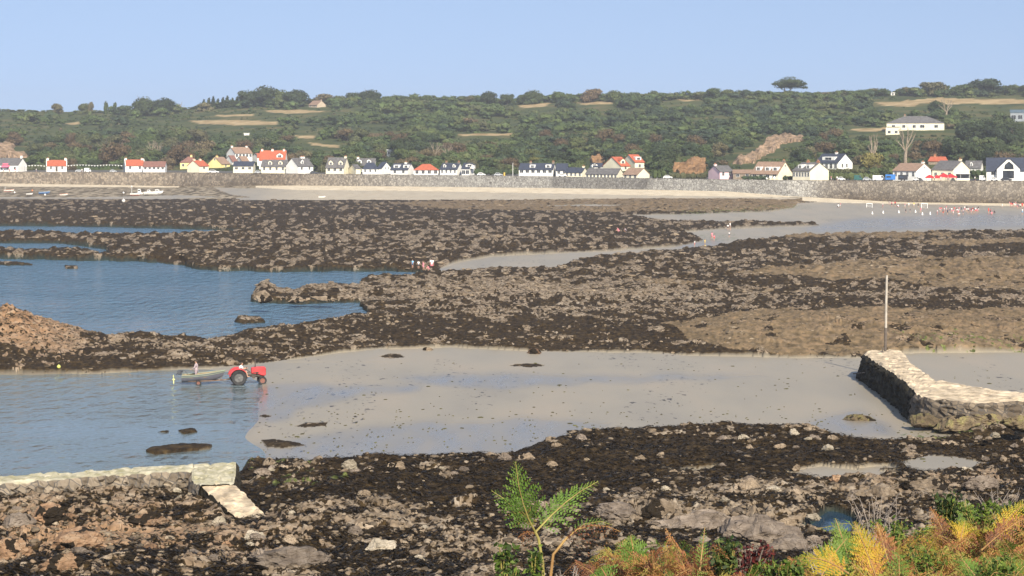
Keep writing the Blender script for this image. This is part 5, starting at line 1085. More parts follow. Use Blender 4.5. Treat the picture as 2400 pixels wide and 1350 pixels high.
    ee = join_np([ball(hd + fw * .080 + lat * .03 + A_(0, 0, .0), .012, ICO1), ball(hd + fw * .080 - lat * .03 + A_(0, 0, .0), .012, ICO1)])
    POSES[key] = (bd, shirt, shorts, hair, np_mesh("eyes", ee[0], ee[1], [M_EYE]))
def std(**kw):
    J = dict(pel=A_(0, 0, .95), ch=A_(0, 0, 1.30), nk=A_(0, 0, 1.46), hd=A_(.01, 0, 1.62), shl=A_(0, .19, 1.40), shr=A_(0, -.19, 1.40), ell=A_(-.02, .24, 1.12), elr=A_(-.02, -.24, 1.12), wrl=A_(.06, .25, .88), wrr=A_(.06, -.25, .88),
             hpl=A_(0, .09, .90), hpr=A_(0, -.09, .90), knl=A_(.02, .10, .50), knr=A_(.02, -.10, .50), anl=A_(0, .10, .08), anr=A_(0, -.10, .08))
    J.update(kw); return J
make_pose('stand', std())
make_pose('walk', std(knl=A_(.18, .10, .52), anl=A_(.26, .10, .10), knr=A_(-.06, -.10, .50), anr=A_(-.32, -.10, .14), ell=A_(-.16, .22, 1.15), wrl=A_(-.14, .22, .90), elr=A_(.14, -.22, 1.15), wrr=A_(.30, -.20, .98)))
make_pose('bend', std(pel=A_(-.10, 0, .92), ch=A_(.20, 0, 1.10), nk=A_(.33, 0, 1.16), hd=A_(.47, 0, 1.20), shl=A_(.27, .18, 1.12), shr=A_(.27, -.18, 1.12), ell=A_(.36, .2, .86), elr=A_(.36, -.2, .86), wrl=A_(.46, .14, .62), wrr=A_(.46, -.14, .62), hpl=A_(-.10, .09, .88), hpr=A_(-.10, -.09, .88), knl=A_(0, .12, .48), knr=A_(-.02, -.10, .48), anl=A_(-.06, .12, .08), anr=A_(-.12, -.10, .08)))
make_pose('crouch', std(pel=A_(-.12, 0, .30), ch=A_(.05, 0, .60), nk=A_(.10, 0, .76), hd=A_(.16, 0, .90), shl=A_(.06, .18, .68), shr=A_(.06, -.18, .68), ell=A_(.26, .22, .50), elr=A_(.26, -.22, .50), wrl=A_(.40, .12, .34), wrr=A_(.40, -.12, .34), hpl=A_(-.10, .10, .28), hpr=A_(-.10, -.10, .28), knl=A_(.24, .16, .50), knr=A_(.24, -.16, .50), anl=A_(.02, .13, .09), anr=A_(.02, -.13, .09)))
make_pose('armup', std(elr=A_(.06, -.34, 1.58), wrr=A_(.10, -.30, 1.82), ell=A_(.18, .26, 1.22), wrl=A_(.38, .2, 1.30), knl=A_(.10, .12, .50), anl=A_(.16, .14, .08)))
make_pose('driver', std(pel=A_(0, 0, .95), ch=A_(.04, 0, 1.28), nk=A_(.07, 0, 1.43), hd=A_(.10, 0, 1.58), shl=A_(.05, .19, 1.36), shr=A_(.05, -.19, 1.36), ell=A_(.22, .24, 1.16), elr=A_(.22, -.24, 1.16), wrl=A_(.46, .15, 1.20), wrr=A_(.46, -.15, 1.20), hpl=A_(.03, .10, .93), hpr=A_(.03, -.10, .93), knl=A_(.44, .22, .96), knr=A_(.44, -.22, .96), anl=A_(.54, .24, .58), anr=A_(.54, -.24, .58)), .011)
make_pose('boatman', std(ell=A_(.10, .25, 1.14), wrl=A_(.30, .16, 1.02), elr=A_(-.06, -.25, 1.14), wrr=A_(-.02, -.26, .90)), .011, long_shirt=True, short_sleeve=False)
def person(loc, rz, pose, shirt, shorts, sc, label, group=None, hair=None, parent=None):
    o = empty("person", loc, rz, label, "person", group, sc=sc)
    bd, sh, st_, ha, ey = POSES[pose]
    link("body", bd, o)
    for nm, me, mm in (("shirt", sh, shirt), ("shorts", st_, shorts), ("hair", ha, hair), ("eyes", ey, None)):
        if nm == "shirt" and shirt is None: continue
        c = link(nm, me, o)
        if mm: c.material_slots[0].link = 'OBJECT'; c.material_slots[0].material = C_[mm]
    return o
def beach_person(u, v, hp, pose, shirt, shorts, label, group=None, rz=None):
    x, y, z = shore_z(u, v); z = max(z, -0.12); Y = F * (H - z) / (v - HZ); s = F / Y
    hh = {'crouch': 1.02, 'bend': 1.35, 'armup': 1.9}.get(pose, 1.75)
    return person(((u - 1200) * Y / F, Y, z), rnd.uniform(0, 6.28) if rz is None else rz, pose, shirt, shorts, min(1.15, max(.6, hp / s / hh)), label, group)
G1_ = "people at the water's edge of the inlet"; 
for a in [(934, 634, 17, 'stand', 'blue', 'blue', "child in pale blue standing in the water left of the bathing group"), (959, 634, 17, 'bend', 'white', 'white', "person in white bending in the shallows, left of the bathing group"), (967, 628, 20, 'stand', 'blue', 'navy', "person in a pale blue top standing behind the bending bather"), (981, 630, 20, 'stand', 'white', 'dark', "person in white with dark shorts in the middle of the bathing group"),
          (973, 635, 12, 'crouch', 'dark', 'dark', "dark-clad person crouching low in the shallows among the bathers"), (992, 633, 22, 'armup', 'pink', 'pink', "person in pink with one arm raised among the bathers"), (1004, 634, 13, 'crouch', 'pink', 'pink', "person in pink crouching beside the tall white-shirted adult"), (1012, 636, 33, 'stand', 'white', 'pink', "tall adult in a white shirt at the right end of the bathing group")]:
    beach_person(*a, group=G1_)
for a in [(1449, 545, 13, 'crouch', 'pink', 'pink', "person in pink crouching on the dark rocks in mid-shore"), (1466, 544, 11, 'crouch', 'grey', 'dark', "person in grey crouching on the dark rocks right of the pink one"), (1711, 539, 19, 'stand', 'white', 'grey', "taller person in white on the weedy tongue of rock, right one of two"), (1706, 539, 14, 'stand', 'white', 'dark', "shorter person in white on the weedy tongue of rock, left one of two"), (1669, 561, 18, 'walk', 'pink', 'pink', "person in pink walking by the small green pool, left one of the pair"), (1674, 564, 14, 'walk', 'pink', 'red', "child in pink and red beside the pink adult at the green pool"),
          (1709, 556, 13, 'stand', 'white', 'navy', "person in white standing alone on the wet sand above the green rock"), (1628, 577, 12, 'stand', 'white', 'pink', "child in white standing in the blue pool left of the yellow-shirted one"), (1652, 575, 15, 'stand', 'yellow', 'yellow', "person in yellow standing in the blue pool on the sand"), (1653, 580, 8, 'crouch', 'yellow', 'white', "child crouching at the feet of the yellow-shirted person")]:
    beach_person(*a, group="people on the mid-shore sand")
for a in [(1965, 487, 11, 'crouch', 'white', 'dark', "person in white crouching alone left of the football goals"), (1970, 486, 11, 'stand', 'pink', 'white', "person in pink standing beside the crouching one left of the goals"), (2069, 487, 12, 'stand', 'white', 'pink', "player in white just right of the left goal"), (2084, 480, 10, 'stand', 'grey', 'grey', "person in grey at the wall foot, left of the spectators between the goals"), (2090, 484, 12, 'stand', 'pink', 'dark', "spectator in pink between the goals"), (2098, 484, 13, 'walk', 'red', 'dark', "spectator in red walking between the goals"), (2105, 486, 8, 'crouch', 'white', 'pink', "spectator in white sitting between the goals"),
          (2121, 487, 11, 'walk', 'pink', 'white', "player in pink near the wall foot left of the right goal"), (2130, 485, 11, 'stand', 'white', 'white', "player all in white near the wall foot left of the right goal"), (2142, 485, 11, 'stand', 'yellow', 'white', "player in yellow near the wall foot left of the right goal"), (2152, 486, 11, 'stand', 'dark', 'dark', "dark-clad player beside the right goal"), (2158, 498, 13, 'walk', 'pink', 'pink', "player in pink in front of the right goal"), (2123, 499, 11, 'walk', 'dark', 'dark', "dark-clad player on the wet sand, left of two"), (2133, 497, 9, 'walk', 'dark', 'navy', "dark-clad player on the wet sand, right of two")]:
    beach_person(*a, group="football players and onlookers on the far sand")
cc = ['white', 'pink', 'red', 'dark', 'white', 'pink', 'navy', 'grey']
r_ = np.random.default_rng(3)
for i in range(17): u = 2198 + i * 3.9 + r_.uniform(-1.5, 1.5); beach_person(u, 500 - r_.uniform(0, 6) if i % 3 else 503, r_.uniform(11, 15), ['stand', 'walk', 'bend', 'stand', 'armup'][i % 5], cc[i % 8], cc[(i * 3 + 1) % 8], "person in %s with %s shorts %s of the sand crowd" % (cc[i % 8], cc[(i * 3 + 1) % 8], ['at the left end', 'left of the middle', 'in the middle', 'at the right end'][min(3, i * 4 // 17)]), "left crowd on the wet sand")
for i in range(9): u = 2266 + i * 3.4; beach_person(u, 501 - r_.uniform(0, 6), r_.uniform(11, 15), ['stand', 'walk', 'stand'][i % 3], ['dark', 'white', 'pink', 'dark', 'red'][i % 5], cc[(i * 3) % 8], "person in %s with %s shorts in the cluster left of the red-shirted trio" % (['dark', 'white', 'pink', 'dark', 'red'][i % 5], cc[(i * 3) % 8]), "dark-clad cluster on the wet sand")
for a in [(2317, 500, 14, 'stand', 'red', 'red', "person all in red standing in a trio on the wet sand"), (2322, 501, 12, 'walk', 'red', 'dark', "person in red and dark shorts beside the all-red one"), (2324, 503, 9, 'crouch', 'pink', 'pink', "person in pink crouching by the two in red"), (2331, 500, 8, 'crouch', 'dark', 'dark', "dark figure crouching just right of the trio in red"), (2349, 487, 11, 'stand', 'white', 'white', "person all in white standing alone near the wall foot at the right"), (2248, 506, 9, 'crouch', 'white', 'white', "person in white sitting at the front edge of the crowd"), (2396, 503, 15, 'stand', 'white', 'blue', "person in white and pale blue wading at the right edge"), (2396, 487, 13, 'stand', 'red', 'red', "person in red near the wall foot at the right edge")]:
    beach_person(*a, group="people at the right end of the far sand")
for i in range(8): u = 2366 + i * 3.6; beach_person(u, 481 + i * .8 + r_.uniform(0, 4), 12, ['stand', 'walk'][i % 2], cc[(i + 1) % 8], cc[(i * 5) % 8], "person in %s with %s shorts by the wall foot at far right" % (cc[(i + 1) % 8], cc[(i * 5) % 8]), "right group by the wall foot")
# small white markers on the wet sand, football goals
M_WPL = mat("white_plastic", (.78, .78, .76), .5, var=.03)
for k, (u, v) in enumerate([(2043, 502), (2069, 500), (2106, 499), (2144, 498), (2160, 504), (2179, 503)]):
    x, y, z = shore_z(u, v); r2 = join_np([tube_np([(0, 0, 0), (0, 0, .5)], [.24, .12], 10), ball((0, 0, .55), .14)]); o = link("pitch_marker", np_mesh("pitch_marker", r2[0], r2[1], [M_WPL])); o.location = (x, y, z)
    tag(o, "small white marker in the row standing on the wet sand before the goals", "marker", "white markers on the wet sand")
def goal(u, v, w, h, label):
    x, y, z = shore_z(u, v); s = F / y; W2 = w / s / 2; Hh = h / s; o = empty("football_goal", (x, y, z), 0, label, "goal")
    V, T_ = join_np([tube_np([(-W2, 0, -.2), (-W2, 0, Hh)], [.09, .09]), tube_np([(W2, 0, -.2), (W2, 0, Hh)], [.09, .09]), tube_np([(-W2 - .05, 0, Hh), (W2 + .05, 0, Hh)], [.09, .09])]); link("goal_frame", np_mesh("goal_frame", V, T_, [M_WPL]), o)
    ps = []
    for k in range(9): xx = -W2 + k * W2 / 4; ps.append(tube_np([(xx, 0, Hh), (xx, 1.0, 0)], [.018, .018], 4))
    for k in range(5): zz = Hh * k / 5; yy = 1.0 - k / 5; ps.append(tube_np([(-W2, yy, zz), (W2, yy, zz)], [.018, .018], 4))
    V, T_ = join_np(ps); link("net", np_mesh("net", V, T_, [M_WPL]), o)
goal(2036, 486, 13, 9, "small white football goal on the far sand, left one of the pair"); goal(2165, 488, 14, 11, "small white football goal on the far sand, right one of the pair")
# ---------------------------------------------------------------- boats
def paint(n, c, r=.4): return mat(n, c, r, var=.05, scale=1.5)
B_WHITE = paint("white_boat_paint", (.74, .73, .70)); B_GREY = paint("grey_boat_paint", (.125, .125, .15)); B_GREEN = paint("sage_rubbing_strip", (.26, .31, .22)); B_RED = paint("red_boat_paint", (.45, .07, .05)); B_BLUE = paint("blue_boat_paint", (.06, .14, .32)); B_PALE = paint("pale_blue_boat_paint", (.45, .60, .75)); B_ORG = paint("orange_boat_paint", (.60, .20, .06)); B_WOOD = mat("boat_bottom_boards", (.28, .20, .12), .7); M_BLACK = mat("black_rubber", (.022, .022, .024), .75); M_STEEL = mat("galvanised_steel", (.42, .42, .42), .45, metal=.6); M_DGREY = mat("dark_grey_plastic", (.06, .065, .075), .45)
def hull(L_, B_, Hh, freeb=1.0, bow_up=.18, n=18, m=9, t=.03):
    """open boat: stern at x=0, bow at x=L; returns outside, inside, gunwale rings"""
    xs = np.linspace(0, 1, n); outer = []
    for x in xs:
        w = B_ / 2 * (0.80 + 0.42 * x - 0.25 * x * x) * (1 - max(0, (x - .35) / .65) ** 2.4) if x < 1 else .012
        w = max(w, .012); top = Hh * (1 + bow_up * x ** 2 * 2); bot = Hh * (.05 + .55 * max(0, (x - .55) / .45) ** 2.2); row = []
        for k in range(m):
            a = k / (m - 1); y = w * math.sin(a * math.pi / 2) ** .75; z = bot + (top - bot) * (1 - math.cos(a * math.pi / 2)) ** .85; row.append((x * L_ + .08 * L_ * a * x ** 3, y, z))
        outer.append(row)
    return np.array(outer)
def boat_mesh(root, L_, B_, Hh, c_hull, c_strip, c_in, c_bottom=None):
    O = hull(L_, B_, Hh); n, m = O.shape[:2]; mir = O.copy(); mir[..., 1] *= -1
    def two(A, B, nm, mm, flip=False, t=0, skip=0):
        V = np.concatenate([A.reshape(-1, 3), B.reshape(-1, 3)]); k = A.shape[1]; idx = np.arange(A.shape[0] * k).reshape(A.shape[0], k); q1 = np.stack([idx[:-1, :-1], idx[1:, :-1], idx[1:, 1:], idx[:-1, 1:]], -1).reshape(-1, 4); q2 = q1[:, ::-1] + len(A.reshape(-1, 3))
        fs = np.concatenate([q1, q2]); me = np_mesh(nm, V, fs[:, ::-1] if flip else fs, mm if isinstance(mm, list) else [mm], smooth=True); return link(nm, me, root)
    hl = two(O, mir, "hull", c_hull, True)
    if c_bottom:
        hl.data.materials.append(c_bottom); zz = np.zeros(len(hl.data.polygons) * 3); hl.data.polygons.foreach_get("center", zz); zz = zz.reshape(-1, 3)[:, 2]; hl.data.polygons.foreach_set("material_index", (zz < Hh * .42).astype(np.int32))
    I = O.copy(); I[..., 1] = np.maximum(I[..., 1] - .04, .004); I[..., 2] = np.maximum(I[..., 2], Hh * .22); I[:, :, 0] = np.minimum(I[:, :, 0], L_ * 1.05); mi2 = I.copy(); mi2[..., 1] *= -1; two(I, mi2, "inner_lining", c_in)
    bm = bmesh.new(); row = O[0]; pts = [(p[1], p[2]) for p in row[::-1]] + [(-p[1], p[2]) for p in row[1:]]; 
    A = [bm.verts.new((-.025, p[0], p[1])) for p in pts]; B = [bm.verts.new((.03, p[0], p[1])) for p in pts]; bm.faces.new(A); bm.faces.new(B[::-1]); nn = len(pts)
    for i in range(nn): bm.faces.new((A[i], A[(i + 1) % nn], B[(i + 1) % nn], B[i]))
    bm_obj("transom", bm, c_hull, root)
    g = [tuple(p[-1] + A_(0, .01, 0)) for p in O]; g2 = [(p[0], -p[1], p[2]) for p in g]; V, T_ = join_np([tube_np(g + g2[::-1], [.035] * (2 * n), 6)]); link("gunwale", np_mesh("gunwale", V, T_, [c_strip]), root)
    s_ = [tuple(p[-2] + A_(0, .012, -.02)) for p in O]; s2 = [(p[0], -p[1], p[2]) for p in s_]; V, T_ = tube_np(s_ + s2[::-1], [.022] * (2 * n), 6); link("rubbing_strake", np_mesh("rubbing_strake", V, T_, [c_strip]), root)
    bm = bmesh.new(); 
    for xx in (.25, .58): w = B_ * .42; box_bm(bm, L_ * xx - .12, L_ * xx + .12, -w, w, Hh * .66, Hh * .72)
    bm_obj("thwart", bm, B_WOOD, root)
    return O
def outboard(root, x, z, tilt=0.0, cowl=None):
    ob = empty("outboard_motor", (x, 0, z)); ob.parent = root; ob.rotation_euler = (0, tilt, 0)
    bm = bmesh.new(); box_bm(bm, -.30, .02, -.13, .13, .18, .52); bm_obj("cowling", bm, cowl or M_DGREY, ob, bevel=.05)
    V, T_ = join_np([tube_np([(-.14, 0, .2), (-.14, 0, -.45)], [.06, .05], 8), tube_np([(-.02, 0, .1), (-.14, 0, .1)], [.05, .05], 6), tube_np([(-.10, 0, .3), (.45, 0, .36)], [.02, .02], 6)]); link("leg", np_mesh("leg", V, T_, [M_DGREY]), ob)
    return ob
def moored(u, v, Lpx, rz, hullc, strip, inn, bottom, label, mast=0, cabin=False, name="boat", cat="boat"):
    x, y, z = shore_z(u, v); s = F / y; L_ = Lpx / s / max(.6, abs(math.cos(rz))); B_ = L_ * .36; Hh = L_ * .17 + .15
    o = empty(name, (x - math.cos(rz) * L_ / 2, y - math.sin(rz) * L_ / 2, z + .0), rz, label, cat); O = boat_mesh(o, L_, B_, Hh, hullc, strip, inn, bottom)
    if mast: V, T_ = tube_np([(L_ * .12, 0, Hh * .3), (L_ * .12, 0, mast)], [.07, .05], 6); link("mast", np_mesh("mast", V, T_, [B_WHITE]), o)
    if mast > 2: V, T_ = ball((L_ * .12, 0, mast), .28); link("masthead_buoy", np_mesh("masthead_buoy", V, T_, [B_WHITE]), o)
    if cabin:
        for (a, b, h) in cabin:
            bm = bmesh.new(); poly_prism(bm, [(a * L_, Hh * .7), (b * L_, Hh * .7), (b * L_ - .35, Hh + h), (a * L_ + .1, Hh + h)], 'y', -B_ * .34, B_ * .34); cb = bm_obj("cabin", bm, B_WHITE, o, bevel=.04)
            bm = bmesh.new(); poly_prism(bm, [(a * L_ + .2, Hh + h * .5), (b * L_ - .35, Hh + h * .5), (b * L_ - .42, Hh + h * .82), (a * L_ + .2, Hh + h * .82)], 'y', -B_ * .34 - .02, B_ * .34 + .02); bm_obj("cabin_window", bm, M_GLASS, cb)
    return o
moored(20, 450, 22, .05, B_WHITE, B_ORG, B_WHITE, B_RED, "small white dinghy with red bottom and short stern post, leftmost on the far mud", mast=1.9, name="dinghy", cat="dinghy")
moored(68, 457, 14, 0, B_WHITE, B_WHITE, B_WHITE, None, "tiny plain white tender on the far mud left of the blue boat", name="tender", cat="dinghy")
moored(101, 455, 24, 0.05, B_BLUE, B_PALE, B_PALE, None, "pale blue boat with a dark blue hull aground on the far mud", name="boat")
moored(147, 459, 18, -.1, B_WHITE, B_ORG, B_ORG, None, "small orange and white dinghy on the far mud right of the blue boat", name="dinghy", cat="dinghy")
moored(319, 459, 28, .03, B_WHITE, B_WHITE, B_WHITE, B_RED, "white fishing boat with red bottom, small wheelhouse and stern mast", mast=3.3, cabin=((.62, .92, 1.5),), name="fishing_boat")
moored(358, 458, 42, 0.02, B_WHITE, B_WHITE, B_WHITE, None, "white cabin cruiser aground right of the red-bottomed fishing boat", cabin=((.18, .38, .75), (.62, .88, .9)), name="cabin_cruiser")
moored(754, 464, 15, 0, B_WHITE, B_WHITE, B_WHITE, None, "low white tender lying alone on the sand below the sea wall", name="tender", cat="dinghy")
for k, (u, v, r2, c, lab) in enumerate([(33, 453, .35, B_WHITE, "white mooring buoy on the mud beside the leftmost dinghy"), (75, 449, .35, B_ORG, "orange mooring buoy on the mud above the tiny white tender"), (104, 459, .35, B_WHITE, "white mooring buoy in front of the pale blue boat"), (289, 454, .35, B_WHITE, "white mooring buoy on the mud left of the fishing boat"), (289, 477, .55, B_WHITE, "white mooring buoy standing on the dark far rocks"), (136, 872, .16, paint("yellow_buoy_paint", (.6, .62, .15)), "pale yellow-green float at the water's edge below the rocks on the left")]):
    x, y, z = shore_z(u, v); V, T_ = join_np([ball((0, 0, r2), r2), tube_np([(0, 0, r2 * 1.8), (0, 0, r2 * 2.3)], [r2 * .2, r2 * .15], 6)]); o = link("mooring_buoy", np_mesh("mooring_buoy", V, T_, [c], smooth=True)); o.location = (x, y, z); tag(o, lab, "buoy")

# ---------------------------------------------------------------- tractor with boat on its trailer
def wheel(root, name, x, y, r_o, w, rimc, lug=0, hub=None):
    wh = empty(name, (x, y, r_o)); wh.parent = root
    bm = bmesh.new(); n = 36
    prof_ = [(r_o * .60, -w / 2 * .8), (r_o * .90, -w / 2), (r_o * .975, -w / 2 * .8), (r_o * .985, 0), (r_o * .975, w / 2 * .8), (r_o * .90, w / 2), (r_o * .60, w / 2 * .8)]
    rg = [[bm.verts.new((r * math.cos(6.2832 * i / n), yy, r * math.sin(6.2832 * i / n))) for (r, yy) in prof_] for i in range(n)]
    for i in range(n):
        for k in range(len(prof_)): k2 = (k + 1) % len(prof_); bm.faces.new((rg[i][k], rg[i][k2], rg[(i + 1) % n][k2], rg[(i + 1) % n][k]))
    if lug:
        for i in range(lug):
            for sgn in (-1, 1):
                a = 6.2832 * (i + (.5 if sgn > 0 else 0)) / lug; M_ = Matrix.Rotation(-a, 4, 'Y') @ Matrix.Translation((r_o * .985, sgn * w * .25, 0)) @ Matrix.Rotation(sgn * .6, 4, 'X')
                bmesh.ops.create_cube(bm, size=1, matrix=M_ @ Matrix.Diagonal((r_o * .09, w * .55, r_o * .07, 1)))
    t_ = bm_obj("tyre", bm, M_BLACK, wh)
    bm = bmesh.new(); bmesh.ops.create_cone(bm, cap_ends=True, segments=28, radius1=r_o * .58, radius2=r_o * .58, depth=w * .35, matrix=Matrix.Rotation(math.pi / 2, 4, 'X'))
    bmesh.ops.create_cone(bm, cap_ends=True, segments=28, radius1=r_o * .22, radius2=r_o * .15, depth=w * 1.0, matrix=Matrix.Rotation(math.pi / 2, 4, 'X'))
    for i in range(6): a = 6.2832 * i / 6; bmesh.ops.create_cube(bm, size=1, matrix=Matrix.Rotation(a, 4, 'Y') @ Matrix.Translation((r_o * .38, 0, 0)) @ Matrix.Diagonal((r_o * .34, w * .5, r_o * .10, 1)))
    bm_obj("rim", bm, rimc, wh)
    return wh
M_TRED = mat("faded_red_tractor_paint", (.58, .045, .05), .45, var=.12, scale=2.5); M_IRON = mat("greasy_iron", (.07, .055, .045), .6, scale=4); M_RUST = mat("rusty_rim", (.24, .11, .09), .7, scale=3, col2=(.18, .07, .04)); M_SILVER = mat("silver_rim", (.16, .16, .16), .5, scale=3, col2=(.05, .05, .05))
vt0 = 904.0; Yt = F * (H + .03) / (vt0 - HZ); tz = -.03
tr = empty("tractor", ((555 - 1200) * Yt / F, Yt + .75, tz), R(13), "old red tractor towing the grey boat through the shallows", "tractor")
wheel(tr, "rear_wheel", 0, -.66, .60, .30, M_SILVER, 18); wheel(tr, "rear_wheel", 0, .66, .60, .30, M_SILVER, 18)
wheel(tr, "front_wheel", 1.86, -.58, .33, .15, M_RUST); wheel(tr, "front_wheel", 1.86, .58, .33, .15, M_RUST)
bm = bmesh.new(); poly_prism(bm, [(1.02, .86), (1.02, 1.30), (1.30, 1.36), (2.02, 1.37), (2.14, 1.32), (2.15, .72), (2.02, .66), (1.75, .72), (1.60, .86)], 'y', -.26, .26); hood = bm_obj("bonnet", bm, M_TRED, tr, bevel=.035)
bm = bmesh.new(); box_bm(bm, 2.13, 2.17, -.19, .19, .74, 1.26); 
bm_obj("grille", bm, M_IRON, hood)
for s in (-1, 1):
    V, T_ = ball((2.16, s * .15, 1.14), (.03, .06, .06)); link("headlight", np_mesh("headlight", V, T_, [M_GLASS], smooth=True), hood)
V, T_ = join_np([tube_np([(.95, 0, .78), (1.75, 0, .66), (2.05, 0, .62)], [.17, .15, .12], 10), tube_np([(-.25, 0, .66), (.5, 0, .72), (.98, 0, .80)], [.19, .22, .2], 10), tube_np([(1.2, -.2, .62), (1.2, .2, .62)], [.16, .16], 10), tube_np([(1.45, -.24, .86), (1.45, -.30, .98)], [.07, .07], 6), tube_np([(1.15, -.22, .95), (1.6, -.24, .92)], [.05, .05], 6)])
link("engine", np_mesh("engine", V, T_, [M_IRON]), tr)
V, T_ = join_np([tube_np([(0, -.62, .60), (0, .62, .60)], [.13, .13], 10), tube_np([(1.86, -.5, .36), (1.86, .5, .36)], [.045, .045], 8), tube_np([(1.9, 0, .38), (1.9, 0, .66)], [.07, .07], 6), tube_np([(.7, -.42, .52), (.7, .42, .52)], [.03, .03], 6)]); link("axle", np_mesh("axle", V, T_, [M_IRON]), tr)
for s in (-1, 1):
    bm = bmesh.new(); pts_o = []; 
    for k in range(9): a = R(38 + k * 16.5); pts_o.append((math.cos(a) * .74 - .02, .62 + math.sin(a) * .70))
    inn_ = [(x * .93, .62 + (z - .62) * .93) for x, z in pts_o]
    y0_, y1_ = (s * .46, s * .84); 
    poly_prism(bm, pts_o + inn_[::-1], 'y', min(y0_, y1_), max(y0_, y1_))
    poly_prism(bm, pts_o + [(-.45, .85), (.35, .85)], 'y', s * .45 - .012, s * .45 + .012)
    bm_obj("mudguard", bm, M_TRED, tr)
bm = bmesh.new(); box_bm(bm, -.18, .22, -.22, .22, .84, .90); box_bm(bm, -.24, -.17, -.22, .22, .88, 1.14); bm_obj("seat", bm, M_BLACK, tr, bevel=.03)
V, T_ = tube_np([(.95, 0, .95), (.62, 0, 1.20)], [.03, .025], 6); sw = link("steering_column", np_mesh("steering_column", V, T_, [M_IRON]), tr)
ring = [(.60 + .20 * math.cos(a) * .45, .20 * math.sin(a), 1.21 + .20 * math.cos(a) * .85) for a in np.linspace(0, 6.2832, 20)]; V, T_ = tube_np(ring, [.014] * 20, 5); link("steering_wheel", np_mesh("steering_wheel", V, T_, [M_BLACK]), sw)
V, T_ = tube_np([(1.32, -.16, 1.1), (1.32, -.16, 1.45), (1.32, -.16, 2.05)], [.035, .045, .028], 8); link("exhaust_pipe", np_mesh("exhaust_pipe", V, T_, [M_IRON]), tr)
V, T_ = join_np([tube_np([(-.2, s * .3, .6), (-.85, s * .3, .42)], [.03, .03], 6) for s in (-1, 1)] + [tube_np([(-.85, -.34, .42), (-.85, .34, .42)], [.03, .03], 6)]); link("drawbar", np_mesh("drawbar", V, T_, [M_IRON]), tr)
M3 = tr.matrix_basis if False else Matrix.Translation(tr.location) @ Matrix.Rotation(R(13), 4, 'Z')
dl = M3 @ Vector((.18, 0, .10)); person(dl, R(13), 'driver', 'white', 'navy', .98, "person in a white shirt sitting at the wheel of the red tractor")
# boat trailer and boat
rb = R(7); tb0 = Vector(((463 - 1200) * Yt / F, Yt + .55, tz))
M_TRL = mat("rusty_trailer_steel", (.30, .20, .14), .7, scale=3, col2=(.14, .08, .05))
tl = empty("boat_trailer", tb0, rb, "rusty boat trailer hitched to the red tractor and half in the water", "trailer")
for s in (-1, 1): wheel(tl, "wheel", 0, s * .62, .22, .14, M_RUST)
V, T_ = join_np([tube_np([(-.8, s * .35, .34), (.9, s * .35, .34), (2.1, 0, .36), (2.35, 0, .40)], [.035, .035, .035, .035], 6) for s in (-1, 1)] + [tube_np([(0, -.62, .24), (0, .62, .24)], [.03, .03], 6), tube_np([(-.7, -.4, .38), (-.7, .4, .38)], [.03, .03], 6), tube_np([(.8, -.4, .38), (.8, .4, .38)], [.03, .03], 6), tube_np([(1.75, 0, .36), (1.75, 0, .85)], [.03, .03], 6)]); link("frame", np_mesh("frame", V, T_, [M_TRL]), tl)
bt = empty("rowing_boat", tb0 + Vector((-1.28, -.16, .16)), rb, "grey open boat with sage strakes and tilted outboard on the trailer behind the tractor", "boat")
bt.rotation_euler = (0, R(-2), rb); boat_mesh(bt, 3.15, 1.35, .62, B_GREY, B_GREEN, B_WOOD)
V, T_ = join_np([ball((1.2 + .22 * k, (-.15) ** (k % 2), .36), (.16, .14, .12), ICO1) for k in range(6)]); link("gear_heap", np_mesh("gear_heap", V, T_, [M_DGREY]), bt)
ob = outboard(bt, -.02, .50, R(-0)); 
for c in ob.children:
    if c.name.startswith("leg"): c.rotation_euler = (0, R(62), 0); c.location = (.02, 0, .28)
pr = []
for k in range(3):
    a = k * 2.094 + .5; v0 = ICO1[0] * np.array((.05, .10, .20)); v0[:, 2] += .17; ca, sa = math.cos(a), math.sin(a); v1 = v0.copy(); v1[:, 1] = v0[:, 1] * ca - v0[:, 2] * sa; v1[:, 2] = v0[:, 1] * sa + v0[:, 2] * ca; pr.append((v1 * np.array((1, .8, 1.25)) + A_(-.62, 0, -.18), ICO1[1]))
pr.append(ball((-.62, 0, -.18), (.12, .07, .07))); V, T_ = join_np(pr); link("propeller", np_mesh("propeller", V, T_, [paint("pale_yellow_paint", (.70, .70, .30))]), ob)
Mb = Matrix.Translation(bt.location) @ Matrix.Rotation(rb, 4, 'Z'); pl = Mb @ Vector((1.10, 0, .10)); person(pl, rb + R(170), 'boatman', 'grey', 'grey', .98, "person in a grey hooded top standing in the towed boat")
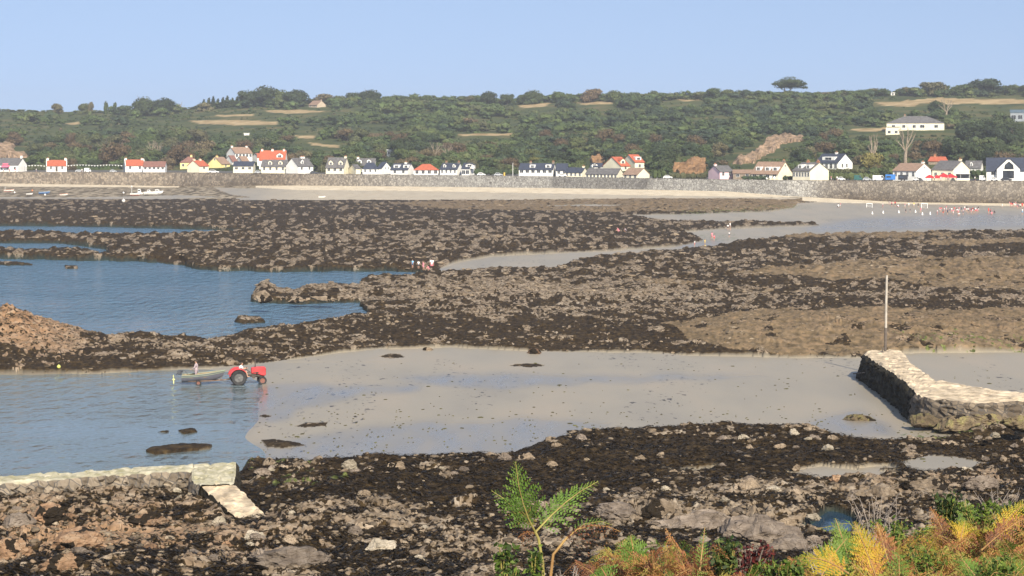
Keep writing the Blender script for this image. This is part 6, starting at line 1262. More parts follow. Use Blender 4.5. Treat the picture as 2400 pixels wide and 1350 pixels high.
# ---------------------------------------------------------------- road vehicles, canopies, trailers, posts
VG = {}
def vehicle(u, vtop, Lpx, kind, paint_, label, group=None, Yo=6.0, name=None, cat=None):
    Y = float(wallY(u)) + Yo; s = F / Y; L_ = Lpx / s; q = P(u, 400, Y); h = (H - (vtop - HZ) / s) - (ZW - .15)
    o = empty(name or ("parked_car" if kind == 'car' else "parked_van"), (q.x - L_ / 2, Y, ZW - .15), -math.atan((u - 1200) / F), label, cat or ("car" if kind == 'car' else "van"), group)
    W2 = .85; bm = bmesh.new()
    if kind == 'car':
        h = min(max(h, 1.35), 1.7); poly_prism(bm, [(0, .35), (L_, .35), (L_, .75), (L_ * .78, .90), (L_ * .12, .92), (0, .80)], 'y', -W2, W2); poly_prism(bm, [(L_ * .10, .88), (L_ * .76, .88), (L_ * .60, h), (L_ * .22, h)], 'y', -W2 * .88, W2 * .88)
        bm_obj("body", bm, paint_, o, bevel=.06); bm = bmesh.new(); poly_prism(bm, [(L_ * .16, .95), (L_ * .70, .95), (L_ * .585, h - .12), (L_ * .245, h - .12)], 'y', -W2 * .88 - .01, W2 * .88 + .01); bm_obj("window", bm, M_GLASS, o)
    else:
        h = max(h, 1.9); poly_prism(bm, [(0, .35), (L_, .35), (L_, 1.05), (L_ * .88, 1.15), (L_ * .78, h), (0, h)], 'y', -W2, W2); bm_obj("body", bm, paint_, o, bevel=.07)
        bm = bmesh.new(); poly_prism(bm, [(L_ * .66, 1.15), (L_ * .86, 1.15), (L_ * .78, h - .15), (L_ * .66, h - .15)], 'y', -W2 - .01, W2 + .01); bm_obj("window", bm, M_GLASS, o)
    for xx in (.2, .8):
        for sg in (-1, 1):
            bm = bmesh.new(); bmesh.ops.create_cone(bm, cap_ends=True, segments=16, radius1=.31, radius2=.31, depth=.2, matrix=Matrix.Translation((L_ * xx, sg * (W2 - .06), .31)) @ Matrix.Rotation(math.pi / 2, 4, 'X')); bm_obj("wheel", bm, M_BLACK, o)
    return o
V_W = paint("white_car_paint", (.75, .75, .74), .3); V_S = paint("silver_car_paint", (.42, .44, .46), .3); V_D = paint("dark_car_paint", (.05, .055, .065), .3); V_R = paint("red_car_paint", (.45, .05, .04), .3)
vehicle(1128, 404.5, 20, 'car', V_W, "white car parked on the coast road right of the house with a dark porch"); vehicle(1168, 407, 20, 'car', V_S, "silver car parked on the coast road between the two groups of houses")
vehicle(205, 396.5, 16, 'van', V_W, "white van parked between the two orange-roofed cottages"); vehicle(185, 398, 18, 'car', V_S, "silver car parked left of the white van between the cottages"); vehicle(265, 397, 16, 'car', V_S, "small silver car half hidden behind the wall left of the joined cottages"); vehicle(500, 398, 26, 'car', V_W, "white car parked in front of the yellow gabled house"); vehicle(605, 399, 16, 'car', V_S, "silver car parked right of the low navy-roofed bungalow"); vehicle(735, 402, 18, 'car', V_D, "dark car parked in front of the pale two-dormered cottage")
vehicle(1318, 411, 20, 'car', V_W, "white car parked before the extension of the long white house"); vehicle(1565, 414, 22, 'car', V_W, "white car parked below the orange earth bank"); vehicle(2011, 412, 19, 'van', paint("green_van_paint", (.02, .10, .09), .4), "dark green van with a white roof at the left end of the car park", name="green_van")
vehicle(2032, 415, 20, 'car', V_S, "silver car between the green van and the white van"); vehicle(1972, 415, 18, 'car', V_W, "white car beside the hedge left of the green van"); vehicle(2060, 412.5, 30, 'van', V_W, "long white van parked left of the blue box trailer"); vehicle(2146, 415.5, 14, 'car', V_W, "white car right of the black box trailer"); vehicle(2302, 412.5, 14, 'van', V_W, "small white van left of the modern white house"); vehicle(2358, 416, 26, 'car', V_D, "dark car in front of the modern white house"); vehicle(2330, 416, 18, 'car', V_W, "white car beside the dark one in front of the modern house")
M_PANEL = mat("trailer_hatch_panel", (.03, .05, .09), .4)
def box_trailer(u0, u1, vt, m_, label):
    Y = float(wallY((u0 + u1) / 2)) + 4; s = F / Y; L_ = (u1 - u0) / s; h = H - (vt - HZ) / s - (ZW - .15); q = P(u0, 400, Y)
    o = empty("box_trailer", (q.x, Y, ZW - .15), -math.atan((u0 - 1200) / F), label, "trailer")
    bm = bmesh.new(); box_bm(bm, 0, L_, 0, 2.2, .55, h); bm_obj("body", bm, m_, o, bevel=.05)
    bm = bmesh.new(); box_bm(bm, .3, L_ * .55, -.05, .02, 1.2, h - .45); bm_obj("serving_hatch", bm, M_PANEL, o)
    for xx in (.35, .65):
        bm = bmesh.new(); bmesh.ops.create_cone(bm, cap_ends=True, segments=14, radius1=.3, radius2=.3, depth=.2, matrix=Matrix.Translation((L_ * xx, .05, .3)) @ Matrix.Rotation(math.pi / 2, 4, 'X')); bm_obj("wheel", bm, M_BLACK, o)
box_trailer(2075, 2098, 409, paint("bright_blue_paint", (.03, .17, .50)), "bright blue box trailer on the sea front in front of the white cottage"); box_trailer(2105, 2127, 410, paint("black_trailer_paint", (.02, .022, .028)), "black box trailer on the sea front right of the blue one")
M_REDC = mat("red_canvas", (.62, .02, .03), .8, var=.06); M_WHC = mat("white_canvas", (.78, .77, .76), .8, var=.04)
def canopy(u, w, vt, ve, m_, label, group=None, Yo=5):
    Y = float(wallY(u)) + Yo; s = F / Y; a = w / s / 2; z0 = ZW - .15; zt_ = H - (vt - HZ) / s - z0; ze = H - (ve - HZ) / s - z0; q = P(u, 400, Y); o = empty("canopy_tent", (q.x, Y, z0), rnd.uniform(-.1, .1), label, "canopy tent", group)
    bm = bmesh.new(); c = [bm.verts.new(p) for p in ((-a, -a, ze), (a, -a, ze), (a, a, ze), (-a, a, ze))]; d = [bm.verts.new(p) for p in ((-a, -a, ze - .3), (a, -a, ze - .3), (a, a, ze - .3), (-a, a, ze - .3))]; t = bm.verts.new((0, 0, zt_))
    mids = [bm.verts.new(((c[i].co.x + c[(i + 1) % 4].co.x) * .22, (c[i].co.y + c[(i + 1) % 4].co.y) * .22, ze + (zt_ - ze) * .36)) for i in range(4)]
    for i in range(4): j = (i + 1) % 4; bm.faces.new((c[i], c[j], mids[i])); bm.faces.new((c[i], mids[i], t)); bm.faces.new((mids[i], c[j], t)); bm.faces.new((d[i], d[j], c[j], c[i]))
    bm_obj("canvas_roof", bm, m_, o)
    for (x, y) in ((-a + .06, -a + .06), (a - .06, -a + .06), (a - .06, a - .06), (-a + .06, a - .06)): V, T_ = tube_np([(x, y, 0), (x, y, ze)], [.04, .04], 6); link("pole", np_mesh("pole", V, T_, [M_STEEL]), o)
canopy(2162, 26, 407, 414.5, M_WHC, "white pointed canopy tent left of the red ones on the sea front", Yo=7)
for (u, w, vt, ve, lab) in [(2179, 20, 409, 415, "red canopy tent nearest the white one on the sea front"), (2197, 18, 410, 415.5, "small red canopy tent, second from the left of the red row"), (2212, 22, 405.5, 413, "tall red canopy tent in the middle of the red row"), (2229, 22, 407, 414, "red canopy tent at the right end of the red row")]: canopy(u, w, vt, ve, M_REDC, lab)
# white serving trailer with open upper half, flagpole, lifebuoy posts, small signs on the road
Y = float(wallY(2255)) + 4; s = F / Y; q = P(2240, 400, Y); L_ = 32 / s; o = empty("serving_trailer", (q.x, Y, ZW - .15), -.22, "white open-sided serving trailer right of the red canopies", "trailer")
bm = bmesh.new(); box_bm(bm, 0, L_, 0, 2.2, .45, 1.0); bm_obj("body", bm, V_W, o, bevel=.03); bm = bmesh.new(); box_bm(bm, -.15, L_ + .15, -.4, 2.3, 2.35, 2.5); bm_obj("roof", bm, V_W, o, bevel=.02)
bm = bmesh.new(); box_bm(bm, .1, L_ - .1, 2.0, 2.1, 1.0, 2.35); bm_obj("back_panel", bm, M_DGREY, o)
for xx in (.05, L_ * .35, L_ - .1): V, T_ = tube_np([(xx, .1, 1.0), (xx, .1, 2.35)], [.05, .05], 6); link("post", np_mesh("post", V, T_, [V_W]), o)
Y = float(wallY(1202)) + 3; s = F / Y; q = P(1202, 400, Y); V, T_ = join_np([tube_np([(0, 0, 0), (0, 0, 31 / s)], [.11, .07], 8), ball((0, 0, 31 / s), .13), tube_np([(-.25, 0, 0), (.25, 0, 0)], [.1, .1], 6)]); o = link("flagpole", np_mesh("flagpole", V, T_, [V_W])); o.location = (q.x, Y, ZW - .1); tag(o, "white flagpole on the sea front left of the long two-dormered house", "flagpole")
Y = float(wallY(1182)) + 3; q = P(1182, 400, Y); V, T_ = join_np([tube_np([(0, 0, 0), (0, 0, 1.2)], [.35, .30], 8), ball((0, 0, 1.25), (.36, .36, .2))]); o = link("grit_bin", np_mesh("grit_bin", V, T_, [paint("yellow_bin_paint", (.7, .45, .08))])); o.location = (q.x, Y, ZW - .1); tag(o, "squat yellow bin on the sea front left of the flagpole", "bin")
for k, (u, v, rr, ww) in enumerate([(1797, 418, 0, .28), (1806, 415.5, .1, .36), (1815, 416, 0, .38)]):
    Y = float(wallY(u)) + 2; s = F / Y; q = P(u, v, Y); V, T_ = join_np([ball((0, 0, 0), (ww, .08, ww)), tube_np([(0, 0, -2.0), (0, 0, 0)], [.05, .05], 6)]); o = link("round_sign", np_mesh("round_sign", V, T_, [M_WPL])); o.location = q; tag(o, ["round white sign on a post before the beige-roofed house, leftmost and smallest", "round white sign on a post before the beige-roofed house, middle one", "round white sign on a post before the beige-roofed house, rightmost"][k], "sign")
for k, (u, c) in enumerate([(8, 'white'), (22, 'pink'), (36, 'red'), (85, 'white'), (192, 'white'), (1948, 'pink'), (1962, 'white'), (2190, 'white'), (2205, 'white'), (2222, 'pink'), (2285, 'white'), (2318, 'white')]):
    Y = float(wallY(u)) + 2.2; q = P(u, 400, Y)
    lab = ["person in white standing on the sea front outside the cafe", "person in pink standing on the sea front outside the cafe", "person in red standing on the sea front at the right end of the cafe", "person in white alone on the sea front left of the lone cottage", "person in white beside the parked white van between the cottages", "person in pink on the sea front beside the dark clipped hedge", "person in white on the sea front beside the dark clipped hedge", "person in white under the leftmost red canopies", "person in white under the tall red canopy", "person in pink under the rightmost red canopy", "person in white right of the serving trailer", "person in white outside the modern white house"][k]
    person((q.x, Y, ZW - .15), k * 1.3, 'stand', c, ['navy', 'dark', 'white'][k % 3], 1.0, lab, "people on the sea front")

# bunting strung along the sea front
def bunting(u0, u1, v, label):
    Y0 = float(wallY(u0)) + 9; Y1 = float(wallY(u1)) + 9; a = np.array(P(u0, v, Y0)); b = np.array(P(u1, v, Y1)); L_ = np.linalg.norm(b - a); n = int(L_ / 1.3); o = empty("bunting", a, 0, label, "bunting"); pts_ = []
    for i in range(n + 1):
        t = i / n; pts_.append((b - a) * t - np.array((0, 0, 1.0)) * (.35 * abs(math.sin(t * math.pi * max(1, round(L_ / 14))))) * -1 - np.array((0, 0, .35)))
    V, T_ = tube_np(pts_, [.03] * len(pts_), 4); link("string", np_mesh("string", V, T_, [M_WPL]), o)
    bm = bmesh.new()
    for i in range(n):
        c = (pts_[i] + pts_[i + 1]) / 2; w = [bm.verts.new((c[0] + dx, c[1] + dy, c[2] + dz)) for dx, dy, dz in ((-.3, -.02, 0), (.3, -.02, 0), (0, -.02, -.5), (-.3, .02, 0), (.3, .02, 0), (0, .02, -.5))]
        bm.faces.new((w[0], w[2], w[1])); bm.faces.new((w[3], w[4], w[5])); bm.faces.new((w[0], w[1], w[4], w[3])); bm.faces.new((w[1], w[2], w[5], w[4])); bm.faces.new((w[2], w[0], w[3], w[5]))
    bm_obj("flags", bm, M_WPL, o)
    for p in (pts_[0], pts_[-1]):
        V, T_ = tube_np([(p[0], p[1], p[2]), (p[0], p[1], p[2] - 3.2)], [.05, .06], 6); link("post", np_mesh("post", V, T_, [M_STEEL]), o)
bunting(157, 288, 386, "string of small white bunting between the two orange-roofed cottages"); bunting(58, 107, 387, "short string of white bunting left of the lone orange-roofed cottage")
# ---------------------------------------------------------------- boulders, stones and weed on the shore
def rock_material(name, cols, scale=1.5, rand=.25, island=False, weed=0.0):
    m = bpy.data.materials.new(name); m.use_nodes = True; nt = m.node_tree; L = nt.links; b = nt.nodes["Principled BSDF"]; b.inputs["Roughness"].default_value = .85; b.inputs["Specular IOR Level"].default_value = .2
    geo = _n(nt, "ShaderNodeNewGeometry"); no = _n(nt, "ShaderNodeTexNoise"); no.inputs["Scale"].default_value = scale; no.inputs["Detail"].default_value = 8; no.inputs["Roughness"].default_value = .65; L.new(geo.outputs["Position"], no.inputs["Vector"])
    r = _n(nt, "ShaderNodeValToRGB"); e = r.color_ramp.elements
    while len(e) < len(cols): e.new(.5)
    for k, (p, c) in enumerate(cols): e[k].position = p; e[k].color = (*c, 1)
    L.new(no.outputs["Fac"], r.inputs[0]); hs = _n(nt, "ShaderNodeHueSaturation"); L.new(r.outputs[0], hs.inputs["Color"])
    mr = _n(nt, "ShaderNodeMapRange"); mr.inputs["To Min"].default_value = 1 - rand; mr.inputs["To Max"].default_value = 1 + rand
    if island: L.new(geo.outputs["Random Per Island"], mr.inputs["Value"])
    else: oi = _n(nt, "ShaderNodeObjectInfo"); L.new(oi.outputs["Random"], mr.inputs["Value"])
    L.new(mr.outputs[0], hs.inputs["Value"]); out = hs.outputs[0]
    vo = _n(nt, "ShaderNodeTexVoronoi", feature='DISTANCE_TO_EDGE'); vo.inputs["Scale"].default_value = scale * 1.3; mp = _n(nt, "ShaderNodeMapping"); mp.inputs["Scale"].default_value = (1, 1, 2.2); mp.inputs["Rotation"].default_value = (0.4, 0.3, 0); L.new(geo.outputs["Position"], mp.inputs[0]); L.new(mp.outputs[0], vo.inputs["Vector"])
    lt = _n(nt, "ShaderNodeMath", operation='LESS_THAN'); L.new(vo.outputs["Distance"], lt.inputs[0]); lt.inputs[1].default_value = .012
    mx = _n(nt, "ShaderNodeMix", data_type='RGBA'); L.new(lt.outputs[0], mx.inputs[0]); L.new(out, mx.inputs[6]); mx.inputs[7].default_value = (.04, .03, .02, 1); out = mx.outputs[2]
    if weed > 0:
        n2 = _n(nt, "ShaderNodeTexNoise"); n2.inputs["Scale"].default_value = 1.1; n2.inputs["Detail"].default_value = 6; L.new(geo.outputs["Position"], n2.inputs["Vector"])
        gt = _n(nt, "ShaderNodeMath", operation='GREATER_THAN'); L.new(n2.outputs["Fac"], gt.inputs[0]); gt.inputs[1].default_value = 1 - weed
        m3 = _n(nt, "ShaderNodeMix", data_type='RGBA'); L.new(gt.outputs[0], m3.inputs[0]); L.new(out, m3.inputs[6]); m3.inputs[7].default_value = (.016, .011, .006, 1); out = m3.outputs[2]
    L.new(out, b.inputs["Base Color"]); bp = _n(nt, "ShaderNodeBump"); bp.inputs["Distance"].default_value = .1; bp.inputs["Strength"].default_value = .9
    n3 = _n(nt, "ShaderNodeTexNoise"); n3.inputs["Scale"].default_value = scale * 4; n3.inputs["Detail"].default_value = 6; L.new(mp.outputs[0], n3.inputs["Vector"]); L.new(n3.outputs["Fac"], bp.inputs["Height"]); L.new(bp.outputs[0], b.inputs["Normal"])
    return m
M_RTAN = rock_material("tan_granite", [(.3, (.10, .075, .05)), (.5, (.22, .17, .12)), (.7, (.33, .27, .205))], weed=.46)
M_RORG = rock_material("orange_granite", [(.3, (.08, .048, .028)), (.5, (.22, .135, .08)), (.7, (.30, .22, .15))], weed=.46)
M_RGRY = rock_material("grey_brown_granite", [(.3, (.07, .055, .045)), (.5, (.155, .125, .10)), (.7, (.24, .20, .165))], weed=.3)
M_RPALE = rock_material("pale_stone", [(.3, (.16, .135, .10)), (.5, (.27, .235, .18)), (.68, (.38, .33, .26))])
M_RQUAY = rock_material("algae_stained_rock", [(.3, (.05, .040, .024)), (.48, (.14, .105, .066)), (.62, (.17, .15, .06)), (.7, (.23, .18, .12))], weed=.40)
M_STONES = rock_material("shore_stones", [(.3, (.075, .056, .036)), (.5, (.15, .115, .078)), (.7, (.245, .20, .145))], scale=.7, rand=.5, island=True)
def rock_np(seed, ico, ax=(1, .8, .6), cuts=9, rough=.05):
    r_ = np.random.default_rng(seed); v = ico[0].copy()
    for _ in range(cuts):
        n = r_.normal(size=3); n[2] = abs(n[2]) * .8 + .1 * r_.normal(); n /= np.linalg.norm(n); d = r_.uniform(.50, .82); dist = v @ n - d; v -= n * np.maximum(dist, 0)[:, None]
    if rough: v *= 1 + rough * (pn(v[:, 0] * 3 + seed, v[:, 1] * 3 + v[:, 2] * 2, seed)[:, None] + .6 * pn(v[:, 0] * 8, v[:, 1] * 8 + v[:, 2] * 6 + seed, seed + 1)[:, None])
    return v * np.array(ax), ico[1]
ICO4 = ico_np(4)
RPROTO = {}
for mk, mm in (('tan', M_RTAN), ('org', M_RORG), ('gry', M_RGRY), ('pale', M_RPALE), ('quay', M_RQUAY)):
    RPROTO[mk] = []
    for i in range(5):
        v, f_ = rock_np(100 + i, ICO4, (1, .85, .62), 9, .22); RPROTO[mk].append(np_mesh("boulder", v, f_, [mm]))
def boulder(u, v, wpx, hpx, kind, label, group=None, dz=0.0):
    x, y, z = shore_z(u, v); Y = F * (H - z) / (v - HZ); s = F / Y; w = wpx / s / 2 * 1.12; h = hpx / s / 1.05
    o = link("boulder", RPROTO[kind][rnd.randrange(5)]); o.location = ((u - 1200) * Y / F, Y + w * .2, z + h * .18 + dz); o.scale = (w, w * rnd.uniform(.7, 1.0), h / .62 * .62 * 1.0); o.rotation_euler = (rnd.uniform(-.15, .15), rnd.uniform(-.15, .15), rnd.choice((0, math.pi)) + rnd.uniform(-.4, .4))
    return tag(o, label, "rock", group)
for a in [(1450, 1212, 120, 40, 'gry', "long brown-grey boulder behind the tall bracken, leftmost of the bottom outcrop"), (1535, 1204, 110, 44, 'tan', "tan boulder second from the left in the bottom outcrop above the rusty bracken"), (1635, 1242, 210, 66, 'gry', "largest flat grey-brown boulder in the bottom outcrop above the dark red bramble"), (1735, 1256, 120, 56, 'gry', "grey boulder just right of the largest flat one in the bottom outcrop"), (1800, 1262, 150, 70, 'gry', "domed brown boulder left of the tide pool"), (1850, 1296, 110, 52, 'gry', "low brown boulder just above the yellow bracken"),
          (700, 1330, 200, 56, 'gry', "big flat grey boulder at the bottom edge below the ramp"), (610, 1315, 60, 40, 'gry', "round grey boulder at the bottom edge left of the big flat one"), (890, 1284, 66, 28, 'pale', "pale flat boulder on dark weed left of the tall bracken"), (175, 1284, 150, 56, 'org', "broad orange slab among weed near the bottom left corner"), (30, 1305, 120, 52, 'org', "orange slab at the left edge near the bottom corner"), (155, 1335, 110, 46, 'org', "orange boulder at the bottom edge near the left corner"), (110, 1215, 90, 44, 'org', "tan-orange boulder standing below the left quay"), (35, 1232, 80, 34, 'gry', "grey boulder at the left edge below the quay"), (120, 1150, 50, 30, 'org', "pointed tan boulder close under the left quay wall"), (350, 1225, 90, 34, 'org', "orange boulder in the weed left of the ramp foot"), (280, 1320, 110, 30, 'tan', "flat tan boulder in the weed at the lower left"),
          (515, 1228, 34, 22, 'pale', "pale block beside the foot of the ramp"), (1253, 829, 38, 15, 'org', "orange block lying alone on the upper edge of the sand"), (1348, 1014, 36, 10, 'tan', "flat tan stone on the wet sand where the dark weed begins"), (1002, 821, 30, 9, 'tan', "low tan stone at the upper edge of the sand right of the weed mound"), (303, 885, 13, 11, 'gry', "small dark rock standing in the shallows left of the boat"), (938, 1098, 28, 22, 'tan', "tan rock at the sand's edge above the dark weed"), (1562, 1150, 24, 17, 'pale', "pale square block on the dark weed right of the tall bracken"), (720, 1188, 38, 14, 'org', "flat orange stone right of the ramp foot"), (618, 700, 44, 24, 'tan', "tan domed rock at the tip of the spit in the blue water"), (700, 704, 50, 14, 'tan', "long tan rock in the middle of the spit"), (760, 700, 60, 14, 'tan', "second long tan rock on the spit towards the shore"), (1940, 1055, 30, 16, 'pale', "pale rounded stone on the dark weed in front of the right quay"), (2052, 1031, 12, 7, 'pale', "tiny white stone at the sand's edge before the right quay"),
          (1760, 1150, 60, 36, 'tan', "tan cluster rock on the dark shore above the bottom outcrop"), (2180, 1150, 120, 44, 'tan', "broad tan rock on the lower right shore above the bracken"), (2060, 1160, 70, 34, 'tan', "tan rock left of the broad one on the lower right shore"), (2310, 1145, 90, 36, 'gry', "grey-brown rock on the lower right shore near the edge"), (1960, 1135, 60, 26, 'org', "orange-tan rock below the lower sand patch")]:
    boulder(*a)
ORD = ['first', 'second', 'third', 'fourth', 'fifth', 'sixth', 'seventh', 'eighth', 'ninth', 'tenth', 'eleventh', 'twelfth']
for k, a in enumerate(sorted([(2190, 990, 90, 34), (2260, 985, 80, 40), (2320, 990, 90, 44), (2390, 985, 80, 46), (2170, 1010, 80, 26), (2240, 1018, 100, 26), (2330, 1016, 110, 30), (2400, 1020, 90, 30), (2180, 965, 44, 34), (2290, 965, 60, 34), (2230, 962, 50, 30), (2360, 965, 60, 36)])):
    boulder(*a, 'quay', "algae-stained boulder at the right quay's front wall, %s from the left of twelve" % ORD[k], "boulders against the right quay", dz=.55)
boulder(2010, 985, 74, 16, 'quay', "low yellowish weedy rock on the sand left of the right quay")
# ordinary boulders of the near shore and thousands of stones
r_ = np.random.default_rng(12)
def sample(n, v0, v1, zone_mask=None):
    out = []
    while len(out) < n:
        u = r_.uniform(-60, 2460, 4000); v = r_.uniform(v0, v1, 4000); ui = np.clip(np.searchsorted(us, u), 0, nc - 1); vi = np.clip(np.searchsorted(vs, v), 0, nr - 1)
        ok = rock[vi, ui] & (r_.uniform(size=4000) < (0.08 + np.clip(E[vi, ui], 0, 1.0)) * .9) & ~z_patch[vi, ui]
        out += list(zip(u[ok], v[ok], ui[ok], vi[ok]))
    return out[:n]
def stone_label(u, v, big, kind):
    lm = min([(130, 1115, "the left quay wall"), (500, 1110, "the quay platform"), (600, 1210, "the ramp foot"), (720, 1300, "the big flat grey boulder"), (200, 1290, "the broad orange slab"), (880, 1280, "the pale flat boulder"), (700, 1120, "the green weed by the quay end"), (940, 1095, "the tan rock at the sand's edge"), (1220, 1090, "the tip of the tallest bracken"), (1230, 1200, "the stalk of the tallest bracken"), (1400, 1040, "the flat tan stone on the wet sand"), (1562, 1150, "the pale square block"), (1600, 1220, "the bottom outcrop"), (1640, 1060, "the middle of the dark weed bank"), (1940, 1220, "the tide pool"), (1950, 1110, "the lower sand patch"), (2200, 1090, "the right-hand sand patch"), (2180, 1150, "the broad tan rock"), (2260, 1020, "the boulders at the right quay"), (2380, 1110, "the right edge of the shore"), (1850, 1030, "the dark weed left of the right quay")], key=lambda a: (a[0] - u) ** 2 + 4 * (a[1] - v) ** 2)
    where = "left of" if u < lm[0] - 60 else "right of" if u > lm[0] + 60 else "above" if v < lm[1] else "below"
    return "%s %s stone in dark weed %s %s" % ("small" if big < 19 else "medium" if big < 30 else "large", {'org': 'orange', 'tan': 'tan', 'gry': 'grey-brown', 'pale': 'pale'}[kind], where, lm[2])
GRP = [(1000, 1110, "stone half buried in dark weed on the shore between the two quays", "stones between the two quays"), (1110, 1230, "stone half buried in dark weed on the near shore below the quays", "stones on the near shore"), (1230, 1345, "rock among dark weed along the bottom of the shore", "rocks along the bottom of the shore")]
for (v0, v1, lab, grp) in GRP:
    for (u, v, ui, vi) in sample(70, v0, v1):
        if in_carve(u, v): continue
        big = abs(r_.normal(0, 1)) * 12 + 14 + (v - 1000) * .04; kind = 'org' if orange[vi, ui] > .35 and r_.random() < .7 else ['tan', 'gry', 'tan', 'pale'][r_.integers(4)]
        boulder(u, v, big, big * r_.uniform(.35, .62), kind, stone_label(u, v, big, kind), "stones among the near-shore weed")
SP = [rock_np(300 + i, ICO2, (1, .85, .6), 6, .12) for i in range(8)]
VV_ = []; TT_ = []; k = 0
pts_s = sample(7500, 600, 1400) + sample(3000, 470, 700)
for (u, v, ui, vi) in pts_s:
    Y = YY[vi, ui]; s = F / Y; px_ = min(30, 3.2 + r_.gamma(1.6, 2.3) * (1.0 + max(0, (v - 700)) / 500)); w = px_ / s / 2 * (1.05 if v < 700 else 1); V, T_ = SP[r_.integers(8)]; a = r_.uniform(0, 6.28); c_, s_ = math.cos(a), math.sin(a)
    hh = w * r_.uniform(.4, .85); X_ = V[:, 0] * w * (1.5 if v < 700 else 1); Y_ = V[:, 1] * w
    VV_.append(np.stack([X_ * c_ - Y_ * s_ + XX[vi, ui], X_ * s_ + Y_ * c_ + Y, V[:, 2] * hh + ZZ[vi, ui] + hh * .15], -1)); TT_.append(T_ + k); k += len(V)
o = link("shore_stones", np_mesh("shore_stones", np.concatenate(VV_), np.concatenate(TT_), [M_STONES])); tag(o, "countless small tan and grey stones strewn over the weedy shore", "stones", kind='stuff')
# scraps of weed left on the sand
VV_ = []; TT_ = []; k = 0; cnt_ = 0
while cnt_ < 560:
    u = r_.uniform(600, 2450); v = r_.uniform(850, 1092); ui = min(np.searchsorted(us, u), nc - 1); vi = min(np.searchsorted(vs, v), nr - 1)
    if not sand[vi, ui] or (v < 960 and r_.random() < .7) or float(pn(np.array([u / 70]), np.array([v / 22]), 55)[0]) < r_.uniform(-.5, .5): continue
    cnt_ += 1; Y = YY[vi, ui]; w = min(16, 2 + r_.gamma(1.2, 2.4)) / (F / Y) / 2; V, T_ = SP[r_.integers(8)]
    VV_.append(np.stack([V[:, 0] * w + XX[vi, ui], V[:, 1] * w * 1.6 + Y, V[:, 2] * .06 + ZZ[vi, ui] + .01], -1)); TT_.append(T_ + k); k += len(V)
o = link("weed_scraps", np_mesh("weed_scraps", np.concatenate(VV_), np.concatenate(TT_), [rock_material("scrap_weed", [(.3, (.03, .028, .01)), (.5, (.07, .065, .02)), (.7, (.14, .14, .04))], island=True)])); tag(o, "scattered scraps of green and brown weed lying on the wet sand", "weed scraps", kind='stuff')
# bladderwrack: short flat ribbons draped over the rock
M_WRACK = bpy.data.materials.new("brown_wrack"); M_WRACK.use_nodes = True; nt = M_WRACK.node_tree; b = nt.nodes["Principled BSDF"]; b.inputs["Roughness"].default_value = .5; b.inputs["Specular IOR Level"].default_value = .25
geo = _n(nt, "ShaderNodeNewGeometry"); r = _n(nt, "ShaderNodeValToRGB"); e = r.color_ramp.elements; e[0].position = 0; e[0].color = (.006, .004, .002, 1); e[1].position = 1; e[1].color = (.050, .033, .012, 1); k_ = e.new(.6); k_.color = (.022, .015, .007, 1); nt.links.new(geo.outputs["Random Per Island"], r.inputs[0]); nt.links.new(r.outputs[0], b.inputs["Base Color"])
n = 60000
u = r_.uniform(-60, 2460, n * 2); v = r_.uniform(985, 1400, n * 2); ui = np.clip(np.searchsorted(us, u), 0, nc - 1); vi = np.clip(np.searchsorted(vs, v), 0, nr - 1)
ok = rock[vi, ui] & ~bare[vi, ui] & ~z_patch[vi, ui]; ui = ui[ok][:n]; vi = vi[ok][:n]; n = len(ui)
c0 = np.stack([XX[vi, ui] + r_.normal(0, .05, n), YY[vi, ui] + r_.normal(0, .2, n), ZZ[vi, ui] + .01], -1)
a = 1.6 * fbm(c0[:, 0] / 3.5, c0[:, 1] / 3.5, 3, 611) + r_.normal(0, .35, n); Lw = r_.uniform(.14, .55, n); wd = r_.uniform(.02, .05, n); d = np.stack([np.cos(a), np.sin(a)], -1); p_ = np.stack([-d[:, 1], d[:, 0]], -1)
rise = r_.uniform(.01, .08, n); strip = []
for t_, hz_ in ((0, 0), (.5, 1), (1, -.2)):
    c = c0.copy(); c[:, :2] += d * (Lw * t_)[:, None]; c[:, 2] += rise * hz_
    strip += [np.concatenate([c[:, :2] + p_ * wd[:, None], c[:, 2:]], 1), np.concatenate([c[:, :2] - p_ * wd[:, None], c[:, 2:] + .015], 1)]
V = np.stack(strip, 1).reshape(-1, 3); i0 = np.arange(n)[:, None] * 6; Q = np.concatenate([i0 + np.array([[0, 1, 3, 2]]), i0 + np.array([[2, 3, 5, 4]])])
o = link("seaweed", np_mesh("seaweed", V, Q, [M_WRACK])); tag(o, "dark brown seaweed carpeting the rocks of the near shore", "seaweed", kind='stuff')
